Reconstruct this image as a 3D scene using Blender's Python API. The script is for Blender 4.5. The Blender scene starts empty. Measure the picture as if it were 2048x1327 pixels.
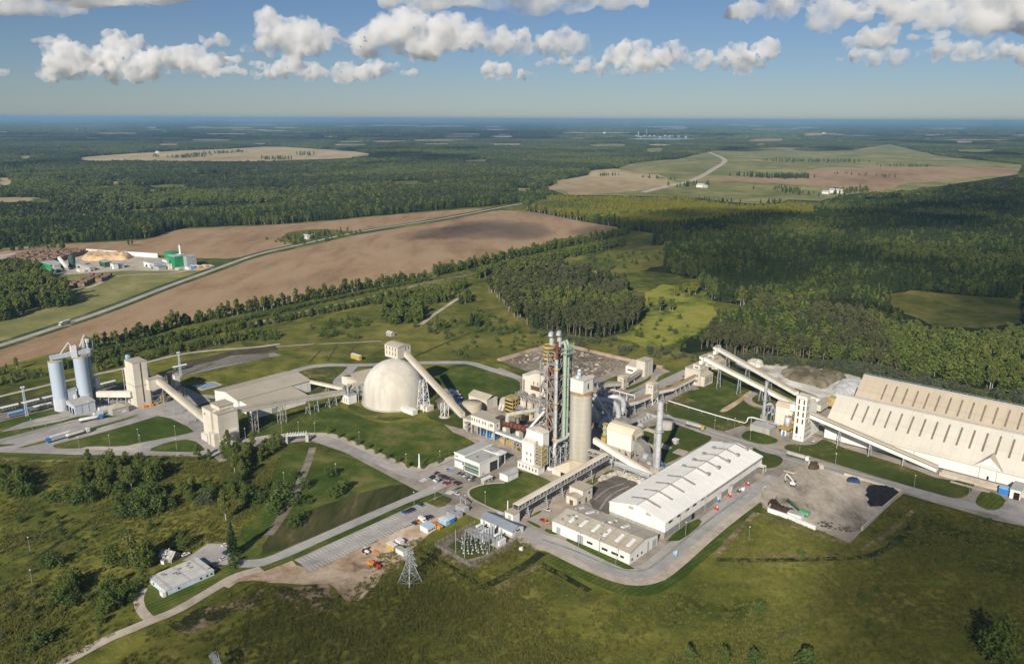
import bpy,bmesh,math,random
import numpy as np
from mathutils import Vector,Matrix
from mathutils.geometry import tessellate_polygon
random.seed(7);rng=np.random.default_rng(11)
S=bpy.context.scene;COL=S.collection
R=math.radians
# camera, sky, sun, exposure
H=220.0
FPX,IW,IH=1592.0,2048.0,1327.0
PITCH=math.atan((IH/2-238.5)/FPX);ROLL=math.atan2(7.5,2048.0)
cam=bpy.data.cameras.new('camera');camo=bpy.data.objects.new('camera',cam);COL.objects.link(camo)
cam.sensor_fit='HORIZONTAL';cam.sensor_width=36.0;cam.lens=36.0*FPX/IW
cam.clip_start=1.0;cam.clip_end=400000.0
camo.matrix_world=Matrix.Translation((0,0,H))@Matrix.Rotation(math.pi/2-PITCH,4,'X')@Matrix.Rotation(ROLL,4,'Z')
S.camera=camo
S.view_settings.view_transform='Standard';S.view_settings.look='None'
S.view_settings.exposure=0.30;S.view_settings.gamma=1.0
SUN_AZ,SUN_EL=R(199.6),R(29.6)
SUN_DIR=Vector((math.sin(SUN_AZ)*math.cos(SUN_EL),math.cos(SUN_AZ)*math.cos(SUN_EL),math.sin(SUN_EL)))
sl=bpy.data.lights.new('sun','SUN');sl.energy=5.0;sl.angle=R(0.5);sl.color=(1.0,0.93,0.82)
so=bpy.data.objects.new('sun',sl);COL.objects.link(so);so.location=(0,0,3000)
so.rotation_euler=SUN_DIR.to_track_quat('Z','Y').to_euler()
wd=bpy.data.worlds.new('World');S.world=wd;wd.use_nodes=True
wn=wd.node_tree.nodes;wl=wd.node_tree.links;wn.clear()
sky=wn.new('ShaderNodeTexSky');sky.sky_type='NISHITA';sky.sun_disc=False
sky.sun_elevation=SUN_EL;sky.sun_rotation=SUN_AZ;sky.altitude=200;sky.air_density=0.95;sky.dust_density=0.12;sky.ozone_density=3.0
wbg=wn.new('ShaderNodeBackground');wbg.inputs[1].default_value=0.05
wo=wn.new('ShaderNodeOutputWorld');wmx=wn.new('ShaderNodeMix');wmx.data_type='RGBA';wmx.blend_type='MULTIPLY';wmx.inputs[0].default_value=1;wmx.inputs[7].default_value=(.72,.80,.98,1)
wl.new(sky.outputs[0],wmx.inputs[6]);wl.new(wmx.outputs[2],wbg.inputs[0]);wl.new(wbg.outputs[0],wo.inputs[0])
S.cycles.max_bounces=12;S.cycles.diffuse_bounces=3;S.cycles.glossy_bounces=2;S.cycles.volume_bounces=10
S.cycles.transmission_bounces=3;S.cycles.transparent_max_bounces=8;S.cycles.caustics_reflective=False;S.cycles.caustics_refractive=False
# survey: pixels of the photograph to points of the place
CR,SR=math.cos(ROLL),math.sin(ROLL);CP,SP=math.cos(PITCH),math.sin(PITCH)
FR=dict(F=(0,0,1),Z1=(0,640,.25),Z2=(400,660,.25),Z3=(880,660,.25),Z4=(1250,660,.25),Z5=(1536,700,.27133),Z6=(1060,860,.24863),Z7=(780,880,.23364),Z8=(480,920,.21106),A1=(0,860,.35189),A2=(0,400,.25),A3=(0,220,.3418),A4=(700,220,.3418),A5=(1348,220,.3418),A6=(500,420,.43945),A7=(1200,460,.41406),A8=(1348,960,.3418),B1=(1030,665,.21845),B2=(900,770,.10553),B3=(1170,740,.16575),B4=(80,670,.13567),B5=(0,470,.23438),B6=(1460,760,.11305),B7=(1850,900,.12058),B8=(840,900,.10742),S1=(0,0,.5),S2=(1024,0,.5),C3=(0,780,.12695),C4=(860,1020,.09794),C5=(820,960,.12808),C6=(640,1040,.12695),C7=(1260,640,.1206),C8=(300,1060,.10742))
def px(k,x,y):
 a=FR[k];return a[0]+x*a[2],a[1]+y*a[2]
def ray(u,v):
 dx,dy=u-IW/2,IH/2-v
 x,y=dx*CR-dy*SR,dx*SR+dy*CR
 return Vector((x,FPX*CP+y*SP,-FPX*SP+y*CP))
def gp(k,x,y,z=0.0):
 d=ray(*px(k,x,y));return Vector((0,0,H))+d*((z-H)/d.z)
def gd(k,x,y,Y):
 d=ray(*px(k,x,y));return Vector((0,0,H))+d*(Y/d.y)
def ht(p,k,x,y):
 d=ray(*px(k,x,y));return H+d.z*(p.y/d.y)
def G(k,pts,z=0.0):return[gp(k,x,y,z)for x,y in pts]
AZ=R(41.85)
U=Vector((math.sin(AZ),math.cos(AZ),0));V=Vector((math.cos(AZ),-math.sin(AZ),0));UP=Vector((0,0,1))
# materials
MATS={}
def mat(name,col,rough=.8,var=.18,scale=.15,streak=0.,bump=0.,metal=0.,det=5.,lines=None,lcol=.75,col2=None,spec=.3,dirt=0.):
 if name in MATS:return MATS[name]
 m=bpy.data.materials.new(name);MATS[name]=m;m.use_nodes=True
 nt=m.node_tree;n,l=nt.nodes,nt.links
 b=n['Principled BSDF'];b.inputs['Roughness'].default_value=rough;b.inputs['Metallic'].default_value=metal
 b.inputs['Specular IOR Level'].default_value=spec
 tc=n.new('ShaderNodeTexCoord');mp=n.new('ShaderNodeMapping');l.new(tc.outputs['Object'],mp.inputs[0])
 if streak:mp.inputs['Scale'].default_value=(1,1,1/(1+streak))
 nz=n.new('ShaderNodeTexNoise');nz.inputs['Scale'].default_value=scale;nz.inputs['Detail'].default_value=det;nz.inputs['Roughness'].default_value=.62
 l.new(mp.outputs[0],nz.inputs['Vector'])
 r=n.new('ShaderNodeMapRange');r.inputs[1].default_value=.32;r.inputs[2].default_value=.68;l.new(nz.outputs[0],r.inputs[0])
 mx=n.new('ShaderNodeMix');mx.data_type='RGBA';l.new(r.outputs[0],mx.inputs[0])
 c2=col2 if col2 else tuple(c*(1-var*1.6)for c in col)
 mx.inputs[6].default_value=(*c2,1);mx.inputs[7].default_value=(*[min(1,c*(1+(0 if col2 else var*.5)))for c in col],1)
 out=mx.outputs[2]
 if dirt:
  n2=n.new('ShaderNodeTexNoise');n2.inputs['Scale'].default_value=scale*.23;n2.inputs['Detail'].default_value=6
  l.new(mp.outputs[0],n2.inputs['Vector'])
  r2=n.new('ShaderNodeMapRange');r2.inputs[1].default_value=.45;r2.inputs[2].default_value=.75;r2.inputs[4].default_value=dirt;l.new(n2.outputs[0],r2.inputs[0])
  m2=n.new('ShaderNodeMix');m2.data_type='RGBA';l.new(r2.outputs[0],m2.inputs[0]);l.new(out,m2.inputs[6])
  m2.inputs[7].default_value=(col[0]*.5,col[1]*.45,col[2]*.38,1);out=m2.outputs[2]
 if lines:
  for dv,pitch in lines:
   vm=n.new('ShaderNodeVectorMath');vm.operation='DOT_PRODUCT';l.new(tc.outputs['Object'],vm.inputs[0]);vm.inputs[1].default_value=tuple(dv)
   mm=n.new('ShaderNodeMath');mm.operation='PINGPONG';l.new(vm.outputs['Value'],mm.inputs[0]);mm.inputs[1].default_value=pitch/2
   rr=n.new('ShaderNodeMapRange');rr.inputs[1].default_value=.05*pitch;rr.inputs[2].default_value=.09*pitch;rr.inputs[3].default_value=lcol;rr.inputs[4].default_value=1
   l.new(mm.outputs[0],rr.inputs[0])
   m3=n.new('ShaderNodeMix');m3.data_type='RGBA';m3.blend_type='MULTIPLY';m3.inputs[0].default_value=1;l.new(out,m3.inputs[6]);l.new(rr.outputs[0],m3.inputs[7]);out=m3.outputs[2]
 l.new(out,b.inputs['Base Color'])
 if bump:
  bp=n.new('ShaderNodeBump');bp.inputs['Strength'].default_value=bump;bp.inputs['Distance'].default_value=.5/scale*.1
  l.new(nz.outputs[0],bp.inputs['Height']);l.new(bp.outputs[0],b.inputs['Normal'])
 return m
def gmat(name,stops,s1,s2,s3=None,bump=.0,stretch=None,rot=0,rows=None,bdist=1.0,mixw=(.5,.35,.15),mul=(1,1,1),con=2.0):
 """ground cover: several noises mixed and mapped through a colour ramp"""
 m=bpy.data.materials.new(name);MATS[name]=m;m.use_nodes=True
 n,l=m.node_tree.nodes,m.node_tree.links;b=n['Principled BSDF'];b.inputs['Roughness'].default_value=.95;b.inputs['Specular IOR Level'].default_value=.1
 tc=n.new('ShaderNodeTexCoord');mp=n.new('ShaderNodeMapping');l.new(tc.outputs['Object'],mp.inputs[0])
 mp.inputs['Rotation'].default_value=(0,0,rot)
 if stretch:mp.inputs['Scale'].default_value=stretch
 acc=None
 for sc,w in zip((s1,s2,s3 or s2*5),mixw):
  z=n.new('ShaderNodeTexNoise');z.inputs['Scale'].default_value=sc;z.inputs['Detail'].default_value=7;z.inputs['Roughness'].default_value=.62;z.inputs['Distortion'].default_value=.4
  l.new(mp.outputs[0],z.inputs['Vector'])
  k=n.new('ShaderNodeMath');k.operation='MULTIPLY';k.inputs[1].default_value=w;l.new(z.outputs[0],k.inputs[0])
  if acc is None:acc=k.outputs[0]
  else:
   a=n.new('ShaderNodeMath');l.new(acc,a.inputs[0]);l.new(k.outputs[0],a.inputs[1]);acc=a.outputs[0]
 if rows:
  wv=n.new('ShaderNodeTexWave');wv.inputs['Scale'].default_value=rows[0];wv.inputs['Distortion'].default_value=1.5;wv.inputs['Detail'].default_value=2
  mp2=n.new('ShaderNodeMapping');l.new(tc.outputs['Object'],mp2.inputs[0]);mp2.inputs['Rotation'].default_value=(0,0,rows[1]);l.new(mp2.outputs[0],wv.inputs['Vector'])
  k=n.new('ShaderNodeMath');k.operation='MULTIPLY_ADD';k.inputs[1].default_value=rows[2];l.new(wv.outputs[0],k.inputs[0]);l.new(acc,k.inputs[2]);acc=k.outputs[0]
 ct=n.new('ShaderNodeMapRange');ct.inputs[1].default_value=.5-.5/con;ct.inputs[2].default_value=.5+.5/con;l.new(acc,ct.inputs[0])
 rp=n.new('ShaderNodeValToRGB');l.new(ct.outputs[0],rp.inputs[0])
 e=rp.color_ramp.elements
 while len(e)<len(stops):e.new(.5)
 for el,(p,c)in zip(e,stops):el.position=p;el.color=(*[q*w for q,w in zip(c,mul)],1)
 l.new(rp.outputs[0],b.inputs['Base Color'])
 if bump:
  bp=n.new('ShaderNodeBump');bp.inputs['Strength'].default_value=bump;bp.inputs['Distance'].default_value=bdist
  l.new(acc,bp.inputs['Height']);l.new(bp.outputs[0],b.inputs['Normal'])
 return m
 # building things out of meshes
def tag(o,label=None,cat=None,group=None,kind=None):
 if label:o['label']=label
 if cat:o['category']=cat
 if group:o['group']=group
 if kind:o['kind']=kind
 return o
def T(name,label,cat,loc,group=None):
 o=bpy.data.objects.new(name,None);COL.objects.link(o);o.location=loc;o.empty_display_size=1
 return tag(o,label,cat,group)
class Fr:
 def __init__(s,o,e1=U,e2=None,z=0):
  s.o=Vector((o[0],o[1],z));s.e1=e1.normalized();s.e2=e2.normalized()if e2 is not None else Vector((-s.e1.y,s.e1.x,0))
 def p(s,a,b,z=0):return s.o+s.e1*a+s.e2*b+UP*z
 def la(s,q):return(Vector((q.x,q.y,0))-Vector((s.o.x,s.o.y,0))).dot(s.e1)
 def lb(s,q):return(Vector((q.x,q.y,0))-Vector((s.o.x,s.o.y,0))).dot(s.e2)
def cframe(k,c,r,l,t,e1=U,e2=None):
 """frame from the near bottom corner c, a point r on the right edge, l on the left edge and the corner's top t"""
 o=gp(k,*c);f=Fr(o,e1,e2 if e2 is not None else Vector((-e1.y,e1.x,0)))
 return f,f.la(gp(k,*r)),f.lb(gp(k,*l)),ht(o,k,*t)
class MB:
 def __init__(s):s.v=[];s.f=[];s.sm=[]
 def add(s,vs,fs,smooth=False):
  o=len(s.v);s.v+=[Vector(q)for q in vs];s.f+=[tuple(o+i for i in f)for f in fs];s.sm+=[smooth]*len(fs);return s
 def hexa(s,b,t):
  n=len(b);fs=[tuple(range(n))[::-1],tuple(range(n,2*n))]+[(i,(i+1)%n,n+(i+1)%n,n+i)for i in range(n)]
  return s.add(list(b)+list(t),fs)
 def fb(s,f,a0,a1,b0,b1,z0,z1):
  P=[(a0,b0),(a1,b0),(a1,b1),(a0,b1)]
  return s.hexa([f.p(a,b,z0)for a,b in P],[f.p(a,b,z1)for a,b in P])
 def prism(s,pts,z0,z1):return s.hexa([Vector((p[0],p[1],z0))for p in pts],[Vector((p[0],p[1],z1))for p in pts])
 def prof(s,f,pts,b0,b1):
  n=len(pts);return s.hexa([f.p(a,b0,z)for a,z in pts],[f.p(a,b1,z)for a,z in pts])
 def profa(s,f,pts,a0,a1):
  return s.hexa([f.p(a0,b,z)for b,z in pts],[f.p(a1,b,z)for b,z in pts])
 def beam(s,p,q,w,h=None):
  p,q=Vector(p),Vector(q);h=h or w;d=(q-p)
  if d.length<1e-6:return s
  d.normalize();x=d.cross(UP)
  if x.length<1e-3:x=Vector((1,0,0))
  x.normalize();y=x.cross(d)
  c=[(-w/2,-h/2),(w/2,-h/2),(w/2,h/2),(-w/2,h/2)]
  return s.hexa([p+x*a+y*b for a,b in c],[q+x*a+y*b for a,b in c])
 def cyl(s,p,q,r0,r1=None,n=16,caps=True):
  p,q=Vector(p),Vector(q);r1=r0 if r1 is None else r1;d=(q-p).normalized();x=d.cross(UP)
  if x.length<1e-3:x=Vector((1,0,0))
  x.normalize();y=x.cross(d);vs=[]
  for c,r in((p,r0),(q,r1)):
   for i in range(n):t=2*math.pi*i/n;vs.append(c+x*r*math.cos(t)+y*r*math.sin(t))
  s.add(vs,[(i,(i+1)%n,n+(i+1)%n,n+i)for i in range(n)],True)
  if caps:s.add(vs,[tuple(range(n))[::-1],tuple(range(n,2*n))])
  return s
 def lathe(s,c,prof,n=20):
  vs=[];m=len(prof)
  for r,z in prof:
   for i in range(n):t=2*math.pi*i/n;vs.append(Vector((c[0]+r*math.cos(t),c[1]+r*math.sin(t),z)))
  return s.add(vs,[(j*n+i,j*n+(i+1)%n,(j+1)*n+(i+1)%n,(j+1)*n+i)for j in range(m-1)for i in range(n)],True)
 def tube(s,pts,r,n=10,rad=None):
  pts=[Vector(p)for p in pts];vs=[];x0=None
  for i,p in enumerate(pts):
   d=(pts[min(i+1,len(pts)-1)]-pts[max(i-1,0)]).normalized()
   if x0 is None:x0=d.cross(UP);x0=Vector((1,0,0))if x0.length<1e-3 else x0
   x=(x0-d*x0.dot(d)).normalized();x0=x;y=x.cross(d);q=rad[i]if rad else r
   for k in range(n):t=2*math.pi*k/n;vs.append(p+x*q*math.cos(t)+y*q*math.sin(t))
  m=len(pts);s.add(vs,[(j*n+i,j*n+(i+1)%n,(j+1)*n+(i+1)%n,(j+1)*n+i)for j in range(m-1)for i in range(n)],True)
  return s.add(vs,[tuple(range(n))[::-1],tuple(range((m-1)*n,m*n))])
 def ball(s,c,r,seg=8,rings=6,sq=(1,1,1),jit=0):
  vs=[];c=Vector(c)
  for j in range(rings+1):
   ph=math.pi*j/rings
   for i in range(seg):
    t=2*math.pi*i/seg;k=1+random.uniform(-jit,jit)
    vs.append(c+Vector((r*sq[0]*k*math.sin(ph)*math.cos(t),r*sq[1]*k*math.sin(ph)*math.sin(t),r*sq[2]*k*math.cos(ph))))
  return s.add(vs,[(j*seg+i,(j+1)*seg+i,(j+1)*seg+(i+1)%seg,j*seg+(i+1)%seg)for j in range(rings)for i in range(seg)],True)
 def mesh(s,name,m,org):
  me=bpy.data.meshes.new(name);o=Vector(org);me.from_pydata([tuple(v-o)for v in s.v],[],s.f)
  if m:me.materials.append(m)
  me.polygons.foreach_set('use_smooth',s.sm);
  bm=bmesh.new();bm.from_mesh(me);bmesh.ops.recalc_face_normals(bm,faces=bm.faces);bm.to_mesh(me);bm.free()
  return me
 def to(s,root,name,m,label=None):
  org=Vector((0,0,0));r=root
  while r is not None:org=org+r.location;r=r.parent
  o=bpy.data.objects.new(name,s.mesh(name,m,org));COL.objects.link(o);o.parent=root
  if label:o['label']=label
  return o
 def thing(s,name,label,cat,m,group=None,kind=None,org=None):
  if org is None:
   z=min(v.z for v in s.v);org=Vector((sum(v.x for v in s.v)/len(s.v),sum(v.y for v in s.v)/len(s.v),z))
  o=bpy.data.objects.new(name,s.mesh(name,m,org));COL.objects.link(o);o.location=org
  return tag(o,label,cat,group,kind)
KID={}
def dup(root,loc,rz=None,label=None,group=None,scale=None):
 r=root.copy();COL.objects.link(r);r.location=loc
 if rz is not None:r.rotation_euler=(0,0,rz)
 if scale:r.scale=scale if hasattr(scale,'__len__')else(scale,)*3
 if label:r['label']=label
 if group:r['group']=group
 if root.name not in KID:KID[root.name]=[(ch,list(ch.children))for ch in root.children]
 for ch,gs in KID[root.name]:
  c=ch.copy();COL.objects.link(c);c.parent=r
  for g in gs:
   d=g.copy();COL.objects.link(d);d.parent=c
 return r
def chaikin(p,n=1):
 for _ in range(n):
  q=[]
  for i in range(len(p)):
   a,b=p[i],p[(i+1)%len(p)];q+=[a*.75+b*.25,a*.25+b*.75]
  p=q
 return p
def rough(p,step,amp):
 q=[]
 for i in range(len(p)):
  a,b=p[i],p[(i+1)%len(p)];L=(b-a).length;n=max(1,int(L/step));nrm=Vector((-(b-a).y,(b-a).x,0)).normalized()
  for k in range(n):q.append(a.lerp(b,k/n)+nrm*random.gauss(0,amp)*(1 if k else.3))
 return q
ZN=[0]
def zstep(z):ZN[0]+=1;return z+ZN[0]*.0002
def sheet(name,pts,z,m,ch=0,kind='structure',label=None,cat=None,rg=None,kerb=None):
 """a flat piece of ground; pts are world points"""
 p=[Vector((q.x,q.y,0))for q in pts];z=zstep(z)
 if ch:p=chaikin(p,ch)
 if rg:p=rough(p,*rg)
 mb=MB();tris=tessellate_polygon([p]);mb.add([q+UP*z for q in p],[tuple(t)for t in tris])
 o=mb.thing(name,label,cat,m,kind=kind,org=Vector((0,0,0)))
 me=o.data
 bm=bmesh.new();bm.from_mesh(me)
 for f in bm.faces:
  if f.normal.z<0:f.normal_flip()
 bm.to_mesh(me);bm.free()
 return o
def smooth_line(p,n=2):
 for _ in range(n):
  q=[p[0]]
  for a,b in zip(p[:-1],p[1:]):q+=[a*.75+b*.25,a*.25+b*.75]
  p=q+[p[-1]]
 return p
def ribbon(name,pts,w,z,m,kind='structure',label=None,cat=None,n=2,off=0.0,dash=None):
 p=smooth_line([Vector((q.x,q.y,0))for q in pts],n);z=zstep(z)
 mb=MB();d=0;L=[];Rr=[]
 for i,q in enumerate(p):
  t=(p[min(i+1,len(p)-1)]-p[max(i-1,0)]).normalized();nn=Vector((-t.y,t.x,0));ww=w if not callable(w)else w(i/(len(p)-1))
  L.append(q+nn*(off+ww/2)+UP*z);Rr.append(q+nn*(off-ww/2)+UP*z)
 for i in range(len(p)-1):
  if dash and i%dash[0]>=dash[1]:continue
  mb.add([Rr[i],Rr[i+1],L[i+1],L[i]],[(0,1,2,3)])
 return mb.thing(name,label,cat,m,kind=kind,org=Vector((0,0,0)))
def inpoly(P,X,Y):
 P=np.array([(p.x,p.y)for p in P]);r=np.zeros(X.shape,bool);n=len(P);j=n-1
 for i in range(n):
  xi,yi=P[i];xj,yj=P[j]
  c=((yi>Y)!=(yj>Y));
  with np.errstate(divide='ignore',invalid='ignore'):r^=c&(X<(xj-xi)*(Y-yi)/(yj-yi)+xi)
  j=i
 return r
 # ground covers
M_meadow=gmat('meadow',[(.30,(.026,.034,.010)),(.45,(.056,.062,.017)),(.56,(.092,.090,.026)),(.70,(.15,.13,.048))],.009,.06,.55,bump=.9,bdist=2.5,mul=(1.5,1.55,0.95))
M_wild=gmat('wild_grass',[(.30,(.040,.052,.014)),(.45,(.074,.082,.023)),(.58,(.115,.110,.036)),(.72,(.16,.14,.06))],.012,.06,.4,bump=.8,bdist=1.5,mul=(1.4,1.38,0.95))
M_bright=gmat('sunny_scrub',[(.30,(.04,.06,.012)),(.45,(.17,.19,.03)),(.58,(.26,.26,.045)),(.72,(.31,.27,.07))],.014,.08,.4,bump=.9,bdist=2.0)
M_lawn=gmat('mown_lawn',[(.30,(.024,.046,.009)),(.5,(.038,.064,.013)),(.66,(.068,.086,.024)),(.80,(.12,.115,.05))],.018,.09,.9,rows=(.12,R(48),.05),bump=.3,bdist=.3,mul=(1.35,1.28,0.9),con=2.4)
M_lawn2=gmat('worn_lawn',[(.30,(.036,.056,.013)),(.5,(.054,.072,.018)),(.60,(.085,.088,.030)),(.72,(.21,.165,.095))],.02,.10,.6,bump=.4,bdist=.3,mul=(1.15,1.12,0.9))
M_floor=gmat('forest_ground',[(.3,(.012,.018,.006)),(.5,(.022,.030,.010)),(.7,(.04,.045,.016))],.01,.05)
M_far=gmat('far_woodland',[(.36,(.012,.022,.010)),(.47,(.022,.034,.014)),(.56,(.036,.046,.018)),(.68,(.085,.085,.04))],.0007,.004,.02)
M_plough=gmat('stubble_field',[(.32,(.155,.108,.070)),(.46,(.26,.168,.096)),(.58,(.33,.215,.12)),(.72,(.38,.265,.165))],.006,.03,.3,rows=(.10,R(28),.10),stretch=(1,.35,1),rot=R(-25))
M_straw=gmat('straw_field',[(.32,(.30,.225,.125)),(.5,(.39,.30,.17)),(.68,(.46,.37,.22))],.004,.02,.2,stretch=(1,.4,1),rot=R(-20))
M_pasture=gmat('pasture',[(.25,(.09,.115,.036)),(.5,(.20,.195,.070)),(.68,(.33,.29,.13))],.004,.02,.2)
M_asph=gmat('asphalt',[(.30,(.125,.120,.115)),(.5,(.165,.158,.150)),(.7,(.215,.205,.190))],.02,.12,1.2,mul=(2.05,2.0,1.95))
M_road2=gmat('pale_asphalt',[(.30,(.20,.195,.185)),(.5,(.25,.243,.230)),(.7,(.30,.285,.262))],.03,.15,1.2,mul=(1.4,1.38,1.36))
M_yard=gmat('plant_yard',[(.30,(.11,.100,.088)),(.46,(.165,.150,.13)),(.58,(.21,.185,.155)),(.7,(.28,.24,.19))],.018,.09,.7,mul=(1.75,1.68,1.6))
M_gravel=gmat('pale_gravel',[(.30,(.27,.225,.175)),(.5,(.36,.31,.25)),(.7,(.43,.38,.31))],.03,.2,1.5,mul=(1.25,1.25,1.25))
M_dirt=gmat('bare_dirt',[(.28,(.12,.085,.05)),(.42,(.30,.215,.14)),(.55,(.42,.315,.215)),(.7,(.52,.42,.31))],.025,.11,.6,bump=.4,bdist=.4,mul=(1.15,1.15,1.15))
M_soil=gmat('dark_soil',[(.3,(.045,.036,.024)),(.5,(.075,.060,.040)),(.7,(.11,.095,.06))],.02,.1)
M_ballast=gmat('track_ballast',[(.3,(.10,.095,.085)),(.5,(.155,.145,.13)),(.7,(.21,.195,.17))],.02,.12,.8,rows=(.19,R(-14),.22),mul=(1.4,1.4,1.4))
M_lime=gmat('crushed_limestone',[(.30,(.19,.165,.125)),(.46,(.33,.31,.27)),(.6,(.46,.44,.40)),(.72,(.55,.53,.49))],.012,.06,.4,bump=.5,bdist=1,mul=(1.5,1.48,1.45))
M_slab=gmat('rubble_ground',[(.30,(.085,.070,.052)),(.46,(.15,.125,.095)),(.6,(.215,.185,.145)),(.72,(.33,.30,.25))],.02,.12,.6,bump=.5,bdist=.5,mul=(1.3,1.3,1.3))
M_coalyard=gmat('storage_yard_ground',[(.22,(.10,.088,.07)),(.40,(.22,.195,.16)),(.58,(.30,.265,.22)),(.76,(.38,.34,.285))],.014,.08,.5,stretch=(1,.5,1),rot=R(30),mul=(1.5,1.47,1.42),con=3.0)
M_dark=gmat('dark_gravel',[(.3,(.065,.055,.050)),(.5,(.10,.087,.078)),(.7,(.145,.125,.11))],.03,.15,.8,mul=(1.4,1.35,1.3))
M_sand=gmat('berm_sand',[(.3,(.22,.16,.10)),(.5,(.33,.245,.165)),(.7,(.42,.33,.24))],.03,.15)
M_water=mat('lake_water',(.05,.075,.10),rough=.08,var=.1,scale=.01,spec=.6)
M_paint=mat('road_paint',(.62,.61,.58),rough=.8,var=.15,scale=.8)
M_conc=mat('concrete_kerb',(.38,.35,.31),var=.12,scale=.6)
M_bluepad=mat('blue_bay',(.13,.29,.52),var=.12,scale=.6)
def big_ground():
 mb=MB();ys=[-900,0,600,1500,4000,12000,40000,160000];xs=[-160000,-40000,-12000,-4000,-1500,0,1500,4000,12000,40000,160000]
 vs=[Vector((x,y,0))for y in ys for x in xs];n=len(xs)
 mb.add(vs,[(j*n+i,j*n+i+1,(j+1)*n+i+1,(j+1)*n+i)for j in range(len(ys)-1)for i in range(n-1)])
 return mb.thing('ground',None,None,M_meadow,kind='structure',org=Vector((0,0,0)))
big_ground()
fld=lambda nm,k,pts,m,z=.05,ch=1,rg=(25,1.2):sheet(nm,G(k,pts),z,m,ch=ch,rg=rg)
far_edge=G('F',[(-60,470),(0,455),(330,440),(700,420),(1040,400),(1100,395),(1300,390),(1500,400),(1650,405),(2110,420)])
far_pts=[Vector((-150000,150000,0)),Vector((150000,150000,0))]+far_edge[::-1]
sheet('far_woodland_ground',far_pts,.02,M_far)
FOREST=[]
FIELDS=[]
def field(nm,k,pts,m,z=.06,ch=1,rg=(25,1.2),ex=True):
 P=G(k,pts);sheet(nm,P,z,m,ch=ch,rg=rg)
 if ex:FIELDS.append(P)
 return P
field('big_field','F',[(-40,745),(-40,702),(110,662),(226,624),(330,580),(430,547),(510,514),(600,496),(720,468),(870,446),(980,422),(1010,420),(1070,424),(1130,436),(1195,448),(1248,456),(1200,470),(1130,484),(1000,513),(880,540),(760,570),(560,610),(440,630),(330,650),(240,675),(110,706),(20,728)],M_plough)
field('upper_field','F',[(-20,500),(90,490),(170,486),(262,482),(300,478),(335,465),(372,457),(560,450),(700,438),(850,424),(988,415),(900,431),(800,449),(700,467),(620,484),(560,498),(480,517),(380,516),(330,511),(260,503),(180,502),(100,498),(40,505),(-20,512)],M_plough,z=.07)
field('farm_island','F',[(556,480),(580,462),(640,457),(712,463),(690,469),(622,484),(590,490)],M_wild,z=.10)
field('sawmill_meadow','F',[(-30,705),(100,664),(226,622),(330,576),(425,540),(480,518),(380,517),(250,540),(140,548),(90,540),(60,580),(-30,600)],M_pasture,z=.08,ex=False)
farm=G('F',[(1090,374),(1180,347),(1330,324),(1420,302),(1560,294),(1700,300),(1780,288),(1880,312),(2050,330),(2040,354),(1890,372),(1790,384),(1700,388),(1640,402),(1500,396),(1330,392),(1130,390)])
sheet('farmland',farm,.045,M_pasture,rg=(60,4));FIELDS.append(farm)
field('far_left_field','A3',[(430,280),(700,258),(1000,240),(1330,228),(1600,212),(1800,225),(2048,238),(2200,262),(2000,285),(1750,290),(1550,302),(1250,300),(1000,298),(700,295),(520,298)],M_straw)
field('small_far_field','A3',[(-30,398),(85,395),(78,428),(40,440),(-30,446)],M_straw)
field('straw_field','A4',[(1110,465),(1200,440),(1180,415),(1400,385),(1380,355),(1580,340),(1850,360),(2048,372),(2060,395),(1850,445),(1700,470),(1600,480),(1450,490),(1280,500),(1270,470)],M_straw)
field('green_far_field','A5',[(-350,345),(-250,310),(-30,288),(290,285),(302,300),(230,350),(140,405),(-10,435),(-60,380),(-200,372)],M_pasture,z=.07)
field('green_right_field','A5',[(310,292),(620,290),(590,318),(700,328),(900,308),(910,332),(760,348),(540,345),(520,362),(225,366),(240,345)],M_pasture)
field('brown_right_field','A5',[(190,408),(200,385),(560,400),(780,392),(780,345),(1000,335),(1550,330),(2010,340),(2000,383),(1800,390),(1500,420),(1340,430),(1250,470),(1100,470),(900,455),(650,432)],M_plough,z=.07)
field('far_pasture','A5',[(930,340),(1080,300),(1240,265),(1480,270),(1560,322),(1300,337),(1000,337)],M_pasture)
field('farm_meadow','A5',[(-180,480),(0,448),(250,455),(600,470),(740,500),(600,548),(400,548),(100,510),(-90,495)],M_pasture,z=.065)
for i,(k,P,m)in enumerate([('A4',[(1230,130),(1390,128),(1380,138),(1240,138)],M_straw),('A5',[(725,132),(1000,138),(1000,150),(725,145)],M_straw),('A5',[(440,168),(670,166),(675,180),(420,186)],M_plough),('A5',[(1430,162),(1560,165),(1540,173),(1440,170)],M_plough),('A5',[(270,82),(570,92),(560,98),(280,90)],M_straw),('A5',[(30,98),(100,100),(90,110),(0,112)],M_straw),('A3',[(820,101),(950,100),(950,106),(830,107)],M_straw),('A3',[(410,112),(500,110),(470,122),(415,122)],M_straw),('A3',[(690,124),(760,122),(740,132),(690,134)],M_plough),('A4',[(1680,96),(1840,97),(1840,103),(1700,103)],M_straw),('A4',[(1850,104),(1990,98),(2010,110),(1870,112)],M_plough),('A4',[(1390,200),(1600,196),(1630,212),(1400,212)],M_pasture),('A4',[(650,292),(820,290),(800,303),(660,303)],M_pasture),('A3',[(100,268),(190,265),(180,285),(110,285)],M_pasture),('A4',[(220,420),(420,408),(420,432),(240,436)],M_wild),('A4',[(1720,225),(1840,220),(1830,245),(1740,248)],M_pasture),('A5',[(1650,232),(1900,228),(1850,246),(1660,244)],M_pasture),('A3',[(1500,118),(1700,119),(1690,124),(1510,124)],M_straw)]):
 field('distant_field',k,P,m,z=.06,rg=(200,8))
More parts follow.
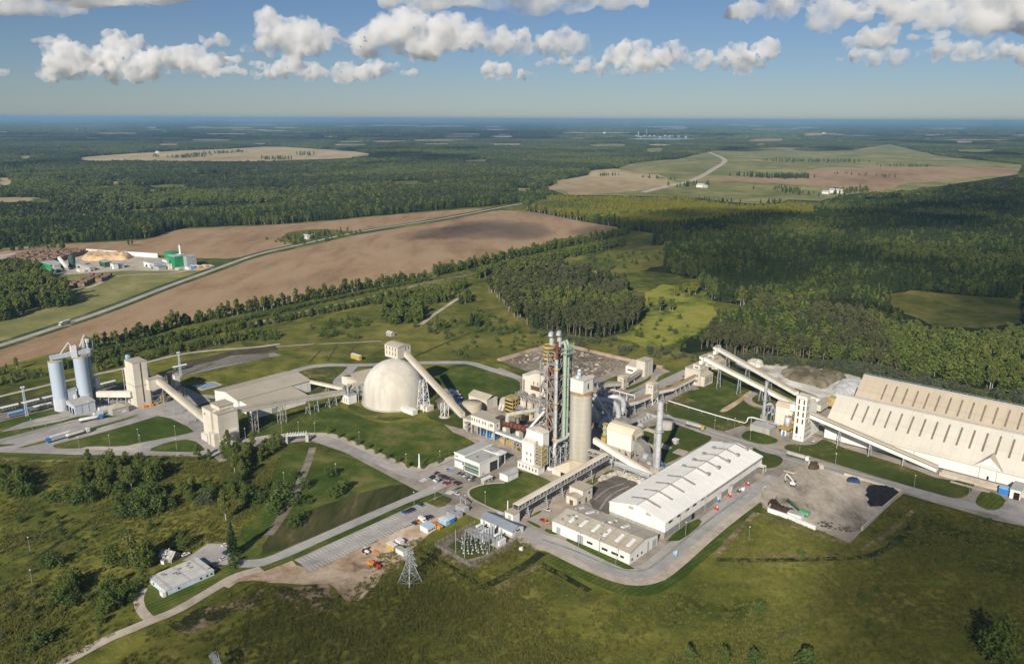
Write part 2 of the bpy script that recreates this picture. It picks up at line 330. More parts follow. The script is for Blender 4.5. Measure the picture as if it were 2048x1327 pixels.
LK=G('A4',[(1580,170),(1700,163),(2060,160),(2060,170),(1900,176),(1640,173)]);sheet('lake',LK,.09,M_water,ch=2);FIELDS.append(LK)
gl=random.Random(3)
for i in range(110):
 cx,cy=gl.uniform(-20,1040)if i<34 else gl.uniform(-20,2070),gl.uniform(296,425)if i<34 else gl.uniform(249,290)
 if i<34 and 150<cx<780 and cy<335:continue
 rx,ry=gl.uniform(18,70),gl.uniform(.9,2.4)*(1+(cy-290)/120 if cy>290 else.8);P=[(cx+rx*math.cos(t)*gl.uniform(.6,1.2),cy+ry*math.sin(t)*gl.uniform(.6,1.2))for t in np.linspace(0,6.0,9)]
 field('clearing','F',P,gl.choice([M_wild,M_pasture,M_wild,M_bright,M_straw]if i<34 else[M_straw,M_plough,M_pasture,M_straw]),z=.055,rg=(40,3))
def wood(nm,k,pts,kinds,**kw):
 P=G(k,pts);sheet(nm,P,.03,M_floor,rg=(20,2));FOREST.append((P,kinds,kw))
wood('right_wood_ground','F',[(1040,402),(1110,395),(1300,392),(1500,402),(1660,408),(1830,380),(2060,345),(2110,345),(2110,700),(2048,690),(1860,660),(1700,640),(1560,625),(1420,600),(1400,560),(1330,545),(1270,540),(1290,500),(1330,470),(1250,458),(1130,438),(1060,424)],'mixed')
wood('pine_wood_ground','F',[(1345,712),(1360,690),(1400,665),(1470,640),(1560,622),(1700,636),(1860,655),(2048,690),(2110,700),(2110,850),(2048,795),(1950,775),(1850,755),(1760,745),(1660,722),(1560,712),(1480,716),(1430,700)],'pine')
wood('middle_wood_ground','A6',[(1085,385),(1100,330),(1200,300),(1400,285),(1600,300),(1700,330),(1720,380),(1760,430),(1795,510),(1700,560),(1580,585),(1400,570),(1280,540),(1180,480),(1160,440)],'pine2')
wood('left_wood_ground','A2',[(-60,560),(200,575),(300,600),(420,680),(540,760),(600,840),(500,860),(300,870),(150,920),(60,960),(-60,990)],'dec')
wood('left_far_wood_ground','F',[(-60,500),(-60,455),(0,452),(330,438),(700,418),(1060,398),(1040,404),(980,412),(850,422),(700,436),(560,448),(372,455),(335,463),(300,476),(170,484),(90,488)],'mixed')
CLEAR=G('A7',[(1370,310),(1500,290),(1800,320),(2000,330),(2060,260),(2060,440),(1900,470),(1640,470),(1420,380)])
sheet('clearing',CLEAR,.10,M_wild,rg=(15,2));FIELDS.append(CLEAR)
BR=G('A7',[(80,520),(200,440),(220,300),(300,262),(420,270),(520,300),(560,420),(480,500),(380,540),(250,575)])
sheet('sunny_glade',BR,.10,M_bright,rg=(12,1.5));FIELDS.append(BR)
BR2=G('A7',[(1090,0),(1260,12),(1230,24),(1120,18)]);sheet('glade',BR2,.10,M_pasture);FIELDS.append(BR2)
BR3=G('F',[(1190,500),(1330,490),(1330,530),(1250,545),(1120,530),(1150,515)]);FIELDS.append(BR3)
sheet('heath',G('F',[(700,620),(860,590),(1000,565),(1120,530),(1230,498),(1330,485),(1330,530),(1270,545),(1010,560),(1010,610),(1090,660),(1350,700),(1400,712),(1360,760),(1060,690),(1000,720),(700,715),(500,700),(480,680)]),.035,M_wild,rg=(15,2))
# roads, tracks, railway
HIGH=G('F',[(-40,702),(0,691),(120,652),(225,616),(325,576),(425,540),(512,508),(601,489),(720,462),(873,440),(975,420),(1010,413),(1045,407)])
ribbon('highway_verge',HIGH,26,.11,M_lawn2);ribbon('highway',HIGH,9.5,.15,M_road2)
ribbon('highway_line',HIGH,.5,.17,M_paint,dash=(2,1))
FARR=G('A5',[(-180,480),(0,437),(60,425),(120,408),(190,372),(230,345),(280,318),(302,297),(285,280),(240,262),(205,248)])
ribbon('country_road',FARR,26,.14,M_gravel)
ribbon('farm_track',G('A2',[(560,715),(700,705),(790,670),(900,605),(1150,595),(1400,585),(1500,560),(1680,540)]),6,.13,M_gravel)
ribbon('dirt_track',G('Z1',[(-40,620),(0,610),(420,510),(760,435),(1000,385),(1200,330),(1450,270),(1700,240),(2048,218),(2240,190)]),5,.13,M_gravel)
ribbon('heath_track',G('A6',[(780,520),(830,480),(890,440),(940,405),(1000,385)]),5,.13,M_gravel)
ribbon('forest_rail_track',G('A6',[(-60,545),(0,520),(200,470),(400,430),(640,375),(820,325),(1030,290),(1250,240),(1500,190),(1690,130)]),7,.12,M_slab)
ribbon('thin_track',G('Z2',[(600,133),(900,112),(1200,100),(1450,85)]),2.5,.12,M_gravel)
BAL=G('Z1',[(-60,752),(0,735),(450,632),(760,560),(1030,490),(1200,440),(1440,395),(1700,335),(1850,285),(2100,270),(2200,262),(2250,282),(2048,318),(1700,395),(1450,450),(1280,480),(1040,530),(780,590),(440,705),(200,770),(-60,832)])
sheet('railway_yard',BAL,.14,M_ballast)
M_rail=mat('rail_steel',(.10,.075,.055),rough=.6,metal=.3,var=.2,scale=.5)
RAILS=[]
for t in(.10,.34,.58,.82):
 a=[gp('Z1',x,y0+(y1-y0)*t)for x,y0,y1 in((-60,752,832),(450,632,703),(1030,490,533),(1440,395,450),(1850,290,352),(2150,268,302))]
 RAILS.append(a);ribbon('rail',a,.45,.32,M_rail,off=.8);ribbon('rail',a,.45,.32,M_rail,off=-.8)
sheet('soil_strip',G('Z1',[(-60,690),(0,665),(440,565),(460,610),(0,715),(-60,730)]),.12,M_soil,rg=(10,.6))
sheet('soil_strip',G('Z1',[(1440,330),(1700,285),(1850,245),(2048,222),(2200,205),(2230,235),(2090,262),(1850,280),(1700,325),(1440,388)]),.12,M_soil,rg=(10,.6))
sheet('soil_strip',G('Z1',[(-60,830),(200,778),(440,712),(450,720),(200,790),(-60,850)]),.12,M_soil,rg=(10,.6))
# the plant's paved ground
YL=G('Z1',[(-60,1058),(0,1056),(600,1076),(1620,1090),(1720,1086),(2048,1012),(2100,900),(1900,905),(1740,690),(1640,610),(1500,545),(1290,490),(1050,535),(780,595),(440,715),(0,895),(-60,915)])
sheet('west_yard',YL,.16,M_asph)
YC=G('F',[(470,900),(520,875),(560,868),(680,860),(742,900),(835,940),(900,912),(930,885),(890,850),(870,800),(1000,735),(1060,760),(1190,720),(1300,725),(1380,760),(1480,860),(1640,790),(1900,860),(2110,930),(2110,1065),(1990,1040),(1800,985),(1700,1085),(1525,1015),(1524,985),(1330,1160),(1290,1170),(1240,1166),(1170,1135),(1100,1103),(1060,1098),(960,1040),(870,1000),(690,905),(620,880),(520,893),(440,925),(420,905)])
sheet('plant_yard_ground',YC,.15,M_yard)
def strip(nm,k,pts,m,z=.19,ch=1):return sheet(nm,G(k,pts),z,m,ch=ch)
ribbon('entrance_road',G('Z2',[(20,985),(110,965),(300,915),(480,872),(640,862),(840,858),(1000,868),(1100,915),(1350,1012),(1600,1122),(1740,1175),(1850,1150),(2048,1065),(2150,1020)]),9,.21,M_asph)
ribbon('pavement',G('Z2',[(270,895),(330,878),(560,848),(780,833),(1030,838),(1130,868),(1300,940),(1550,1050),(1720,1118),(1800,1105),(2048,1005),(2120,980)]),6,.23,M_gravel)
ribbon('south_road',G('Z4',[(300,680),(360,715),(500,760),(700,832),(850,870),(1000,925),(1300,1015),(1600,1100),(2048,1215),(2300,1285),(2700,1390),(3300,1520)]),10,.21,M_road2)
ribbon('south_road',G('Z6',[(-260,700),(-100,780),(40,870),(200,905),(380,985),(640,1110),(800,1148),(930,1135),(1020,1085),(1360,790),(1760,500),(1900,430),(1980,380)]),11,.21,M_road2)
ribbon('gravel_shoulder',G('Z6',[(60,915),(180,945),(380,1050),(640,1165),(800,1208),(930,1205),(1040,1165),(1150,1085),(1500,775),(1790,560),(1865,505)]),9.5,.20,M_gravel)
ribbon('green_strip',G('Z6',[(130,1000),(300,1085),(640,1250),(850,1300),(1000,1275),(1150,1185),(1500,880),(1790,640),(1870,640)]),9,.10,M_lawn)
ribbon('north_road',G('Z2',[(610,400),(730,335),(880,292),(1050,278),(1250,282),(1450,275),(1750,262),(2048,258),(2160,260),(2330,315),(2560,385)]),9,.20,M_road2)
ribbon('north_road',G('Z2',[(1230,285),(1190,330),(1130,380),(1095,420),(1150,480)]),9,.20,M_road2)
ribbon('warehouse_road',G('Z1',[(1300,490),(1440,560),(1560,610),(1740,615)]),8,.20,M_road2)
ribbon('quarry_road',G('C7',[(-100,1320),(0,1290),(200,1200),(300,1150),(500,1060),(700,960),(960,840)]),9,.20,M_road2)
ribbon('rubble_road',G('Z3',[(1040,470),(1240,420),(1380,350),(1450,310),(1540,335)]),9,.20,M_yard)
ribbon('rubble_road',G('Z3',[(1450,490),(1560,480),(1640,440),(1730,385),(1690,350)]),6,.20,M_yard)
ribbon('loop_track',G('B6',[(1150,420),(860,540),(600,490),(380,420),(300,350),(360,270),(470,215),(560,180)]),6,.22,M_yard)
ribbon('loop_track',G('B6',[(330,850),(230,870),(100,920),(-20,945)]),11,.22,M_yard)
L=M_lawn
strip('lawn','C3',[(-60,515),(0,500),(380,400),(880,290),(900,345),(990,362),(700,415),(340,520),(-60,625)],L)
strip('lawn','C3',[(-60,672),(0,662),(420,595),(850,512),(1000,480),(1200,420),(1390,392),(1470,412),(1400,445),(1180,460),(900,540),(500,640),(0,772),(-60,786)],L)
strip('lawn','C3',[(1520,440),(1700,440),(1890,402),(1760,405),(1640,380),(1590,345),(1520,350),(1560,400)],L)
strip('lawn','C3',[(265,908),(480,850),(740,780),(1080,690),(1370,610),(1700,520),(2000,430),(2160,390),(2200,395),(2000,470),(1700,552),(1400,645),(1000,760),(560,862),(360,908)],L)
strip('lawn','C3',[(-60,852),(0,850),(270,848),(190,872),(-60,905)],L)
strip('lawn','Z1',[(415,1005),(470,985),(800,905),(1150,800),(1300,755),(1570,885),(1500,910),(1100,985),(1000,1010),(700,1008),(640,1028),(450,1027)],L)
strip('lawn','Z1',[(1165,1042),(1350,970),(1540,950),(1645,1030),(1620,1055),(1300,1053)],L)
strip('gravel_shoulder','Z1',[(635,1036),(700,1012),(1000,1016),(1160,985),(1110,1032),(1000,1042)],M_gravel,z=.20)
strip('lawn','Z1',[(-60,1066),(0,1066),(600,1084),(1600,1097),(1700,1100),(1560,1130),(600,1112),(0,1090),(-60,1090)],L,z=.12)
strip('lawn','Z2',[(330,876),(470,800),(520,745),(760,690),(900,620),(1060,585),(1180,650),(1380,730),(1480,745),(1600,740),(1760,715),(2048,825),(2215,905),(2180,935),(2040,995),(1780,1095),(1730,1105),(1550,1030),(1300,918),(1130,846),(1030,818),(780,820),(560,836)],L,z=.24)
ribbon('lawn_path',G('Z2',[(730,820),(770,745),(820,640)]),1.2,.26,M_lawn2,n=0);ribbon('lawn_path',G('Z2',[(860,815),(900,720),(930,640)]),1.2,.26,M_lawn2,n=0)
strip('lawn','Z2',[(805,345),(900,312),(1030,292),(1180,298),(1190,312),(1110,380),(1040,430),(1000,470),(870,545),(825,548),(860,470),(840,400)],M_lawn2)
strip('lawn','Z3',[(-100,330),(0,300),(200,268),(300,280),(640,378),(640,555),(560,600),(180,610),(60,520),(-100,480)],L)
strip('lawn','Z2',[(1160,610),(1230,590),(1340,640),(1480,690),(1620,700),(1700,690),(1560,720),(1460,725),(1330,690)],M_lawn2)
strip('lawn','Z2',[(1780,690),(1900,640),(2000,625),(2048,680),(2160,740),(2200,800),(2030,780)],M_lawn2)
strip('lawn','Z2',[(-60,620),(60,575),(130,565),(250,620),(380,680),(300,700),(120,640)],L)
strip('lawn','Z2',[(250,715),(380,690),(520,735),(440,800),(330,870),(270,890)],L,z=.23)
strip('lawn','Z4',[(300,640),(290,600),(370,560),(480,490),(560,475),(600,500),(720,440),(900,520),(945,545),(1000,620),(1220,662),(1230,720),(1100,720),(990,755),(900,808),(830,822),(700,790),(520,720),(330,690)],M_lawn2)
strip('lawn','Z4',[(440,520),(560,478),(760,440),(890,440),(960,470),(760,640)],L,z=.22)
strip('bare_strip','Z4',[(740,650),(900,560),(1000,480),(1020,500),(900,600),(800,660)],M_dirt,z=.24)
strip('lawn','Z4',[(1000,530),(1080,480),(1360,590),(1240,640),(1060,600)],M_lawn2,z=.19)
strip('lawn','Z4',[(1150,470),(1300,440),(1620,560),(1500,560),(1360,560)],M_lawn2,z=.19)
strip('lawn','Z4',[(920,845),(985,798),(1080,815),(1215,870),(1225,890),(1180,912),(1090,915),(960,880)],L,z=.25)
strip('lawn','Z4',[(150,800),(220,760),(420,745),(560,795),(690,845),(690,880),(560,950),(340,1070),(290,1060),(300,960),(150,880)],M_lawn2,z=.18)
strip('slab','Z4',[(375,980),(425,948),(510,970),(470,1010)],M_gravel,z=.22,ch=0)
strip('slab','Z4',[(215,915),(300,905),(380,940),(340,960)],M_gravel,z=.22,ch=0)
strip('lawn','Z5',[(115,715),(150,690),(330,705),(400,655),(430,660),(560,725),(800,790),(1050,870),(1300,965),(1545,950),(1480,1070),(1400,1098),(1300,1078),(600,872),(300,780),(130,735)],M_lawn2,z=.25)
strip('lawn','Z5',[(1590,1022),(1760,1090),(1725,1165),(1640,1185),(1545,1150),(1522,1110)],L,z=.25)
strip('lawn','Z5',[(1610,975),(1770,1010),(1780,1030),(1625,1000)],M_lawn2,z=.23,ch=0)
strip('lawn','Z4',[(1000,925),(1100,975),(1240,1005),(1270,1040),(1230,1090),(1130,1112),(1080,1090)],M_lawn2,z=.25)
strip('lawn','Z6',[(1080,890),(1340,700),(1398,745),(1220,885),(1150,895)],L,z=.25)
strip('lawn','Z6',[(280,885),(310,868),(860,1112),(800,1122),(740,1112),(400,948)],L,z=.25)
strip('lawn','Z7',[(675,450),(690,420),(790,385),(900,372),(1000,372),(1080,250),(1260,300),(1445,385),(1280,470),(1010,615),(955,615),(820,560),(690,490)],L,z=.26)
strip('kerb_edge','Z7',[(655,455),(675,415),(790,372),(900,362),(1000,368),(1000,380),(800,395),(695,430),(685,455),(700,485),(960,612),(940,625),(690,505)],M_gravel,z=.24)
strip('lawn','Z7',[(1080,75),(1110,60),(1125,95),(1100,95)],L);
strip('lawn','Z6',[(410,445),(470,400),(560,370),(640,320),(700,325),(560,400),(500,450)],L)
strip('lawn','Z6',[(700,320),(760,330),(870,370),(860,400),(740,360)],L)
strip('lawn','Z7',[(1180,660),(1280,600),(1310,610),(1200,665)],L);strip('lawn','Z7',[(1160,690),(1200,690),(1300,740),(1270,755)],L);strip('lawn','Z7',[(1310,770),(1350,755),(1460,800),(1390,810)],L)
strip('dark_gravel_yard','Z6',[(490,470),(560,410),(640,370),(720,355),(830,400),(880,430),(700,560),(655,690),(520,650),(470,560)],M_dark,z=.22)
strip('coal_yard_ground','Z5',[(120,895),(290,845),(420,875),(560,918),(1000,1050),(690,1327),(600,1345),(340,1322),(0,1160),(-60,1120),(-40,1000),(60,960)],M_coalyard,z=.23,ch=0)
sheet('coal_spill',G('Z5',[(715,1070),(740,995),(860,1000),(990,1050),(860,1150),(760,1155),(730,1120)]),.30,mat('coal_black',(.018,.017,.019),var=.3,scale=.3,rough=.7),rg=(4,1.2))
sheet('coal_spill',G('Z5',[(0,1130),(70,1125),(90,1165),(200,1200),(210,1225),(120,1200),(0,1165)]),.30,mat('brown_spill',(.045,.028,.02),var=.3,scale=.3),rg=(3,.8))
sheet('apron',G('Z5',[(1740,1165),(1770,1095),(1830,1110),(1990,1120),(2050,1330),(1700,1230)]),.24,M_asph)
strip('blue_bay_marking','B8',[(480,400),(560,352),(640,378),(560,412)],M_bluepad,z=.28,ch=0)
strip('lawn','B8',[(470,358),(530,335),(560,350),(500,375)],L,z=.27);strip('lawn','B8',[(620,738),(720,690),(815,655),(800,690),(720,735)],L,z=.27)
strip('lawn','B8',[(140,520),(230,465),(320,430),(290,470),(190,525)],L,z=.27);strip('lawn','B8',[(940,580),(1010,550),(1040,560),(990,590)],L,z=.27)
sheet('bare_ground',G('Z8',[(650,1060),(1650,605),(1990,470),(2060,560),(1900,640),(1760,720),(1600,880),(1500,1000),(1520,1040),(1340,1080),(1250,1230),(1130,1327),(1000,1327),(900,1220),(850,1170),(600,1180),(300,1160),(130,1140),(-20,1150),(-100,1210),(-160,1190),(0,1060),(200,1010),(500,950)]),.17,M_dirt,rg=(5,1.0))
sheet('bare_patch',G('Z8',[(300,1200),(620,1190),(820,1160),(900,1290),(1000,1400),(700,1420),(420,1330)]),.10,gmat('weedy_dirt',[(.40,(.03,.036,.012)),(.49,(.055,.055,.02)),(.54,(.24,.17,.10)),(.7,(.38,.29,.20))],.03,.14,.5),rg=(4,1.5))
sheet('bare_patch',G('A1',[(960,1110),(1100,1020),(1280,990),(1500,890),(1500,960),(1280,1060),(1100,1150),(1000,1150)]),.10,MATS['weedy_dirt'],rg=(4,1.5))
ribbon('dirt_path',G('A1',[(330,1335),(420,1290),(620,1180),(750,1130),(850,1085),(1000,1030),(1200,910),(1330,830),(1480,790)]),5.5,.20,M_gravel)
ribbon('dirt_path',G('A1',[(812,900),(785,955),(795,1010),(830,1060),(880,1085)]),4.5,.20,M_gravel)
sheet('lawn',G('A1',[(815,900),(870,880),(940,950),(1250,770),(1390,760),(1400,780),(1300,840),(1050,992),(960,1040),(900,1055),(840,1042),(806,990)]),.16,L,ch=1)
sheet('small_car_park',G('A1',[(1035,745),(1180,645),(1300,645),(1308,742),(1460,745),(1460,775),(1262,765),(1222,802),(1120,735)]),.21,M_asph)
sheet('lower_car_park',G('Z8',[(510,945),(1100,678),(1640,430),(1760,400),(1880,450),(1990,420),(2090,460),(1990,505),(1640,602),(655,1060),(575,985)]),.22,M_asph)
ribbon('lower_road',G('Z8',[(-60,975),(0,978),(130,982),(280,955),(540,838),(830,712),(1230,532),(1500,420),(1820,280),(1960,210)]),7.5,.24,M_road2,n=1)
ribbon('lawn_strip',G('Z8',[(210,1035),(500,925),(850,765),(1250,585),(1500,470),(1640,408),(1900,315)]),5,.24,L,n=1)
strip('lawn','B8',[(150,975),(380,860),(430,835),(600,905),(560,975),(350,1065),(290,1055)],M_lawn2,z=.26,ch=0)
strip('lawn','Z8',[(430,-120),(590,-90),(760,-20),(900,-60),(1200,20),(1700,220),(1800,270),(1500,400),(1230,515),(830,690),(540,815),(280,930),(130,955),(-60,950),(-10,700),(130,560),(240,330),(330,60)],M_lawn,z=.09)
sheet('dry_band',G('Z8',[(330,600),(800,420),(1200,290),(1650,210),(1760,265),(1300,470),(830,670),(400,850),(200,900),(250,760)]),.11,gmat('dry_grass',[(.34,(.026,.036,.010)),(.5,(.048,.054,.016)),(.64,(.085,.075,.03)),(.74,(.17,.13,.07))],.02,.10,.6,stretch=(1,.25,1),rot=R(-50)),rg=(5,.8))
ribbon('worn_track',G('Z8',[(690,-120),(640,40),(560,230),(470,420),(380,560),(270,710)]),5,.12,M_slab)
sheet('limestone_yard',G('Z4',[(850,275),(930,250),(1100,262),(1350,285),(1600,312),(1800,355),(1960,400),(1900,560),(1700,620),(1640,580),(1500,560),(1380,480),(1230,410),(1050,340),(900,300)]),.17,M_lime,rg=(8,1.2))
sheet('rubble_yard',G('Z3',[(490,250),(880,130),(1060,140),(1760,300),(1560,335),(1440,330),(1220,405),(1050,460),(800,400),(560,290)]),.16,M_slab,rg=(8,.8))
strip('lawn','Z3',[(460,255),(520,262),(640,310),(740,345),(700,352),(560,300)],L,z=.18)
strip('lawn','Z3',[(1230,430),(1380,380),(1420,360),(1420,430),(1300,440)],M_lawn2,z=.18);strip('lawn','Z3',[(1470,470),(1560,430),(1640,400),(1690,360),(1740,380),(1640,430),(1520,500)],L,z=.185)
strip('lawn','C7',[(-100,1260),(0,1200),(300,1050),(480,930),(640,860),(1000,740),(960,830),(700,940),(300,1130),(0,1270)],L,z=.17)
strip('lawn','C7',[(560,1110),(640,1080),(830,1050),(820,1000),(960,940),(980,1010),(700,1110)],M_lawn2,z=.19)
sheet('sawmill_yard',G('F',[(-30,512),(90,500),(160,502),(180,504),(300,510),(320,516),(372,524),(432,533),(400,541),(330,542),(250,541),(200,545),(140,549),(100,547),(60,541),(-30,545)]),.12,M_gravel)
sheet('sawmill_lawn',G('B5',[(1620,200),(1950,205),(2000,220),(1830,265),(1640,250)]),.13,M_lawn)
M_ditch=gmat('ditch_grass',[(.3,(.012,.018,.006)),(.5,(.026,.034,.011)),(.7,(.05,.055,.018))],.05,.2,.8,bump=.5)
M_bank=gmat('dry_bank',[(.3,(.07,.07,.025)),(.5,(.17,.13,.07)),(.7,(.34,.26,.16))],.06,.25,.9,bump=.4)
for w,k,L_,m in((3,'Z7',[(245,925),(480,1060),(640,1150),(790,1265)],M_ditch),(5,'Z7',[(405,945),(560,1030),(690,1092)],M_bank),(5,'Z7',[(690,1092),(860,990),(1060,890)],M_bank),(5,'Z7',[(790,1265),(960,1180),(1180,1060),(1300,960)],M_ditch),(4,'Z7',[(1290,1060),(1480,1160),(1712,1290)],M_ditch),(3,'Z7',[(860,1327),(1080,1180),(1290,1062)],M_bank),(4,'A8',[(250,462),(480,470),(800,462),(1060,455),(1200,430),(1340,330),(1400,260)],M_ditch),(4,'A8',[(480,195),(640,250),(830,320),(960,350),(1060,385)],M_bank),(3,'A8',[(1090,410),(1230,330),(1400,180)],M_bank),(3,'A8',[(250,440),(330,340),(480,190)],M_bank),(3,'A8',[(500,440),(800,445),(1040,430)],M_bank),(3,'A1',[(0,165),(200,175),(350,172),(560,178),(800,172)],M_bank),(4,'Z2',[(640,885),(860,885),(1010,905),(1110,950)],M_bank),(2.5,'A1',[(0,700),(250,590),(420,500)],M_ditch),(2.5,'A1',[(190,740),(330,640),(520,520)],M_ditch),(2.5,'Z8',[(930,1300),(1200,1220),(1500,1270)],M_ditch),(1.5,'Z5',[(1110,905),(1180,970),(1260,1060)],M_bank),(2,'A6',[(200,640),(330,600),(640,590)],M_soil),(2,'A6',[(700,690),(900,600),(1000,560)],M_ditch),(1.5,'Z2',[(870,265),(985,140)],M_soil),(1.5,'Z2',[(1020,250),(1100,120)],M_soil),(1.5,'Z2',[(1190,200),(1250,110)],M_soil),(1.5,'Z2',[(1380,210),(1500,130)],M_soil)):
 ribbon('ditch' if m is M_ditch else 'bank',G(k,L_),w,.115,m,n=1)
for k,L_ in(('C3',[(-60,860),(300,740),(900,560),(1300,480)]),('C3',[(-60,830),(300,715),(900,540)]),('C3',[(-60,645),(300,590),(700,500),(1100,420)]),('Z6',[(100,880),(380,975),(650,1100),(800,1138),(930,1128),(1020,1075),(1360,780),(1750,500)]),('Z3',[(250,870),(400,920),(560,960),(640,1080)]),('Z3',[(330,890),(480,950),(610,1050)]),('Z4',[(300,685),(700,828),(1000,918),(1300,1008),(1600,1095),(2048,1208)]),('Z4',[(300,690),(700,838),(1000,930),(1300,1020),(1600,1108),(2048,1222)]),('Z6',[(520,560),(620,470),(760,430)]),('Z6',[(560,640),(640,520),(800,450)])):
 ribbon('tyre_mark',G(k,L_),1.3,.262,gmat('tyre_mark',[(.3,(.20,.19,.175)),(.55,(.27,.255,.235)),(.7,(.34,.32,.29))],.06,.3)if 'tyre_mark' not in MATS else MATS['tyre_mark'],n=2)
def bays(nm,k,a0,a1,n,b,m=M_paint,w=.35,z=.32):
 mb=MB();A0,A1,B=gp(k,*a0),gp(k,*a1),gp(k,*b)-gp(k,*a0)
 for i in range(n+1):
  p=A0.lerp(A1,i/n);q=p+B;t=(A1-A0).normalized()*w/2
  mb.add([p-t+UP*z,p+t+UP*z,q+t+UP*z,q-t+UP*z],[(0,1,2,3)])
 mb.thing(nm,None,None,m,kind='structure',org=Vector((0,0,0)))
bays('parking_lines','Z8',(545,950),(1600,470),34,(590,975));bays('parking_lines','Z8',(640,1018),(1640,562),34,(685,1045))
bays('parking_lines','A1',(1185,650),(1290,650),7,(1172,668))
bays('parking_lines','B8',(190,500),(760,690),14,(240,470),w=.25);bays('parking_lines','B8',(600,670),(480,740),5,(660,700),w=.25)
bays('crossing_marking','Z7',(885,640),(925,655),6,(935,612),w=.6);bays('crossing_marking','Z7',(470,455),(510,470),6,(515,428),w=.6);bays('crossing_marking','Z7',(245,350),(275,362),6,(295,325),w=.6)
bays('parking_lines','Z7',(1195,685),(1300,620),8,(1260,715),w=.25)
# building materials
M_cream=mat('cream_cladding',(.68,.632,.535),var=.13,scale=.14,streak=5,dirt=.42,lines=[(tuple(U),4.0),(tuple(V),4.0),((0,0,1),6.0)],lcol=.93)
M_white=mat('white_cladding',(.77,.75,.69),var=.09,scale=.14,streak=5,dirt=.22,lines=[(tuple(U),5.0),(tuple(V),5.0)],lcol=.95)
M_wlines=mat('white_panels',(.74,.72,.67),var=.07,scale=.10,lines=[(tuple(U),6.0),(tuple(V),6.0)],lcol=.86)
M_tan=mat('dusty_roof',(.46,.405,.31),var=.14,scale=.05,dirt=.30)
M_tanl=mat('dusty_ribbed_roof',(.44,.39,.305),var=.10,scale=.04,lines=[(tuple(U),3.0)],lcol=.93,dirt=.2)
M_wroof=mat('white_roof',(.88,.86,.79),var=.08,scale=.05,dirt=.2,lines=[(tuple(U),6.0)],lcol=.94)
M_groof=mat('grey_roof',(.40,.40,.38),var=.10,scale=.12)
M_slate=mat('blue_grey_roof',(.22,.25,.28),var=.10,scale=.12,lines=[(tuple(V),1.2)],lcol=.9)
M_greyw=mat('grey_cladding',(.46,.50,.55),var=.10,scale=.10,streak=4,lines=[(tuple(U),3.0),(tuple(V),3.0)],lcol=.9)
M_silo=mat('blue_grey_steel',(.40,.47,.55),rough=.55,var=.09,scale=.07,streak=6,lines=[((0,0,1),1.4)],lcol=.94)
M_silolow=mat('white_ribbed_skirt',(.70,.73,.77),var=.16,scale=.6,streak=40)
M_csilo=mat('stained_concrete',(.50,.465,.39),var=.22,scale=.16,streak=7,lines=[((0,0,1),3.6)],lcol=.92,dirt=.4)
M_conc=mat('concrete',(.42,.40,.35),var=.16,scale=.2,streak=2,dirt=.2)
M_concw=mat('grey_concrete_base',(.36,.345,.31),var=.14,scale=.2,streak=3,lines=[(tuple(U),3.0),(tuple(V),3.0)],lcol=.82)
M_dome=mat('dusty_dome',(.69,.655,.575),var=.2,scale=.11,streak=5,dirt=.75)
M_silver=mat('silver_duct',(.56,.57,.57),rough=.5,metal=.3,var=.14,scale=.4)
M_galv=mat('galvanised_steel',(.46,.48,.49),rough=.55,metal=.35,var=.15,scale=.3)
M_frame=mat('dusty_steel_frame',(.33,.31,.28),rough=.7,var=.25,scale=.2)
M_dframe=mat('dark_machinery',(.10,.085,.07),rough=.8,var=.5,scale=.35)
M_rust=mat('rusty_kiln_steel',(.17,.060,.035),rough=.75,var=.35,scale=.35)
M_rustl=mat('orange_rust',(.24,.12,.07),rough=.8,var=.4,scale=.4)
M_gpipe=mat('pale_green_steel',(.34,.42,.33),rough=.55,var=.12,scale=.2,streak=5)
M_yel=mat('yellow_paint',(.50,.36,.09),rough=.6,var=.2,scale=.5)
M_blue=mat('blue_paint',(.04,.20,.52),rough=.5,var=.15,scale=.5)
M_lblue=mat('light_blue_paint',(.30,.50,.70),rough=.5,var=.15,scale=.5)
M_red=mat('red_paint',(.55,.03,.03),rough=.45,var=.15,scale=.5)
M_orange=mat('orange_paint',(.75,.25,.03),rough=.5,var=.15,scale=.5)
M_green=mat('green_cladding',(.02,.26,.10),rough=.6,var=.15,scale=.1)
M_dgreen=mat('dark_green_paint',(.045,.10,.07),rough=.6,var=.2,scale=.3)
M_win=mat('window_glass',(.035,.04,.045),rough=.15,var=.2,scale=.5,spec=.5)
M_louv=mat('brown_window',(.13,.075,.035),rough=.6,var=.2,scale=.5)
M_gwin=mat('green_glass',(.16,.24,.20),rough=.15,var=.25,scale=.5,spec=.5)
M_black=mat('dark_opening',(.014,.013,.012),rough=.9,var=.1)
M_tyre=mat('tyre_rubber',(.025,.025,.025),rough=.9,var=.1)
M_wpaint=mat('white_paint',(.70,.69,.67),rough=.45,var=.06,scale=.4)
M_wood=mat('weathered_boards',(.30,.28,.25),var=.3,scale=.8,streak=3)
M_log=mat('stacked_logs',(.30,.19,.125),var=.6,scale=.55,det=8)
M_chip=mat('wood_chips',(.62,.42,.24),var=.2,scale=.08,bump=.3)
M_coal=MATS['coal_black']
def windows(root,f,face,items,m,name='window',sub=None,d=.12):
 """face 'a': left face (plane a=0); 'b': right face (plane b=0)"""
 r=[]
 for h0,h1,z0,z1 in items:
  mb=MB()
  if face=='a':mb.fb(f,-d,.03,h0,h1,z0,z1)
  else:mb.fb(f,h0,h1,-d,.03,z0,z1)
  o=mb.to(root,name,m);r.append(o)
 return r
def grid(n,lo,hi,w,rows):
 out=[]
 for z0,z1 in rows:
  for i in range(n):
   c=lo+(hi-lo)*(i+.5)/n;out.append((c-w/2,c+w/2,z0,z1))
 return out
def base(f,a,b):q=f.p(a,b);return Vector((q.x,q.y,0))
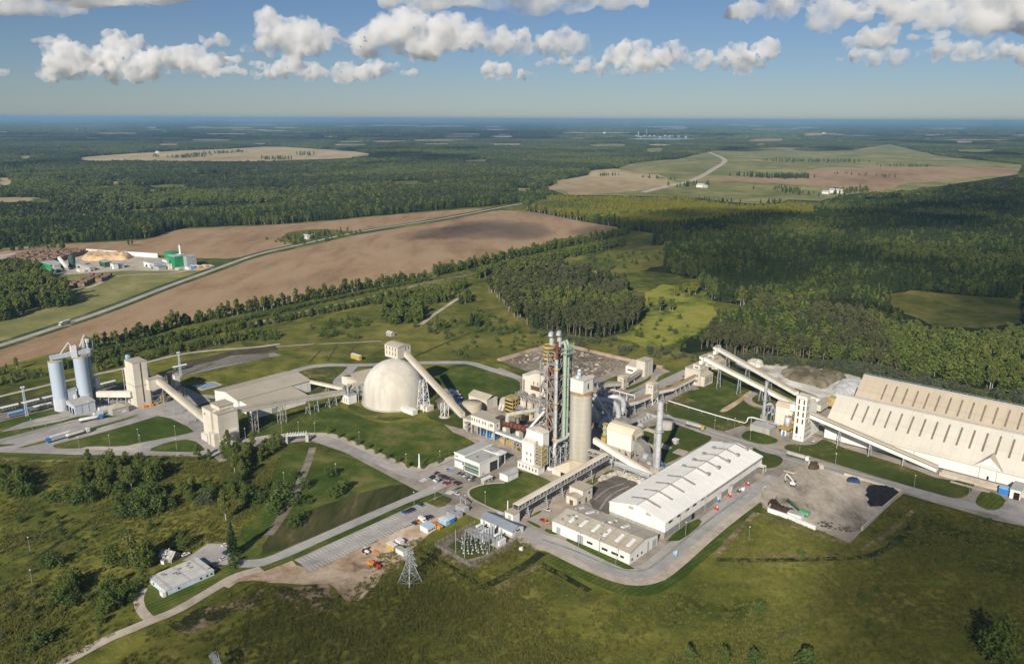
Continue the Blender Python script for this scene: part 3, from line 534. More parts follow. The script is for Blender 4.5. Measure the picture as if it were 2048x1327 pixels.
def box_house(name,label,cat,f,A,B,h,mw,mr,ov=.3,rt=.35,group=None,z0=0):
 r=T(name,label,cat,base(f,A/2,B/2),group)
 MB().fb(f,0,A,0,B,z0,h).to(r,'wall',mw);MB().fb(f,-ov,A+ov,-ov,B+ov,h+.003,h+rt).to(r,'roof',mr)
 return r
def gable_a(mb,f,a0,a1,b0,b1,z,zr,t=.3,ov=.4,wall=True):
 m=(b0+b1)/2;k=(zr-z)/((b1-b0)/2);e=ov*k
 mb.profa(f,[(b0-ov,z-e),(m,zr),(m,zr+t),(b0-ov,z-e+t)],a0-ov,a1+ov);mb.profa(f,[(m,zr),(b1+ov,z-e),(b1+ov,z-e+t),(m,zr+t)],a0-ov,a1+ov);return mb
def gable_b(mb,f,a0,a1,b0,b1,z,zr,t=.3,ov=.4):
 m=(a0+a1)/2;k=(zr-z)/((a1-a0)/2);e=ov*k
 mb.prof(f,[(a0-ov,z-e),(m,zr),(m,zr+t),(a0-ov,z-e+t)],b0-ov,b1+ov);mb.prof(f,[(m,zr),(a1+ov,z-e),(a1+ov,z-e+t),(m,zr+t)],b0-ov,b1+ov);return mb
def lattice_leg(mb,c,w,z0,z1,t=.35,n=None,taper=1.0,e1=U,e2=-V):
 """square lattice tower: four posts and zigzag bracing"""
 c=Vector((c[0],c[1],0));P=lambda i,z:c+(e1*[-1,1,1,-1][i]+e2*[-1,-1,1,1][i])*(w/2*(1+(taper-1)*(z-z0)/(z1-z0)))+UP*z
 n=n or max(2,int((z1-z0)/(w*1.1)))
 for i in range(4):mb.beam(P(i,z0),P(i,z1),t)
 for k in range(n):
  za,zb=z0+(z1-z0)*k/n,z0+(z1-z0)*(k+1)/n
  for i in range(4):
   j=(i+1)%4;mb.beam(P(i,za),P(j,zb),t*.55)if(k+i)%2 else mb.beam(P(j,za),P(i,zb),t*.55);mb.beam(P(i,zb),P(j,zb),t*.55)
 return mb
def bent(mb,p,side,w,z0,z1,t=.45,spread=1.5):
 """A-frame support: two splayed legs with rungs, standing across a conveyor"""
 p=Vector((p[0],p[1],0));s=side.normalized()
 L=lambda k,z:p+s*k*(w/2+(spread*(z1-z)/(z1-z0)if z1>z0 else 0))+UP*z
 for k in(-1,1):mb.beam(L(k,z0),L(k,z1),t)
 n=max(2,int((z1-z0)/4))
 for i in range(n):
  za,zb=z0+(z1-z0)*i/n,z0+(z1-z0)*(i+1)/n
  mb.beam(L(-1,zb),L(1,zb),t*.6);mb.beam(L(-1 if i%2 else 1,za),L(1 if i%2 else-1,zb),t*.5)
 return mb
def conveyor(label,p,q,w,h,mw=None,mr=None,legs=(),strip=None,name='conveyor',cat='conveyor',group=None,open_side=False,legw=None,lattice=False,roofcurve=.5):
 p,q=Vector(p),Vector(q);d=q-p;dh=Vector((d.x,d.y,0));sd=Vector((-dh.y,dh.x,0)).normalized()
 mw=mw or M_cream;mr=mr or M_tan;mid=(p+q)/2;r=T(name,label,cat,(mid.x,mid.y,0),group)
 def sec(pts):
  return[p+sd*x+UP*z for x,z in pts],[q+sd*x+UP*z for x,z in pts]
 mb=MB();mb.hexa(*sec([(-w/2,0),(w/2,0),(w/2,h*(.14 if open_side else 1)),(-w/2,h*(.14 if open_side else 1))]));mb.to(r,'gallery',mw)
 mb=MB();k=roofcurve
 mb.hexa(*sec([(-w/2-.25,h+.01),(w/2+.25,h+.01),(w/2+.1,h+.3*k),(w/4,h+k),(-w/4,h+k),(-w/2-.1,h+.3*k)]));mb.to(r,'roof',mr)
 if open_side:
  mb=MB();n=max(4,int(d.length/3.2))
  for s in(-1,1):
   for i in range(n+1):
    a=p.lerp(q,i/n)+sd*s*(w/2-.12);mb.beam(a+UP*h*.1,a+UP*h,.3)
    if i<n:b=p.lerp(q,(i+1)/n)+sd*s*(w/2-.12);mb.beam(a+UP*h*(.1 if i%2 else.97),b+UP*h*(.97 if i%2 else.1),.22);mb.beam(a+UP*h*.97,b+UP*h*.97,.3);mb.beam(a+UP*h*.5,b+UP*h*.5,.15)
  mb.to(r,'truss',M_galv)
  MB().hexa(*sec([(-w/2+.8,h*.2),(w/2-.8,h*.2),(w/2-.8,h*.8),(-w/2+.8,h*.8)])).to(r,'belt',M_dframe)
 if strip:
  mb=MB()
  for s in(-1,1):mb.hexa(*sec([(s*(w/2)-.06,h*.72),(s*(w/2)+.06,h*.72),(s*(w/2)+.06,h*.9),(s*(w/2)-.06,h*.9)]))
  mb.to(r,'window_band',strip)
 for t in legs:
  a=p.lerp(q,t)
  if a.z<1.5:continue
  mb=MB()
  if lattice:lattice_leg(mb,a,legw or w*.8,0,a.z-.02,.4,e1=dh.normalized(),e2=sd)
  else:bent(mb,a,sd,w*.7,0,a.z-.02)
  mb.to(r,'trestle',M_galv)
 return r
 # white storage hall, workshop and the buildings round them
def storage_hall():
 f,A,B,h=cframe('Z6',(1080,875),(1842,318),(655,690),(1090,745))
 zr=h+B/2*math.tan(R(13));r=T('storage_hall','long white storage hall with a pale gable roof crossed by dark roof vents','hall',base(f,A/2,B/2))
 hb=h*.42
 MB().fb(f,0,A,0,B,0,hb).to(r,'concrete_wall',M_concw)
 mb=MB();mb.fb(f,-.12,A+.12,-.12,B+.12,hb+.003,h)
 mb.profa(f,[(-.1,h+.003),(B+.1,h+.003),(B/2,zr-.05)],-.1,A+.1);mb.to(r,'upper_cladding',M_white)
 gable_a(MB(),f,0,A,0,B,h+.1,zr,.35,.5).to(r,'roof',M_wroof)
 MB().profa(f,[(B/2-.45,zr+.1),(B/2+.45,zr+.1),(B/2,zr+.75)],-.5,A+.5).to(r,'ridge_cap',M_groof)
 k=(zr-h)/(B/2)
 for i in range(9):
  a=A*(.075+.108*i)if i<4 else A*(.075+.108*i+.04);mb=MB();e=5.4
  for s in(-1,1):
   b0,b1=B/2+s*.5,B/2+s*e*1.75;z0,z1=zr-k*.5+.36,zr-k*e*1.75+.36
   mb.profa(f,sorted([(b0,z0),(b1,z1)])+sorted([(b0,z0+.7),(b1,z1+.7)],reverse=True),a-.65,a+.65)
   if i>3:mb.fb(f,a-1.3,a+1.3,min(b1,b1-s*2),max(b1,b1-s*2),z1+.1,z1+1.7)
  mb.to(r,'roof_vent',M_frame)
 windows(r,f,'a',[(B*.25,B*.34,h+.6,h+2.4),(B*.56,B*.65,h+.6,h+2.4)],M_conc,'louvre')
 windows(r,f,'b',[(A*x,A*x+A*.035,h-1.9,h-.5)for x in(.03,.105,.18,.25,.33)],M_black,'window')
 windows(r,f,'b',[(A*.245,A*.272,0,hb*.85)],M_black,'doorway',d=.2)
 windows(r,f,'b',[(A*x,A*x+5,.2,5.2)for x in(.50,.62)],M_white,'door')
 mb=MB()
 for x in(.13,.37):MB().beam(f.p(A*x,-.3,0),f.p(A*x,-.3,h),.35).to(r,'downpipe',M_frame)
 mb.fb(f,A*.38,A,-.55,-.13,h-1.3,h-.3);mb.to(r,'gutter',M_frame)
 g=T('canopy',None,None,(0,0,0));bpy.data.objects.remove(g)
 mb=MB();mb.fb(f,A*.965,A*1.0,-3.5,-.15,4.2,4.6);mb.beam(f.p(A*.967,-3.2,0),f.p(A*.967,-3.2,4.2),.25);mb.beam(f.p(A*.998,-3.2,0),f.p(A*.998,-3.2,4.2),.25);mb.to(r,'canopy',M_cream)
 return f,A,B
HALL=storage_hall()
def workshop():
 f,A,B,h=cframe('Z6',(800,1082),(995,912),(200,800),(788,992))
 A=max(A,20);zr=h+A/2*.20;r=T('workshop','low white workshop with a broad dusty roof and rows of skylights','workshop',base(f,A/2,B/2))
 mb=MB();mb.fb(f,0,A,0,B,0,h);mb.prof(f,[(0,h+.003),(A,h+.003),(A/2,zr-.05)],0,B);mb.to(r,'wall',M_white)
 gable_b(MB(),f,0,A,0,B,h+.1,zr,.3,.35).to(r,'roof',mat('dusty_flat_roof',(.48,.43,.34),var=.14,scale=.08,lines=[(tuple(U),5.0),(tuple(V),8.5)],lcol=.86,dirt=.4))
 k=(zr-h)/(A/2)
 for bx in(.06,.20,.36,.50,.66,.80):
  for side in(0,1):
   if(bx,side)in((.06,1),(.50,1)):continue
   a0=A*(.14 if not side else.60);a1=a0+A*.24
   z=lambda a:(h+k*a if a<A/2 else h+k*(A-a))+.32
   mb=MB();b0=B*(bx+(.09 if side else 0))
   mb.hexa([f.p(a0,b0,z(a0)),f.p(a1,b0,z(a1)),f.p(a1,b0+2,z(a1)),f.p(a0,b0+2,z(a0))],[f.p(a0,b0+.4,z(a0)+.7),f.p(a1,b0+.4,z(a1)+.7),f.p(a1,b0+1.6,z(a1)+.7),f.p(a0,b0+1.6,z(a0)+.7)]).to(r,'skylight',M_wpaint)
 for i in range(15):
  a,b=A*random.uniform(.1,.9),B*random.uniform(.05,.95);z=(h+k*a if a<A/2 else h+k*(A-a))+.2;s=random.uniform(.4,.8)
  MB().fb(f,a-s,a+s,b-s,b+s,z,z+random.uniform(.8,1.6)).to(r,'roof_fan',random.choice([M_galv,M_galv,M_frame]))
 windows(r,f,'a',[(B*x,B*x+2.2,2.2,3.5)for x in(.07,.14,.18,.27,.30,.46,.49)],M_win)
 windows(r,f,'a',[(B*.58,B*.66,0,5),(B*.885,B*.94,0,4.2)],M_galv,'door')
 windows(r,f,'b',[(A*.06,A*.06+1.2,1.6,2.8),(A*.25,A*.25+1.2,1.6,2.8),(A*.40,A*.40+1.2,1.6,2.8)],M_win)
 windows(r,f,'b',[(A*.80,A*.95,0,4.8),(A*.62,A*.67,0,6)],M_galv,'door')
 MB().fb(f,A*.3,A*.75,B+.02,B+5,0,3.2).to(r,'annexe',M_white);MB().fb(f,A*.3-.2,A*.75+.2,B+.05,B+5.2,3.21,3.4).to(r,'annexe_roof',M_groof)
 return f,A,B
workshop()
f,A,B,h=cframe('Z6',(378,618),(480,590),(297,575),(375,545))
A,B=15,max(B,10)
r=T('pump_house','small beige flat roofed pump house with a lower wing beside the dark yard','building',base(f,A/2,B/2))
MB().fb(f,5.5,A,0,B,0,8.2).to(r,'wall',M_cream);MB().fb(f,5.2,A+.3,-.3,B+.3,8.21,8.6).to(r,'roof',M_tan)
MB().fb(f,0,5.48,0,B*.8,0,5).to(r,'wing',M_cream);gable_a(MB(),f,0,5.4,0,B*.8,5.0,6.0,.25,.2).to(r,'wing_roof',M_tan)
windows(r,f,'a',[(B*.3,B*.55,0,3.2)],M_louv,'door');windows(r,f,'b',[(1.5,3.2,0,3),(8,9.5,0,3),(11,12.5,4.5,6)],M_louv,'door')
f,A,B,h=cframe('Z3',(1035,1200),(1172,1110),(982,1178),(1032,1152))
B=max(B,14);r=T('compressor_house','beige hip roofed building at the foot of the concrete silo','building',base(f,A/2,B/2))
MB().fb(f,0,A,0,B,0,h).to(r,'wall',M_cream)
MB().add([f.p(-.4,-.4,h),f.p(A+.4,-.4,h),f.p(A+.4,B+.4,h),f.p(-.4,B+.4,h),f.p(A*.42,B/2,h+3.6),f.p(A*.6,B/2,h+3.6)],[(0,1,5,4),(1,2,5),(2,3,4,5),(3,0,4),(0,3,2,1)]).to(r,'roof',mat('sand_roof',(.66,.57,.42),var=.08,scale=.1))
windows(r,f,'a',[(B*.2,B*.5,0,3.6)],M_black,'doorway')
f,A,B,h=cframe('B8',(1632,600),(1832,505),(1490,535),(1632,480))
r=T('white_shed','windowless white shed with a grey roof on the lawn beside the office','shed',base(f,A/2,B/2))
MB().fb(f,0,A,0,B,0,h).to(r,'wall',M_wlines);gable_a(MB(),f,0,A,0,B,h+.003,h+1.2,.25,.3).to(r,'roof',M_groof)
def office():
 f,A,B,h=cframe('B8',(1110,500),(1320,400),(800,395),(1118,270))
 r=T('office_building','two storey white office with a flat grey roof and ribbon windows','office',base(f,A/2,B/2))
 A=30
 MB().fb(f,0,18,0,B,0,h).to(r,'wall',M_white);MB().fb(f,-.2,18.2,-.2,B+.2,h+.003,h+.5).to(r,'roof',M_groof)
 mb=MB()
 for a0,a1,b0,b1 in((-.3,18.3,-.3,.1),(-.3,.1,.1,B+.2),(17.9,18.3,.1,B+.2)):mb.fb(f,a0,a1,b0,b1,h+.1,h+1.0)
 mb.to(r,'parapet',M_wpaint)
 B2=f.lb(gp('B8',640,305));MB().fb(f,0.5,26,B+.02,B2,0,h+1.0).to(r,'west_wing',M_white);MB().fb(f,.3,26.3,B-.1,B2+.2,h+1.003,h+1.5).to(r,'west_wing_roof',M_groof)
 mb=MB();mb.fb(f,.2,26.4,B-.4,B+.2,h+1.1,h+2.0);mb.fb(f,.2,.6,B+.2,B2+.3,h+1.1,h+2.0);mb.to(r,'west_parapet',M_wpaint)
 MB().fb(f,18.02,27,B*.45,B-.02,0,h-.2).to(r,'rear_wing',M_white);MB().fb(f,18.02,27.2,B*.45-.2,B-.02,h-.19,h+.3).to(r,'rear_wing_roof',M_groof)
 windows(r,f,'a',[(B*(.06+i*.083),B*(.06+i*.083)+B*.075,z0,z1)for i in range(11)for z0,z1 in((.9,3.4),(h*.53,h*.78))],M_gwin)
 windows(r,f,'a',[(B*.05,B*.97,h*.42,h*.48)],M_win,'sun_blade',d=.5)
 windows(r,f,'b',[(9.5,16.5,.4,h*.8)],M_win,'glass_front');windows(r,f,'b',[(2.2,4.2,.8,2)],M_galv,'vent')
 fw=Fr(f.p(.5,B,0));WB=B2-B;windows(r,fw,'a',[(WB*.04,WB*.24,h*.42,h*.72),(WB*.3,WB*.95,h*.58,h*.72)],M_gwin);windows(r,fw,'a',[(WB*.03,WB*.12,.1,h*.36)],M_win,'entrance')
 MB().fb(fw,-.16,.0,WB*.86,WB*.92,h*.90,h*1.0).to(r,'sign_mark',M_red);
 mb=MB()
 for i in range(4):mb.fb(fw,-.16,0,WB*(.63+i*.055),WB*(.63+i*.055)+WB*.035,h*.91,h*.98)
 mb.to(r,'sign_lettering',M_win)
 mb=MB();mb.fb(f,19,21,B*.42,B*.44,h-3,h+1);[mb.beam(f.p(a,b,0),f.p(a,b,h*.9),.3)for a,b in((22,2),(26,2),(26,8))];mb.fb(f,21,27,1,9,h*.9,h);mb.to(r,'entrance_frame',M_wpaint)
 MB().fb(f,5,7,B*.55,B*.65,h+.51,h+1.5).to(r,'roof_unit',M_frame);MB().fb(f,12,13.5,B*.2,B*.26,h+.51,h+1.6).to(r,'roof_unit',M_frame)
office()
f,A,B,h=cframe('B8',(1195,655),(1345,575),(1145,625),(1192,610))
r=T('site_caravan','pale box trailer parked at the edge of the office lawn','trailer',base(f,A/2,B/2))
MB().fb(f,0,A,0,B,.7,3.4).to(r,'body',M_conc);MB().fb(f,-.15,A+.15,-.15,B+.15,3.41,3.6).to(r,'roof',M_wpaint);MB().fb(f,1,A-1,.3,B-.3,.05,.69).to(r,'chassis',M_dframe);windows(r,f,'b',[(1.5+i*3,3+i*3,1.8,2.7)for i in range(3)],M_win)
f,A,B,h=cframe('C4',(1685,572),(1795,500),(1042,265),(1680,450))
r=T('switch_house','long low white switch house with a blue-grey gable roof by the substation','building',base(f,A/2,B/2));A=max(A,9)
mb=MB();mb.fb(f,0,A,0,B,0,h);mb.prof(f,[(0,h+.003),(A,h+.003),(A/2,h+2)],0,B);mb.to(r,'wall',M_wlines);gable_b(MB(),f,0,A,0,B,h+.1,h+2.1,.25,.4).to(r,'roof',M_slate)
windows(r,f,'a',[(B*x,B*x+1.6,0,3)for x in(.30,.62,.85)],M_galv,'door');windows(r,f,'b',[(A*.35,A*.65,h*.75,h*.75+1)],M_win,'louvre');windows(r,f,'b',[(A*.2,A*.75,0,h*.6)],M_galv,'gate')
f,A,B,h=cframe('C4',(1695,325),(1700,318),(1560,275),(1698,130))
r=T('gallery_end_tower','cream end tower where the long gallery comes down behind the switch house','tower',base(f,2.5,B/2));A=5.5;B=max(B,6);hT=h+1.0
MB().fb(f,0,A,0,B,0,hT).to(r,'wall',M_white);MB().fb(f,-.3,A+.3,-.3,B+.3,hT+.003,hT+.4).to(r,'roof',M_tan);windows(r,f,'a',[(B*.25,B*.6,1,hT*.85)],M_conc,'panel')
g0=f.p(A+.05,B/2,6.5)
far=gp('Z3',1395,1040,10.5)
L_=(Vector((far.x,far.y,0))-Vector((g0.x,g0.y,0))).dot(U);g1=g0+U*L_+UP*3.0
conveyor('long straight gallery with a latticed side rising from the end tower past the workshop',g0,g1,4.2,3.6,M_conc,mat('gallery_roof',(.66,.58,.46),var=.08,scale=.1),legs=(.10,.29,.46,.62,.80),open_side=True,name='gallery',cat='gallery')
GAL1=g1
# the kiln line in the middle
def onpl(k,x,y,p,d):
 n=Vector((d.y,-d.x,0));q=ray(*px(k,x,y));c=Vector((0,0,H));t=(Vector((p[0],p[1],0))-Vector((c.x,c.y,0))).dot(n)/q.dot(n);return c+q*t
pl,pr,pf=gp('Z3',1030,1068),gp('Z3',1202,1086),gp('Z3',1115,1106)
SR_=(pr-pl).length/2;sd_=Vector((pf.x,pf.y,0)).normalized();SC=pf+sd_*SR_;SH=ht(SC-sd_*SR_*.9,'Z3',1130,512)
r=T('clinker_silo','tall round concrete silo with a white head house, stained brown at the rim','silo',SC)
MB().cyl(SC,SC+UP*SH,SR_,SR_*1.0,48).to(r,'shaft',M_csilo)
mb=MB();mb.cyl(SC+UP*(SH-1.2),SC+UP*(SH+.2),SR_+.25,SR_+.25,48);mb.to(r,'rim',mat('rim_brown',(.42,.28,.14),var=.3,scale=.5))
f=Fr(SC-U*SR_*.72+V*SR_*.72);L_=SR_*1.44
hh=MB().fb(f,0,L_,0,L_,SH+.21,SH+8.5).to(r,'head_house',M_white);windows(r,f,'b',[(L_*.45,L_*.56,SH+2.5,SH+6)],M_win)
MB().fb(f,-.25,L_+.25,-.25,L_+.25,SH+8.51,SH+9).to(r,'head_house_roof',M_cream)
mb=MB();mb.fb(f,L_+.02,L_+2.5,L_*.1,L_*.5,SH+5,SH+9);mb.fb(f,L_+2.5,L_+4,L_*.2,L_*.4,SH+4,SH+6);mb.to(r,'stair_head',M_white)
mb=MB();c=f.p(L_*.55,L_*.75,0);mb.cyl(c+UP*(SH+9),c+UP*(SH+12),1.3,n=10);mb.ball(c+UP*(SH+13),1.2);mb.beam(c+U*1.6+UP*(SH+9),c+U*1.6+UP*(SH+14),.3);mb.fb(f,L_*.2,L_*.4,L_*.5,L_*.7,SH+9,SH+10.6);mb.to(r,'roof_filter',mat('pale_blue_steel',(.50,.60,.66),var=.1,scale=.3))
mb=MB();mb.tube([SC+U*(SR_+.3)+V*1+UP*z for z in(0,SH*.5,SH)],.22,6);mb.to(r,'downpipe',M_wpaint)
c0=gp('Z3',905,1078);f=Fr(c0);PA,PB=17.5,12.0;PH=ht(c0,'B1',345,105);PL=PH*.84
r=T('preheater_tower','tall open steel preheater tower with rusty cyclones, green pipes and silver ducts','tower',f.p(PA/2,PB/2))
mb=MB();xs,ys=(0,PA/2,PA),(0,PB/2,PB)
for a in xs:
 for b in ys:mb.beam(f.p(a,b,0),f.p(a,b,PL if b==PB and a<PA else PH*.93),.75)
nf=9
for k in range(1,nf+1):
 z=PH*.93*k/nf
 for a in xs:
  for b0,b1 in((0,PB/2),(PB/2,PB)):mb.beam(f.p(a,b0,z),f.p(a,b1,z),.5)
 for b in ys:
  for a0,a1 in((0,PA/2),(PA/2,PA)):mb.beam(f.p(a0,b,z),f.p(a1,b,z),.5)
 z0=PH*.93*(k-1)/nf
 for(p0,p1)in(((0,0),(0,PB/2)),((0,PB),(0,PB/2)),((0,0),(PA/2,0)),((PA,0),(PA/2,0)),((PA,0),(PA,PB/2)),((PA,PB),(PA,PB/2)),((0,PB),(PA/2,PB))):
  mb.beam(f.p(*p0,z0),f.p(*p1,z),.42)
mb.to(r,'frame',M_frame)
for k in range(1,nf+1):
 z=PH*.93*k/nf;mb=MB();mb.fb(f,.6,PA-.6,PB*.30,PB*.70,z+.27,z+.5);mb.fb(f,.6,PA*.25,.5,PB*.3,z+.27,z+.5);mb.fb(f,PA*.62,PA-.5,.5,PB*.3,z+.27,z+.5)
 if k%3:mb.fb(f,PA*.35,PA*.9,PB*.7,PB-.5,z+.27,z+.5)
 mb.to(r,'floor',M_dframe if k%2 else M_frame)
for k in range(1,nf+1):
 z=PH*.93*k/nf;mb=MB()
 for(p0,p1)in(((-.5,-.5),(PA+.5,-.5)),((-.5,-.5),(-.5,PB+.5))):
  for q in(.6,1.2):mb.beam(f.p(*p0,z+q),f.p(*p1,z+q),.10)
  mb.beam(f.p(*p0,z+.15),f.p(*p1,z+.15),.35)
 mb.to(r,'railing',M_frame)
def cyclone(a,b,zt,s,m):
 c=f.p(a,b);mb=MB();mb.lathe(c,[(0,zt+.8*s),(1.0*s,zt+.7*s),(2.5*s,zt),(2.5*s,zt-4*s),(2.7*s,zt-4.2*s),(2.5*s,zt-4.4*s),(.7*s,zt-9*s),(.6*s,zt-11*s)],20)
 mb.lathe(c,[(1.1*s,zt+.6*s),(1.1*s,zt+2.2*s)],14);mb.beam(c+UP*(zt-1.5*s)+U*2*s,c+UP*(zt-1.5*s)+U*5*s,2.2*s,2.8*s);mb.to(r,'cyclone',m)
for a,b,zt,s,m in((4.5,PB*.72,PL*.99,1.25,M_rustl),(4.5,PB*.72,PL*.80,1.3,M_rust),(4.8,PB*.6,PL*.62,1.3,M_rustl),(12.5,PB*.5,PH*.86,1.2,M_rustl),(12.5,PB*.5,PH*.62,1.3,M_rustl),(11.5,PB*.45,PH*.40,1.2,M_rust),(5,PB*.5,PL*.42,1.2,M_rust)):cyclone(a,b,zt,s,m)
c=f.p(4.5,PB*.72);mb=MB();mb.lathe(c,[(0,PL+9.8),(2.2,PL+9.6),(3.0,PL+8),(3.0,PL+.5),(1.2,PL-3)],20);mb.to(r,'top_cyclone',M_rustl)
mb=MB()
for q in(0.8,3.4,6.0,8.3):mb.lathe(c,[(3.05,PL+q),(4.3,PL+q),(4.3,PL+q+.9),(3.05,PL+q+.9)],20);mb.lathe(c,[(4.15,PL+q+1.0),(4.3,PL+q+1.6),(4.3,PL+q+1.7),(4.15,PL+q+1.7)],20)
mb.to(r,'ring_platform',M_yel)
P=lambda a,b,z:f.p(a,b,z)
MB().tube([P(.4,-1.2,z)for z in(PH*.10,PH*.5,PH*.88)],.95,14).to(r,'riser_duct',M_silver)
MB().tube([P(.4,-1.2,z)for z in(PH*.881,PH*.95,PH*1.02)],1.0,14).to(r,'rusty_duct_top',M_rust)
for z,q in[(PH*.12*k,1.15)for k in range(1,8)]+[(PH*k,2.1)for k in(.22,.52,.8)]:MB().lathe(P(.4,-1.2,0),[(.96,z),(q,z),(q,z+.45),(.96,z+.45)],14).to(r,'duct_collar',M_yel if q>2 else M_frame)
for a in(8.6,11.4):
 MB().tube([P(a,-1.6,z)for z in(PH*.13,PH*.5,PH*.90)],1.15,14).to(r,'green_pipe',M_gpipe)
 [MB().lathe(P(a,-1.6,0),[(1.16,z),(1.4,z),(1.4,z+.5),(1.16,z+.5)],14).to(r,'pipe_flange',M_gpipe)for z in(PH*(.13+.085*i)for i in range(10))]
mb=MB()
for z in(PH*.905,PH*.94):
 mb.fb(f,6.2,14,-4.2,0,z,z+.3)
 for q in(.6,1.2):mb.beam(P(6.2,-4.2,z+q),P(14,-4.2,z+q),.14);mb.beam(P(6.2,-4.2,z+q),P(6.2,0,z+q),.14);mb.beam(P(14,-4.2,z+q),P(14,0,z+q),.14)
for a in(6.2,8,10,12,14):mb.beam(P(a,-4.2,PH*.90),P(a,-4.2,PH*.99),.2)
for a in(8.6,11.4):mb.tube([P(a,-1.6,PH*.905),P(a,-1.6,PH*.97),P(a,-.3,PH*1.0),P(a,1.5,PH*.98)],1.0,10)
for a0 in(7,9.5,12):mb.beam(P(a0,-4.1,PH*.945),P(a0+2,-4.1,PH*.99),.22)
mb.to(r,'head_platform',M_gpipe)
for a,b in((7.5,PB*.75),(12.5,PB*.55)):
 MB().tube([P(a,b,PH*.9),P(a,b,PH*1.0),P(a-.2,b-.2,PH*1.035),P(a-1.2,b-.6,PH*1.055),P(a-2.6,b-1.2,PH*1.05),P(a-3.4,b-1.6,PH*1.03)],1.6,14).to(r,'gooseneck_duct',M_silver)
mb=MB()
for i in range(210):
 a,b,z=random.uniform(1,PA-1),random.uniform(.8,PB-.8),random.uniform(3,PH*.9);q=random.random()
 if q<.45:mb.fb(f,a-random.uniform(.5,1.8),a+random.uniform(.5,1.8),b-random.uniform(.4,1.2),b+random.uniform(.4,1.2),z,z+random.uniform(.8,3.0))
 else:mb.cyl(P(a,b,z),P(a+random.uniform(-4,4),b+random.uniform(-3,3),z+random.uniform(-6,6)),random.uniform(.25,.7),n=8)
mb.to(r,'machinery',mat('mixed_machinery',(.36,.32,.27),var=.55,scale=.25,col2=(.08,.06,.045)))
for i in range(26):
 k=random.randrange(0,nf-1);z=PH*.93*k/nf+.6;zz=PH*.93*(k+1)/nf-random.uniform(.8,4.5);mb=MB();a=random.uniform(.5,PA-6);b=random.uniform(.5,PB-5)
 if i%3:mb.fb(f,a,a+random.uniform(2.5,5.5),b,b+random.uniform(2,4.5),z,zz)
 elif i%2:mb.fb(f,a,a+random.uniform(3,6),-.25,-.1,z,zz)
 else:mb.fb(f,-.25,-.1,b,b+random.uniform(2,4.5),z,zz)
 mb.to(r,'deck_cabin',random.choice([M_galv,M_frame,M_conc,M_tan,M_rust,MATS['mixed_machinery']]))
mb=MB()
for i in range(48):
 a,b,z=random.uniform(0,PA),random.choice([-.3,-.3,PB*.5]),random.uniform(4,PH*.85);mb.beam(P(a,b,z),P(a+random.uniform(2,5),b,z+random.uniform(3,8)),.4)
mb.to(r,'stair_flight',M_galv)
mb=MB();mb.tube([P(-1,PB*.6,PL*.52),P(-6,PB+3.2,24),P(-8,PB+5.5,16)],1.0,4);mb.to(r,'white_chute',M_wpaint)
mb=MB();mb.beam(P(-.6,PB+.4,PL*.53),P(2.5,PB-.5,PL*.66),.8);mb.fb(f,-2.2,1.2,PB-1,PB+1.6,PL*.49,PL*.55);mb.to(r,'chute_head',M_galv)
mb=MB();mb.beam(P(2.6,-2,10),P(2.6,-2,PH*.22),.9);mb.to(r,'yellow_pipe',M_yel)
mb=MB();mb.fb(f,1,PA-1,1,PB-1,0,6);mb.fb(f,3,9,-1.2,1,0,5);mb.to(r,'plinth',M_conc)
r=T('transport_duct','fat grey duct bending between two lattice towers and the concrete silo','duct',gp('B1',352,1262))
a_=gp('B1',356,1262);b_=gp('B1',458,1205);za=ht(a_,'B1',350,1030)
z1=ht(b_,'B1',440,965)
MB().tube([a_+UP*(za-8),a_+UP*(za-2),a_+UP*za+U*.7,a_+UP*(za+1.6)+U*2,b_+UP*z1,b_+UP*(z1+2)+(b_-a_).normalized()*(4)],1.05,14).to(r,'duct',M_silver)
mb=MB();lattice_leg(mb,a_+U*1,5.0,0,za-1.5,.45);mb.to(r,'lattice_tower',M_galv);mb=MB();lattice_leg(mb,b_,5.0,0,z1-1.5,.45);mb.to(r,'lattice_tower',M_galv)
MB().lathe(a_-V*3,[(0,1.6),(2.0,1.6),(2.2,.8),(2.2,0)],14).to(r,'drum',M_wpaint)
o=gp('B1',48,775);f=Fr(o,V,U);hN=ht(o,'B1',57,388)
r=T('raw_mill_building','tall cream mill building with an arched roof and a railed terrace behind the preheater tower','building',f.p(12,8))
MB().fb(f,0,27,0,17,0,hN*.56).to(r,'lower_block',M_cream);MB().fb(f,.8,26,1.5,16,hN*.565,hN).to(r,'upper_block',M_cream)
mb=MB();arc=[(x,hN+.01+4.2*math.sin(math.pi*x/20))for x in np.linspace(0,20,9)]
mb.hexa([f.p(.8+5+x,1.5,z)for x,z in arc],[f.p(.8+5+x,16,z)for x,z in arc]);mb.fb(f,.6,26.2,1.3,16.2,hN+.0,hN+.5);mb.to(r,'arched_roof',M_cream)
mb=MB();mb.fb(f,-1.5,27,-4.5,1.4,hN*.57,hN*.585)
for z in(1,2):mb.beam(f.p(-1.5,-4.5,hN*.58+z),f.p(27,-4.5,hN*.58+z),.2)
for x in np.linspace(-1.5,27,12):mb.beam(f.p(x,-4.5,hN*.48),f.p(x,-4.5,hN*.58+2.2),.25);mb.beam(f.p(x,-.1,hN*.42),f.p(x,-4.5,hN*.57),.3)
for i in range(10):x=random.uniform(0,25);mb.fb(f,x,x+random.uniform(1,3),-4,-1,hN*.586,hN*.586+random.uniform(1,3.5))
mb.to(r,'terrace',M_frame)
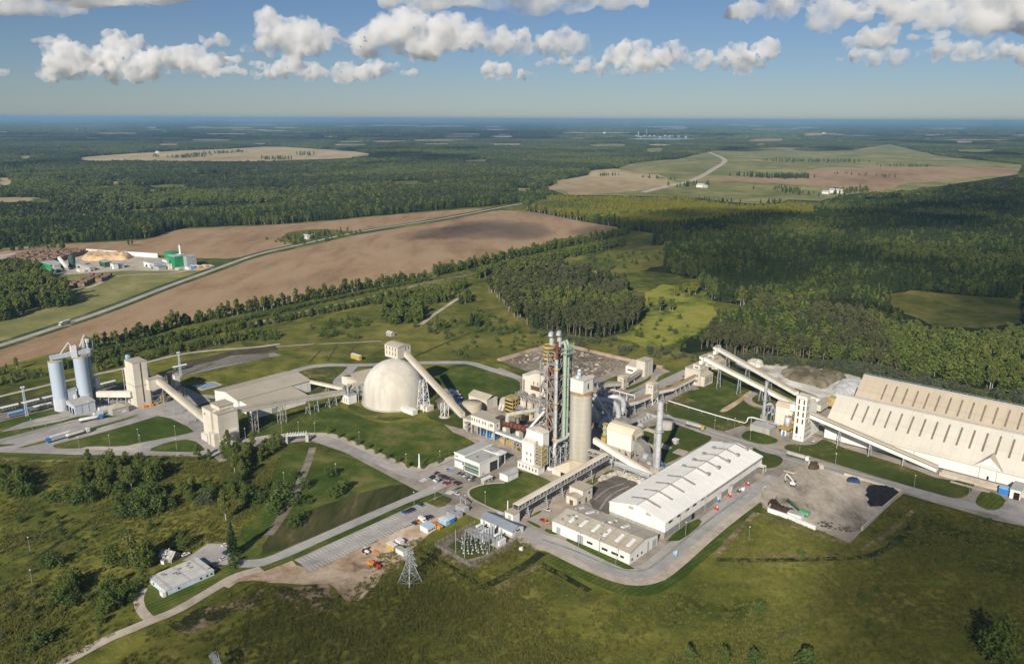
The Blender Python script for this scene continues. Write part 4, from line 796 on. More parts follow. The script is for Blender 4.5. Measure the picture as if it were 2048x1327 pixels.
for a0,a1,z0,z1 in((1.6,2.8,hN*.64,hN*.9),(9,20,hN*.72,hN*.82),(11.5,12.3,hN*.84,hN*.92),(15.5,16.3,hN*.84,hN*.92),(5.5,7,3,hN*.46),(12.5,14,3,hN*.42),(19,20.2,3,hN*.4)):
 MB().fb(f,a0,a1,-.1 if z0<hN*.55 else 1.4,.1 if z0<hN*.55 else 1.6,z0,z1).to(r,'window',M_louv)
f,A,B,h=cframe('B1',(212,1305),(246,1268),(42,1225),(208,1248))
r=T('stair_tower','narrow white stair tower with small windows at the foot of the preheater tower','tower',base(f,A/2,B/2))
MB().fb(f,0,A,0,B,0,h).to(r,'base_block',M_white);MB().fb(f,-.3,A+.3,-.3,B+.3,h+.01,h+.5).to(r,'base_roof',M_cream)
q=f.p(1.5,B*.28);ft=Fr(q);tw=B*.58;hT=ht(Vector((q.x,q.y,0)),'B1',160,1030)
MB().fb(ft,0,4.5,0,tw,h+.51,hT).to(r,'shaft',M_white);MB().fb(ft,4.52,10.5,-tw*.35,tw*1.02,h*.9,hT+7).to(r,'rear_shaft',M_white)
mb=MB();gable_a(mb,ft,4.5,10.5,-tw*.35,tw*1.02,hT+7.01,hT+8.5,.3,.3);mb.to(r,'roof',M_cream);MB().hexa([ft.p(-.2,-.2,hT+.01),ft.p(4.5,-.2,hT+.01),ft.p(4.5,tw+.2,hT+.01),ft.p(-.2,tw+.2,hT+.01)],[ft.p(-.1,.1,hT+1.2),ft.p(4.5,.1,hT+2),ft.p(4.5,tw-.1,hT+2),ft.p(-.1,tw-.1,hT+1.2)]).to(r,'shaft_roof',M_cream)
windows(r,ft,'a',grid(2,tw*.1,tw*.75,.8,[(h+2+i*4.3,h+4+i*4.3)for i in range(int((hT-h-4)/4.3))]),M_louv);windows(r,ft,'b',grid(2,.6,4.2,.8,[(h+2+i*4.3,h+4+i*4.3)for i in range(int((hT-h-4)/4.3))]),M_louv)
windows(r,f,'a',grid(6,.5,B-.5,.9,[(1.5,3.6)]),M_louv)
r2=T('stair_scaffold','open scaffold with yellow stairs standing against the white stair tower','scaffold',base(f,6,-1))
mb=MB();sx=(2.5,8.5);sy=(-.6,B*.24)
for a in sx:
 for b in sy:mb.beam(f.p(a,b,h+.5),f.p(a,b,hT+3),.35)
for k in range(7):
 z=h+1+k*(hT-h)/7
 for a in sx:mb.beam(f.p(a,sy[0],z),f.p(a,sy[1],z),.3);mb.beam(f.p(a,sy[k%2],z),f.p(a,sy[1-k%2],z+(hT-h)/7),.2)
 for b in sy:mb.beam(f.p(sx[0],b,z),f.p(sx[1],b,z),.3)
mb.to(r2,'frame',M_galv)
mb=MB()
for k in range(7):z=h+1+k*(hT-h)/7;mb.fb(f,sx[0],sx[0]+2.5,sy[0],sy[1],z+.16,z+.3);mb.beam(f.p(sx[0]if k%2 else sx[1],sy[0]-.1,z),f.p(sx[1]if k%2 else sx[0],sy[0]-.1,z+(hT-h)/7),.5)
mb.to(r2,'stairs',M_yel)
f,A,B,h=cframe('B2',(838,1060),(945,985),(345,925),(838,715));A=max(A,12)
zf=ht(f.o,'B2',838,862)
r=T('cooler_building','white block with a flat dusty roof raised on columns over blue machinery','building',base(f,A/2,B/2))
MB().fb(f,0,A,0,B,zf,h).to(r,'wall',M_white);MB().fb(f,-.3,A+.3,-.3,B+.3,h+.01,h+.5).to(r,'roof',M_tan);MB().fb(f,-.15,A,-.15,B,zf-1.0,zf-.01).to(r,'floor_beam',M_cream)
for b in(.4,B*.33,B*.60,B*.74,B-.4):
 for a in(.4,A-.6):MB().fb(f,a-.4,a+.4,b-.4,b+.4,0,zf-1.02).to(r,'column',M_conc)
MB().fb(f,A*.5,A*.55,1,B-1,0,zf-1.05).to(r,'back_wall',M_dframe)
windows(r,f,'a',[(B*x,B*x+.9,zf+(h-zf)*.35,zf+(h-zf)*.75)for x in(.07,.13,.36,.46,.62,.72,.83,.93)],M_louv);windows(r,f,'a',[(B*.21,B*.25,zf+.5,zf+(h-zf)*.7)],M_galv,'door');windows(r,f,'b',[(A*.25,A*.33,zf+2,zf+4),(A*.55,A*.63,zf+2,zf+4)],M_louv)
for i in range(7):
 b=B*(.06+i*.12);c=f.p(2.5,b);mb=MB();mb.cyl(c+UP*1+V*.0,c+UP*1+U*2,1.0,n=12);mb.ball(c+UP*1.9,1.0,10,6);mb.cyl(c+UP*1.5,c+UP*4.6,.55,n=8);mb.fb(f,1.6,4,b-.9,b+.9,0,.8);mb.to(r,'blue_fan',M_lblue if i%2 else M_blue)
fa=Fr(f.p(0,B+.02));AN=ht(gp('B2',195,830),'B2',195,630);MB().fb(fa,2,A*.8,0,B*.45,0,AN).to(r,'annexe',M_cream);MB().fb(fa,1.8,A*.8+.2,0,B*.45+.2,AN+.01,AN+.4).to(r,'annexe_roof',M_tan)
mb=MB();[mb.fb(fa,-1+i*.9,-.9+i*.9,B*.1,B*.2,0,7)for i in range(4)];mb.fb(fa,-2,2,B*.05,B*.25,3.5,3.7);mb.fb(fa,-2,2,B*.05,B*.25,7,7.2);mb.to(r,'stair_frame',M_frame)
CB=(f,A,B,h,AN)
o=gp('B2',1075,575);f=Fr(o);z0,z1=3.0,ht(o,'B2',1100,240)
r=T('exhaust_cooler','cooling tower of stacked yellow louvres with a half round grey hood','cooler',f.p(5,4))
for i in range(4):za=z0+(z1-z0)*i/4;MB().fb(f,0,9,-6,1.6,za,za+(z1-z0)/4-1.3).to(r,'dark_bay',M_black);
mb=MB()
for i in range(5):za=z0+(z1-z0)*i/4;mb.fb(f,-.5,9.5,-6.6,1.8,za-1.25,za-.05)
for a in(-.3,3,6,9.3):
 for b in(-6.4,1.7):mb.beam(f.p(a,b,0),f.p(a,b,z1),.35)
mb.to(r,'louvre_frame',mat('dusty_yellow',(.45,.33,.12),var=.35,scale=.3))
R_=(z1-z0)*.58;cz=z0+R_*.75;mb=MB();ang=np.linspace(math.pi*.5,math.pi*1.25,14)
ring=[(R_*math.cos(t)*.9,cz+R_*math.sin(t))for t in ang]+[(0,cz-R_*.7)]
mb.hexa([f.p(0,1.85-x,z)for x,z in ring],[f.p(9,1.85-x,z)for x,z in ring]);mb.to(r,'half_round_hood',M_conc)
for i in range(2):MB().cyl(f.p(-3,2+i*3,4),f.p(1,4+i*3,cz),1.1,n=10).to(r,'leg_duct',M_cream)
q=gp('B2',700,470);f=Fr(q);hS=8;r=T('gabled_store','cream store with a broad ridged roof behind the cooler building','building',f.p(6,9))
MB().fb(f,0,12,0,20,0,hS).to(r,'wall',M_cream);gable_b(MB(),f,0,12,0,20,hS+.01,hS+2.6,.3,.4).to(r,'roof',M_tan)
c=gp('B2',420,545);mb=MB();mb.lathe(c,[(0,10),(7.5,9.5),(7.8,9),(7.8,0)],26);o=mb.thing('round_tank','low round tank with a dusty top behind the cooler building','tank',M_tan)
ka=gp('B2',985,700,11.5);kb=onpl('B2',1690,905,ka,V);kd=(kb-ka).normalized();kL=(kb-ka).length;kr=2.15
r=T('rotary_kiln','rust brown rotary kiln tube on piers with a yellow girth ring','kiln',Vector(((ka.x+kb.x)/2,(ka.y+kb.y)/2,0)))
MB().cyl(ka,kb,kr,kr,26).to(r,'shell',M_rust)
mb=MB();[mb.cyl(ka+kd*kL*t,ka+kd*(kL*t+.9),kr+.35,n=26)for t in(.06,.13,.24,.33,.45,.56,.66)];mb.to(r,'tyre_ring',mat('dark_rust',(.11,.045,.03),var=.4,scale=.4))
MB().cyl(ka+kd*kL*.77,ka+kd*(kL*.77+1.5),kr+.9,n=26).to(r,'girth_ring',M_yel)
for t in(.12,.48,.80):
 c=ka+kd*kL*t;mb=MB();fr=Fr(c,U);mb.fb(fr,-2.2,2.2,-1.6,1.6,0,c.z-kr-.5);mb.to(r,'pier',M_cream)
mb=MB();fr=Fr(Vector((ka.x,ka.y,0)),V,U);mb.fb(fr,3,kL-3,-4.5,-2.6,6.2,6.5);[mb.beam(fr.p(x,-4.5,0),fr.p(x,-4.5,7.6),.25)for x in np.arange(3,kL,4.5)];mb.beam(fr.p(3,-4.5,7.6),fr.p(kL-3,-4.5,7.6),.15);mb.fb(fr,kL*.35,kL*.75,-6.5,-5,3.4,3.7);mb.to(r,'walkway',M_galv)
mb=MB();mb.fb(fr,-3.5,1.5,-3.2,3.2,7,15.5);mb.fb(fr,kL-1,kL+4,-3,3,7,17);mb.to(r,'kiln_hood',M_dframe)
mb=MB();mb.fb(fr,5,kL*.5,-8,-5.5,0,3.4);mb.fb(fr,kL*.2,kL*.3,-5.4,-3,0,5);mb.to(r,'drive_house',mat('dusty_yellow',(.45,.33,.12)))
da=gp('B2',1110,560,19);db=onpl('B2',1700,455,da,(U*.55+V*.45).normalized())
r=T('tertiary_duct','dusty round duct running above the kiln to the preheater tower','duct',Vector(((da.x+db.x)/2,(da.y+db.y)/2,0)))
MB().tube([da,da.lerp(db,.5),db],1.7,14).to(r,'duct',M_conc);MB().tube([da-V*1+UP*-5,da-V*.5,da+(db-da)*.05],1.8,12).to(r,'elbow',M_conc)
mb=MB();c=da.lerp(db,.3);mb.lathe(c,[(1.3,0),(1.3,c.z-2.0),(3.5,c.z-1.9),(3.5,c.z-1.2)],12);mb.to(r,'support',M_cream)
mb=MB();[mb.lathe(da.lerp(db,t),[(2.2,da.lerp(db,t).z-1.5),(3.8,da.lerp(db,t).z-1.4),(3.8,da.lerp(db,t).z-.6)],10)for t in(.28,.62)];mb.to(r,'ring_platform',M_yel)
for i,(x,y,w,d,hh,m,lab)in enumerate([(1010,880,4,5,9,M_conc,'grey machine block under the kiln head'),(1080,900,5,4,6,MATS['dusty_yellow'],'dusty yellow machine housing before the kiln'),(1350,690,6,6,12,M_dframe,'dark machine frame behind the kiln'),(1640,640,8,6,16,M_tan,'beige plant cabin behind the kiln'),(1240,950,9,3,3,MATS['dusty_yellow'],'low yellow walkway platform before the kiln')]):
 q=gp('B2',x,y+70);f=Fr(q);r=T('machine_housing',lab,'machine',f.p(w/2,d/2));MB().fb(f,0,w,0,d,0,hh).to(r,'housing',m);MB().fb(f,-.3,w+.3,-.3,d+.3,hh+.01,hh+.3).to(r,'top_plate',M_frame)
 mb=MB();[mb.cyl(f.p(random.uniform(.5,w-.5),random.uniform(.5,d-.5),hh+.31),f.p(random.uniform(.5,w-.5),random.uniform(.5,d-.5),hh+random.uniform(1,3)),.5,n=8)for _ in range(3)];mb.to(r,'pipework',M_galv)
conveyor('low pale pipe conveyor from the cooler building to the stair tower',gp('B2',870,900,7),gp('B2',1390,1090,6),1.8,1.6,M_wpaint,M_galv,legs=(.35,.7),name='conveyor')
# east side of the silo: bag filter, ducts, chimney
f,A,B,h=cframe('B3',(548,1090),(640,1050),(262,985),(545,800));A=12.5;B=19.5;zb=ht(f.o,'B3',546,985)
r=T('bag_filter','large white bag filter box with an arched cream roof on hoppers and legs','filter',base(f,A/2,B/2))
MB().fb(f,0,A,0,B,zb,zb+(h-zb)*.62).to(r,'casing',M_white);MB().fb(f,-.25,A+.25,-.25,B+.25,zb+(h-zb)*.625,h).to(r,'upper_casing',M_white)
mb=MB();prof=[(-.35,h+.01),(A+.35,h+.01),(A+.35,h+.8),(A*.85,h+3.0),(A*.7,h+4.0),(A*.3,h+4.0),(A*.15,h+3.0),(-.35,h+.8)];mb.prof(f,prof,-.4,B+.4);mb.to(r,'roof',mat('sand_roof',(.66,.57,.42)))
for i in range(4):
 for a0 in(0,A/2):
  b0,b1=B*i/4+.1,B*(i+1)/4-.1;am,bm_=a0+A/4,(b0+b1)/2;mb=MB()
  mb.hexa([f.p(am-.5,bm_-.5,zb-6.5),f.p(am+.5,bm_-.5,zb-6.5),f.p(am+.5,bm_+.5,zb-6.5),f.p(am-.5,bm_+.5,zb-6.5)],[f.p(a0+.1,b0,zb-.01),f.p(a0+A/2-.1,b0,zb-.01),f.p(a0+A/2-.1,b1,zb-.01),f.p(a0+.1,b1,zb-.01)]);mb.to(r,'hopper',M_cream)
mb=MB()
for i in range(5):
 for a in(.3,A/2,A-.3):b=min(max(B*i/4,.3),B-.3);mb.beam(f.p(a,b,0),f.p(a,b,zb-.02),.5)
for i in range(4):mb.beam(f.p(.3,B*i/4,1),f.p(.3,B*(i+1)/4,zb-6),.3)
mb.beam(f.p(.3,0,zb-6.4),f.p(.3,B,zb-6.4),.4);mb.to(r,'leg_frame',M_frame)
mb=MB();q=f.p(A*.35,-.3,h+1.2);mb.fb(f,A*.1,A*.3,-.32,-.26,zb+(h-zb)*.7,h);mb.fb(f,A*.3,A*.95,-1.6,-.3,zb+(h-zb)*.8,zb+(h-zb)*.82);[mb.beam(f.p(A*x,-1.6,zb+(h-zb)*.8),f.p(A*x,-1.6,zb+(h-zb)*.9),.15)for x in(.3,.5,.7,.95)];mb.to(r,'side_platform',MATS['dusty_yellow'])
rr=9.0;mb=MB();ang=np.linspace(0,math.pi/2,12);pts=[(rr*math.sin(t),zb-2+rr*math.cos(t))for t in ang]+[(0,zb-2)]
r=T('fan_house','steel fan frame with a quarter round grey hood between the bag filter and the chimney','fan',f.p(A*.6,-8))
mb.hexa([f.p(A*.25,-.5-x,z)for x,z in pts],[f.p(A*.8,-.5-x,z)for x,z in pts]);mb.to(r,'hood',mat('dark_hood',(.26,.25,.22),var=.2,scale=.3))
mb=MB();lattice_leg(mb,f.p(A*.5,-10),11,0,zb-2.5,.45,n=3)
mb.fb(f,A*.1,A*.95,-15.5,-4.5,zb-2.4,zb-2.0);mb.fb(f,A*.1,A*.95,-15.5,-4.5,zb*.45,zb*.45+.3);mb.to(r,'frame',M_frame)
c=f.p(A*.35,-10,3.5);MB().cyl(c-V*1.5,c+V*1.5,3.2,n=20).to(r,'fan_casing',M_galv);MB().fb(f,A*.2,A*.6,-14,-11,0,3).to(r,'motor',M_wpaint)
mb=MB();[mb.fb(f,A*random.uniform(.1,.8),A*random.uniform(.1,.8)+1.5,-random.uniform(5,15),-random.uniform(4,14)+2,z,z+random.uniform(.6,2))for z in np.linspace(1,zb-6,9)];mb.to(r,'machinery',MATS['mixed_machinery'])
c=gp('B3',868,1222);HC=ht(c,'B3',903,385)
r=T('main_chimney','tall silver chimney with a ring platform beside the white storage hall','chimney',c)
mb=MB();fr=Fr(c);MB().fb(fr,-3.2,3.2,-3.2,3.2,0,3).to(r,'base_block',M_conc)
MB().cyl(c+UP*3.01,c+UP*HC*.60,1.9,1.75,26).to(r,'lower_shaft',M_silver);MB().cyl(c+UP*(HC*.60+.01),c+UP*HC,2.0,1.85,26).to(r,'upper_shaft',M_silver)
mb=MB();mb.lathe(c,[(1.8,HC*.585),(3.1,HC*.585),(3.1,HC*.60),(1.8,HC*.60)],22);mb.lathe(c,[(3.0,HC*.62),(3.1,HC*.62),(3.1,HC*.625),(3.0,HC*.625)],22);[mb.beam(c+Vector((3*math.cos(t),3*math.sin(t),HC*.6)),c+Vector((3*math.cos(t),3*math.sin(t),HC*.622)),.15)for t in np.linspace(0,6.28,9)];mb.to(r,'ring_platform',M_galv)
mb=MB();mb.cyl(c+UP*(HC-.02),c+UP*(HC+1.0),1.95,2.0,22);[mb.lathe(c,[(1.86,HC*t),(2.1,HC*t),(2.1,HC*t+.35),(1.86,HC*t+.35)],22)for t in(.2,.4,.75,.9)];mb.to(r,'flange',M_galv)
mb=MB();mb.beam(c-V*2.6-U*.5+UP*3,c-V*2.6-U*.5+UP*HC*.58,1.2,.9);mb.to(r,'ladder_cage',M_frame)
q=gp('B3',925,1195);f2=Fr(q);r=T('blue_compressor','blue compressor cabin at the foot of the silver chimney','machine',f2.p(1.5,1.5));MB().fb(f2,0,3.4,0,3,0,3).to(r,'cabin',M_blue);MB().cyl(f2.p(1.5,1.5,3.01),f2.p(1.5,1.5,4.2),.8,n=10).to(r,'exhaust',M_lblue)
gb=gp('B3',430,690);Y0=gb.y
r=T('gas_ducts','bundle of shiny silver ducts arching over between the silo and the bag filter','duct',Vector((gb.x,gb.y,0)))
D=lambda pts,dy=0:[gd('B3',x,y,Y0+dy)for x,y in pts]
for pts,rad,dy in(([(425,570),(440,520),(462,460),(468,400),(450,355),(400,325),(345,318),(305,330),(300,370),(320,420)],2.0,4),([(405,565),(402,500),(385,430),(340,385),(280,362),(210,352),(150,350)],2.0,0),([(190,690),(200,660),(225,610),(265,585),(300,600),(318,640),(322,690)],2.2,-6),([(112,285),(170,370),(225,460),(290,570)],1.3,-3),([(90,330),(150,400),(205,460)],1.0,-2),([(70,430),(130,530),(205,650)],2.2,-4)):
 MB().tube(D(pts,dy),rad,14).to(r,'duct',M_silver)
mb=MB()
for x,y in((250,500),(330,500),(370,620),(490,620),(300,620)):g_=gd('B3',x,y,Y0+2);mb.beam(Vector((g_.x,g_.y,0)),g_+UP*8,.5)
for y in(470,520,575):a,b=gd('B3',250,y,Y0+2),gd('B3',490,y+40,Y0+2);mb.beam(a,b,.5)
a,b=gd('B3',330,575,Y0),gd('B3',490,590,Y0);fr=Fr(Vector((a.x,a.y,0)),V,U);mb.fb(fr,0,16,-4,8,a.z-1,a.z);mb.to(r,'support_frame',M_frame)
for x,y,s in((275,470,2.6),(325,480,2.2),(300,640,2.4)):
 g_=gd('B3',x,y,Y0+1);MB().lathe(g_,[(0,g_.z+5*s/2.6),(s,g_.z+4),(s,g_.z-3),(.5,g_.z-9)],14).to(r,'cyclone',M_silver)
mb=MB();
for i in range(40):x,y=random.uniform(110,480),random.uniform(450,800);g_=gd('B3',x,y,Y0+random.uniform(-4,10));mb.cyl(g_,g_+Vector((random.uniform(-4,4),random.uniform(-3,3),random.uniform(-5,5))),random.uniform(.2,.6),n=6)
for i in range(14):x,y=random.uniform(110,420),random.uniform(560,830);g_=gd('B3',x,y,Y0+random.uniform(0,8));fr=Fr(Vector((g_.x,g_.y,0)));mb.fb(fr,-2,2,-2,2,max(0,g_.z-3),g_.z)
mb.to(r,'machinery',MATS['mixed_machinery'])
q=gp('B3',240,925);fq=Fr(q);r=T('dosing_tower','slim pale green steel column with yellow platforms beside the bag filter','tower',q)
mb=MB();hq=ht(q,'B3',240,650);mb.fb(fq,-1.2,1.2,-1.2,1.2,0,hq);mb.to(r,'column',M_gpipe);mb=MB();[mb.fb(fq,-2.4,2.4,-2.4,2.4,z,z+.3)for z in(hq*.55,hq*.8,hq)];mb.fb(fq,-4,-1,-3,3,hq*.3,hq*.5);mb.to(r,'platform',M_yel);MB().fb(fq,-6,1,-1,6,0,hq*.28).to(r,'base_house',M_cream)
E_=gp('Z3',1700,1185,2.0);S_=onpl('Z3',1222,888,E_,V);S_=E_.lerp(S_,.97)
conveyor('cream inclined conveyor dropping from the concrete silo to the storage hall roof edge',S_,E_,3.6,3.0,M_white,mat('gallery_roof',(.66,.58,.46)),legs=(.35,.6))
conveyor('short latticed gallery between the concrete silo and the long gallery',GAL1-V*24-UP*1.0,GAL1-V*1.8-UP*.3,3.6,3.4,M_conc,M_tan,open_side=True,name='gallery',cat='gallery',legs=(.4,))
conveyor('low silver pipe conveyor running beside the storage hall end',gp('Z3',1400,1075,5),gp('Z3',1680,1180,3.5),2.2,2.0,M_galv,M_silver,legs=(.3,.75),name='conveyor')
conveyor('short silver pipe conveyor leaving the foot of the concrete silo',gp('Z3',1222,1010,5),gp('Z3',1385,1062,5),2.2,2.0,M_galv,M_silver,legs=(.5,),name='conveyor')
# dome, warehouse, loading building, silos in the west
fr_=gp('Z2',1560,652);dl,dr=gp('Z2',1345,562),gp('Z2',1845,548);DR=abs((dr-dl).dot(Vector((1,0,0))))/2*.985
DC=fr_+Vector((fr_.x,fr_.y,0)).normalized()*DR;DH=ht(DC,'Z2',1580,236)
r=T('storage_dome','huge dusty cream storage dome','dome',DC)
prof=[(DR,0),(DR,DH*.12),(DR,DH*.24)]+[(DR*math.cos(t),DH*(.24+.76*math.sin(t)))for t in np.linspace(.08,math.pi/2-.02,24)]+[(0,DH)]
MB().lathe(DC,prof,64).to(r,'shell',M_dome)
mb=MB();mb.lathe(DC,[(DR+.1,0),(DR+1.6,0),(DR+1.6,.9),(DR+.1,.9)],64);mb.to(r,'ring_footing',M_conc)
q=gp('Z2',1668,670);f=Fr(q,V,U);mb=MB();mb.fb(f,-9,5,0,5,0,3.6);mb.to(r,'entrance_porch',M_white);q=gp('Z2',1790,645);f=Fr(q,V,U);MB().fb(f,-4,4,0,7,0,4).to(r,'entrance_porch',M_cream)
z0=DH-1.2;o=gp('Z2',1583,236,z0);f=Fr(o);A=f.la(gp('Z2',1660,200,z0));B=f.lb(gp('Z2',1513,196,z0));o2=Vector((o.x,o.y,0));h1=ht(o2,'Z2',1583,143)
r=T('dome_head_house','white head house with narrow windows sitting on top of the dome','head house',f.p(A/2,B/2,z0))
f=Fr(o,z=0);MB().fb(f,0,A,0,B,z0,h1).to(r,'wall',M_cream)
arc=[(x,h1+.01+1.8*math.sin(math.pi*(x+.3)/(A+.6)))for x in np.linspace(-.3,A+.3,8)];mb=MB();mb.hexa([f.p(x,-.3,z)for x,z in arc],[f.p(x,B+.3,z)for x,z in arc]);mb.to(r,'roof',M_tan)
windows(r,f,'a',grid(4,.6,B-.6,.8,[(z0+2.5,z0+5),(z0+6.5,z0+9)]),M_louv);windows(r,f,'b',grid(2,A*.5,A-.6,.8,[(z0+6.5,z0+9)]),M_louv)
HS=(f,A,B,z0,h1)
fc,Ac,Bc,hc,AN_=CB
E_=gp('B2',240,605,AN_+1.0);S_=gp('Z2',1650,205,DH+2.5)
conveyor('long dusty conveyor sloping from the dome head house down to the cooler building',S_,E_,4.2,3.2,M_cream,M_tan,legs=(),roofcurve=.7)
t=T('conveyor_trestle','tall white lattice trestle carrying the conveyor beside the dome','trestle',gp('Z2',1790,640));q=gp('Z2',1790,640);mb=MB();lattice_leg(mb,q,7.5,0,ht(q,'Z2',1785,400),.36,n=6,taper=.5);mb.to(t,'frame',M_wpaint)
q=gp('Z3',38,692);t=T('conveyor_trestle','short white trestle on a round pad near the lower end of the dome conveyor','trestle',q);mb=MB();lattice_leg(mb,q,4,.5,ht(q,'Z3',40,585),.4);mb.to(t,'frame',M_wpaint);MB().lathe(q,[(0,.45),(4.5,.45),(4.6,0)],18).to(t,'pad',M_gravel)
for nm,k,c,rr,l,t_,zr,lab in(('shed','Z2',(1278,478),(1400,445),(1160,420),(1285,415),4.0,'cream gabled shed half hidden behind the dome'),('shed','Z2',(1205,560),(1345,500),(1170,530),(1208,475),2.5,'lower cream conveyor shed leaning against the left of the dome')):
 f,A,B,h=cframe(k,c,rr,l,t_);A=max(A,22);r=T(nm,lab,'shed',base(f,A/2,B/2));MB().fb(f,0,A,0,B,0,h).to(r,'wall',M_cream);gable_a(MB(),f,0,A,0,B,h+.01,h+zr,.3,.4).to(r,'roof',M_tan)
q=gp('Z2',1190,595);f=Fr(q);r=T('junction_house','small white junction house with pipes and tanks between the dome and the warehouse','building',f.p(4,6))
MB().fb(f,0,8,0,11,0,7).to(r,'wall',M_white);MB().fb(f,-.3,8.3,-.3,11.3,7.01,7.4).to(r,'roof',M_galv)
mb=MB();[mb.cyl(f.p(a,b,7.41),f.p(a,b,7.4+hh),.7,n=10)for a,b,hh in((2,3,6),(5,4,4),(6,8,7),(2,8,3))];mb.to(r,'stack',M_galv);mb=MB();[mb.beam(f.p(a,b,0),f.p(a,b,15),.4)for a,b in((9,-1),(9,6),(13,-1),(13,6))];[mb.beam(f.p(9,-1,z),f.p(13,6,z),.35)for z in(6,11,15)];mb.fb(f,9,13,-1,6,9,9.3);mb.to(r,'frame',M_galv)
windows(r,f,'a',grid(3,1,10,1.4,[(1,5)]),M_conc,'panel')
JH=f
f,A,B,h=cframe('Z2',(308,655),(858,478),(128,570),(296,562))
r=T('long_warehouse','long cream warehouse with a broad tan roof and a flared lean-to in front','warehouse',base(f,A/2,B/2));zr=h+B/2*.17
mb=MB();mb.fb(f,0,A,0,B,0,h);mb.profa(f,[(0,h+.003),(B,h+.003),(B/2,zr-.05)],0,A);mb.to(r,'wall',M_wlines);gable_a(MB(),f,0,A,0,B,h+.1,zr,.35,.6).to(r,'roof',M_tanl)
windows(r,f,'a',[(B*.48,B*.63,0,h*.5)],M_black,'doorway',d=.25);windows(r,f,'b',[(A*.74,A*.80,0,h*.55)],M_black,'doorway',d=.3)
W2=22;a0,a1=2,A*.72
MB().profa(f,[(-.05,0),(-W2,0),(-W2,h*.74),(-.05,h-.6)],a0,a1).to(r,'lean_to',M_white);MB().profa(f,[(-.02,h-.55),(-W2-.6,h*.74-.15),(-W2-.6,h*.74+.2),(-.02,h-.2)],a0-.4,a1+.4).to(r,'lean_to_roof',M_tanl)
fl=Fr(f.p(a0,-W2));windows(r,fl,'a',[(W2*.38,W2*.6,0,5)],M_black,'doorway',d=.25);windows(r,fl,'b',[((a1-a0)*.30,(a1-a0)*.38,.2,4.2)],M_galv,'door')
conveyor('short cream conveyor from the warehouse doorway to the junction house',f.p(A*.99,-2,8),JH.p(4,11,8.5),2.6,2.2,M_cream,M_tan,legs=(.5,))
f,A,B,h=cframe('Z1',(1762,1008),(1872,975),(1578,962),(1768,760));A=max(A,15)
r=T('loading_building','tall cream loading building of stepped blocks beside the entrance road','building',base(f,A/2,B/2))
MB().fb(f,0,A,0,B*.30,0,h).to(r,'right_block',M_cream);MB().fb(f,2.5,A,B*.30+.01,B*.45,0,h+1).to(r,'middle_block',M_cream);MB().fb(f,0,A,B*.45+.02,B,0,h*1.02).to(r,'left_block',M_cream)
MB().fb(f,-.25,A+.25,-.25,B*.30,h+.01,h+.5).to(r,'roof',M_tan);MB().fb(f,-.25,A+.25,B*.45+.02,B+.25,h*1.02+.01,h*1.02+.5).to(r,'roof',M_tan);MB().fb(f,4,A-.3,B*.2,B*.75,h*1.02+.52,h*1.02+3.2).to(r,'penthouse',M_cream);MB().fb(f,3.7,A,B*.18,B*.77,h*1.02+3.21,h*1.02+3.6).to(r,'penthouse_roof',M_tan)
MB().fb(f,-3.5,-.01,.5,B*.26,0,h*.42).to(r,'front_bay',M_cream);MB().fb(f,-3.5,2.45,B*.33,B*.45,0,h*.38).to(r,'front_bay',M_cream);MB().fb(f,-2.5,-.01,B*.60,B*1.0,0,h*.22).to(r,'porch',M_cream);MB().fb(f,A*.3,A*.9,-2.5,-.01,h*.2,h*.42).to(r,'side_bay',M_cream)
windows(r,f,'a',[(B*.46,B*.585,0,5.5)],M_black,'doorway',d=.3);windows(r,f,'a',[(B*.72,B*.76,h*.3,h*.9),(B*.5,B*.53,h*.4,h*.85)],MATS['sand_roof'],'panel');windows(r,f,'a',[(B*.80,B*.83,h*.82,h*.88),(B*.86,B*.89,h*.82,h*.88)],M_win)
LB=(f,A,B,h)
E_=JH.p(2,8,6.5);S_=f.p(A-2,B*.15,h*.86)
conveyor('long dusty conveyor rising from the junction house to the loading building',E_,S_,4.0,3.4,M_cream,M_tan,legs=(.10,.17,.28,.36),roofcurve=.7)
d_=(S_-E_)
for t_,lab in((.60,'dark lattice trestle under the warehouse conveyor by the lean-to'),(.84,'dark lattice trestle beside the loading building')):
 p=E_.lerp(S_,t_);t=T('conveyor_trestle',lab,'trestle',(p.x,p.y,0));mb=MB();lattice_leg(mb,p,4.5,0,p.z-.05,.4);mb.to(t,'frame',M_frame)
f,A,B,h=cframe('B4',(1440,1075),(1585,1022),(1352,1005),(1400,420));A=max(A,11)
r=T('packing_tower','tall cream windowless tower with a dark stripe near the railway','tower',base(f,A/2,B/2))
MB().fb(f,0,A,0,B,0,h).to(r,'wall',M_cream);MB().fb(f,-.2,A+.2,-.2,B+.2,h+.01,h+.4).to(r,'roof',M_tan);MB().fb(f,-.12,A+.12,-.12,B+.12,h*.47,h*.48).to(r,'band',M_frame)
windows(r,f,'b',[(A*.5,A*.58,h*.1,h*.98)],M_louv,'stripe_window');MB().fb(f,1,A*.7,B+.02,B+5,0,h*.8).to(r,'rear_block',M_cream);MB().fb(f,A+.02,A+3.5,B*.3,B,0,h*.78).to(r,'east_block',M_cream)
mb=MB();c=f.p(A*.3,B+2.5);mb.cyl(c+UP*(h*.8),c+UP*(h+2.5),1.2,n=12);mb.cyl(c+UP*(h+2),c+UP*(h+2)+V*3,1.3,n=12);mb.to(r,'roof_fan',M_lblue)
mb=MB();[mb.beam(f.p(a,B+6,0),f.p(a,B+6,h*.75),.3)for a in(0,4)];[mb.fb(f,0,4,B+5,B+6,z,z+.2)for z in np.linspace(6,h*.75,6)];mb.to(r,'stair_frame',M_galv)
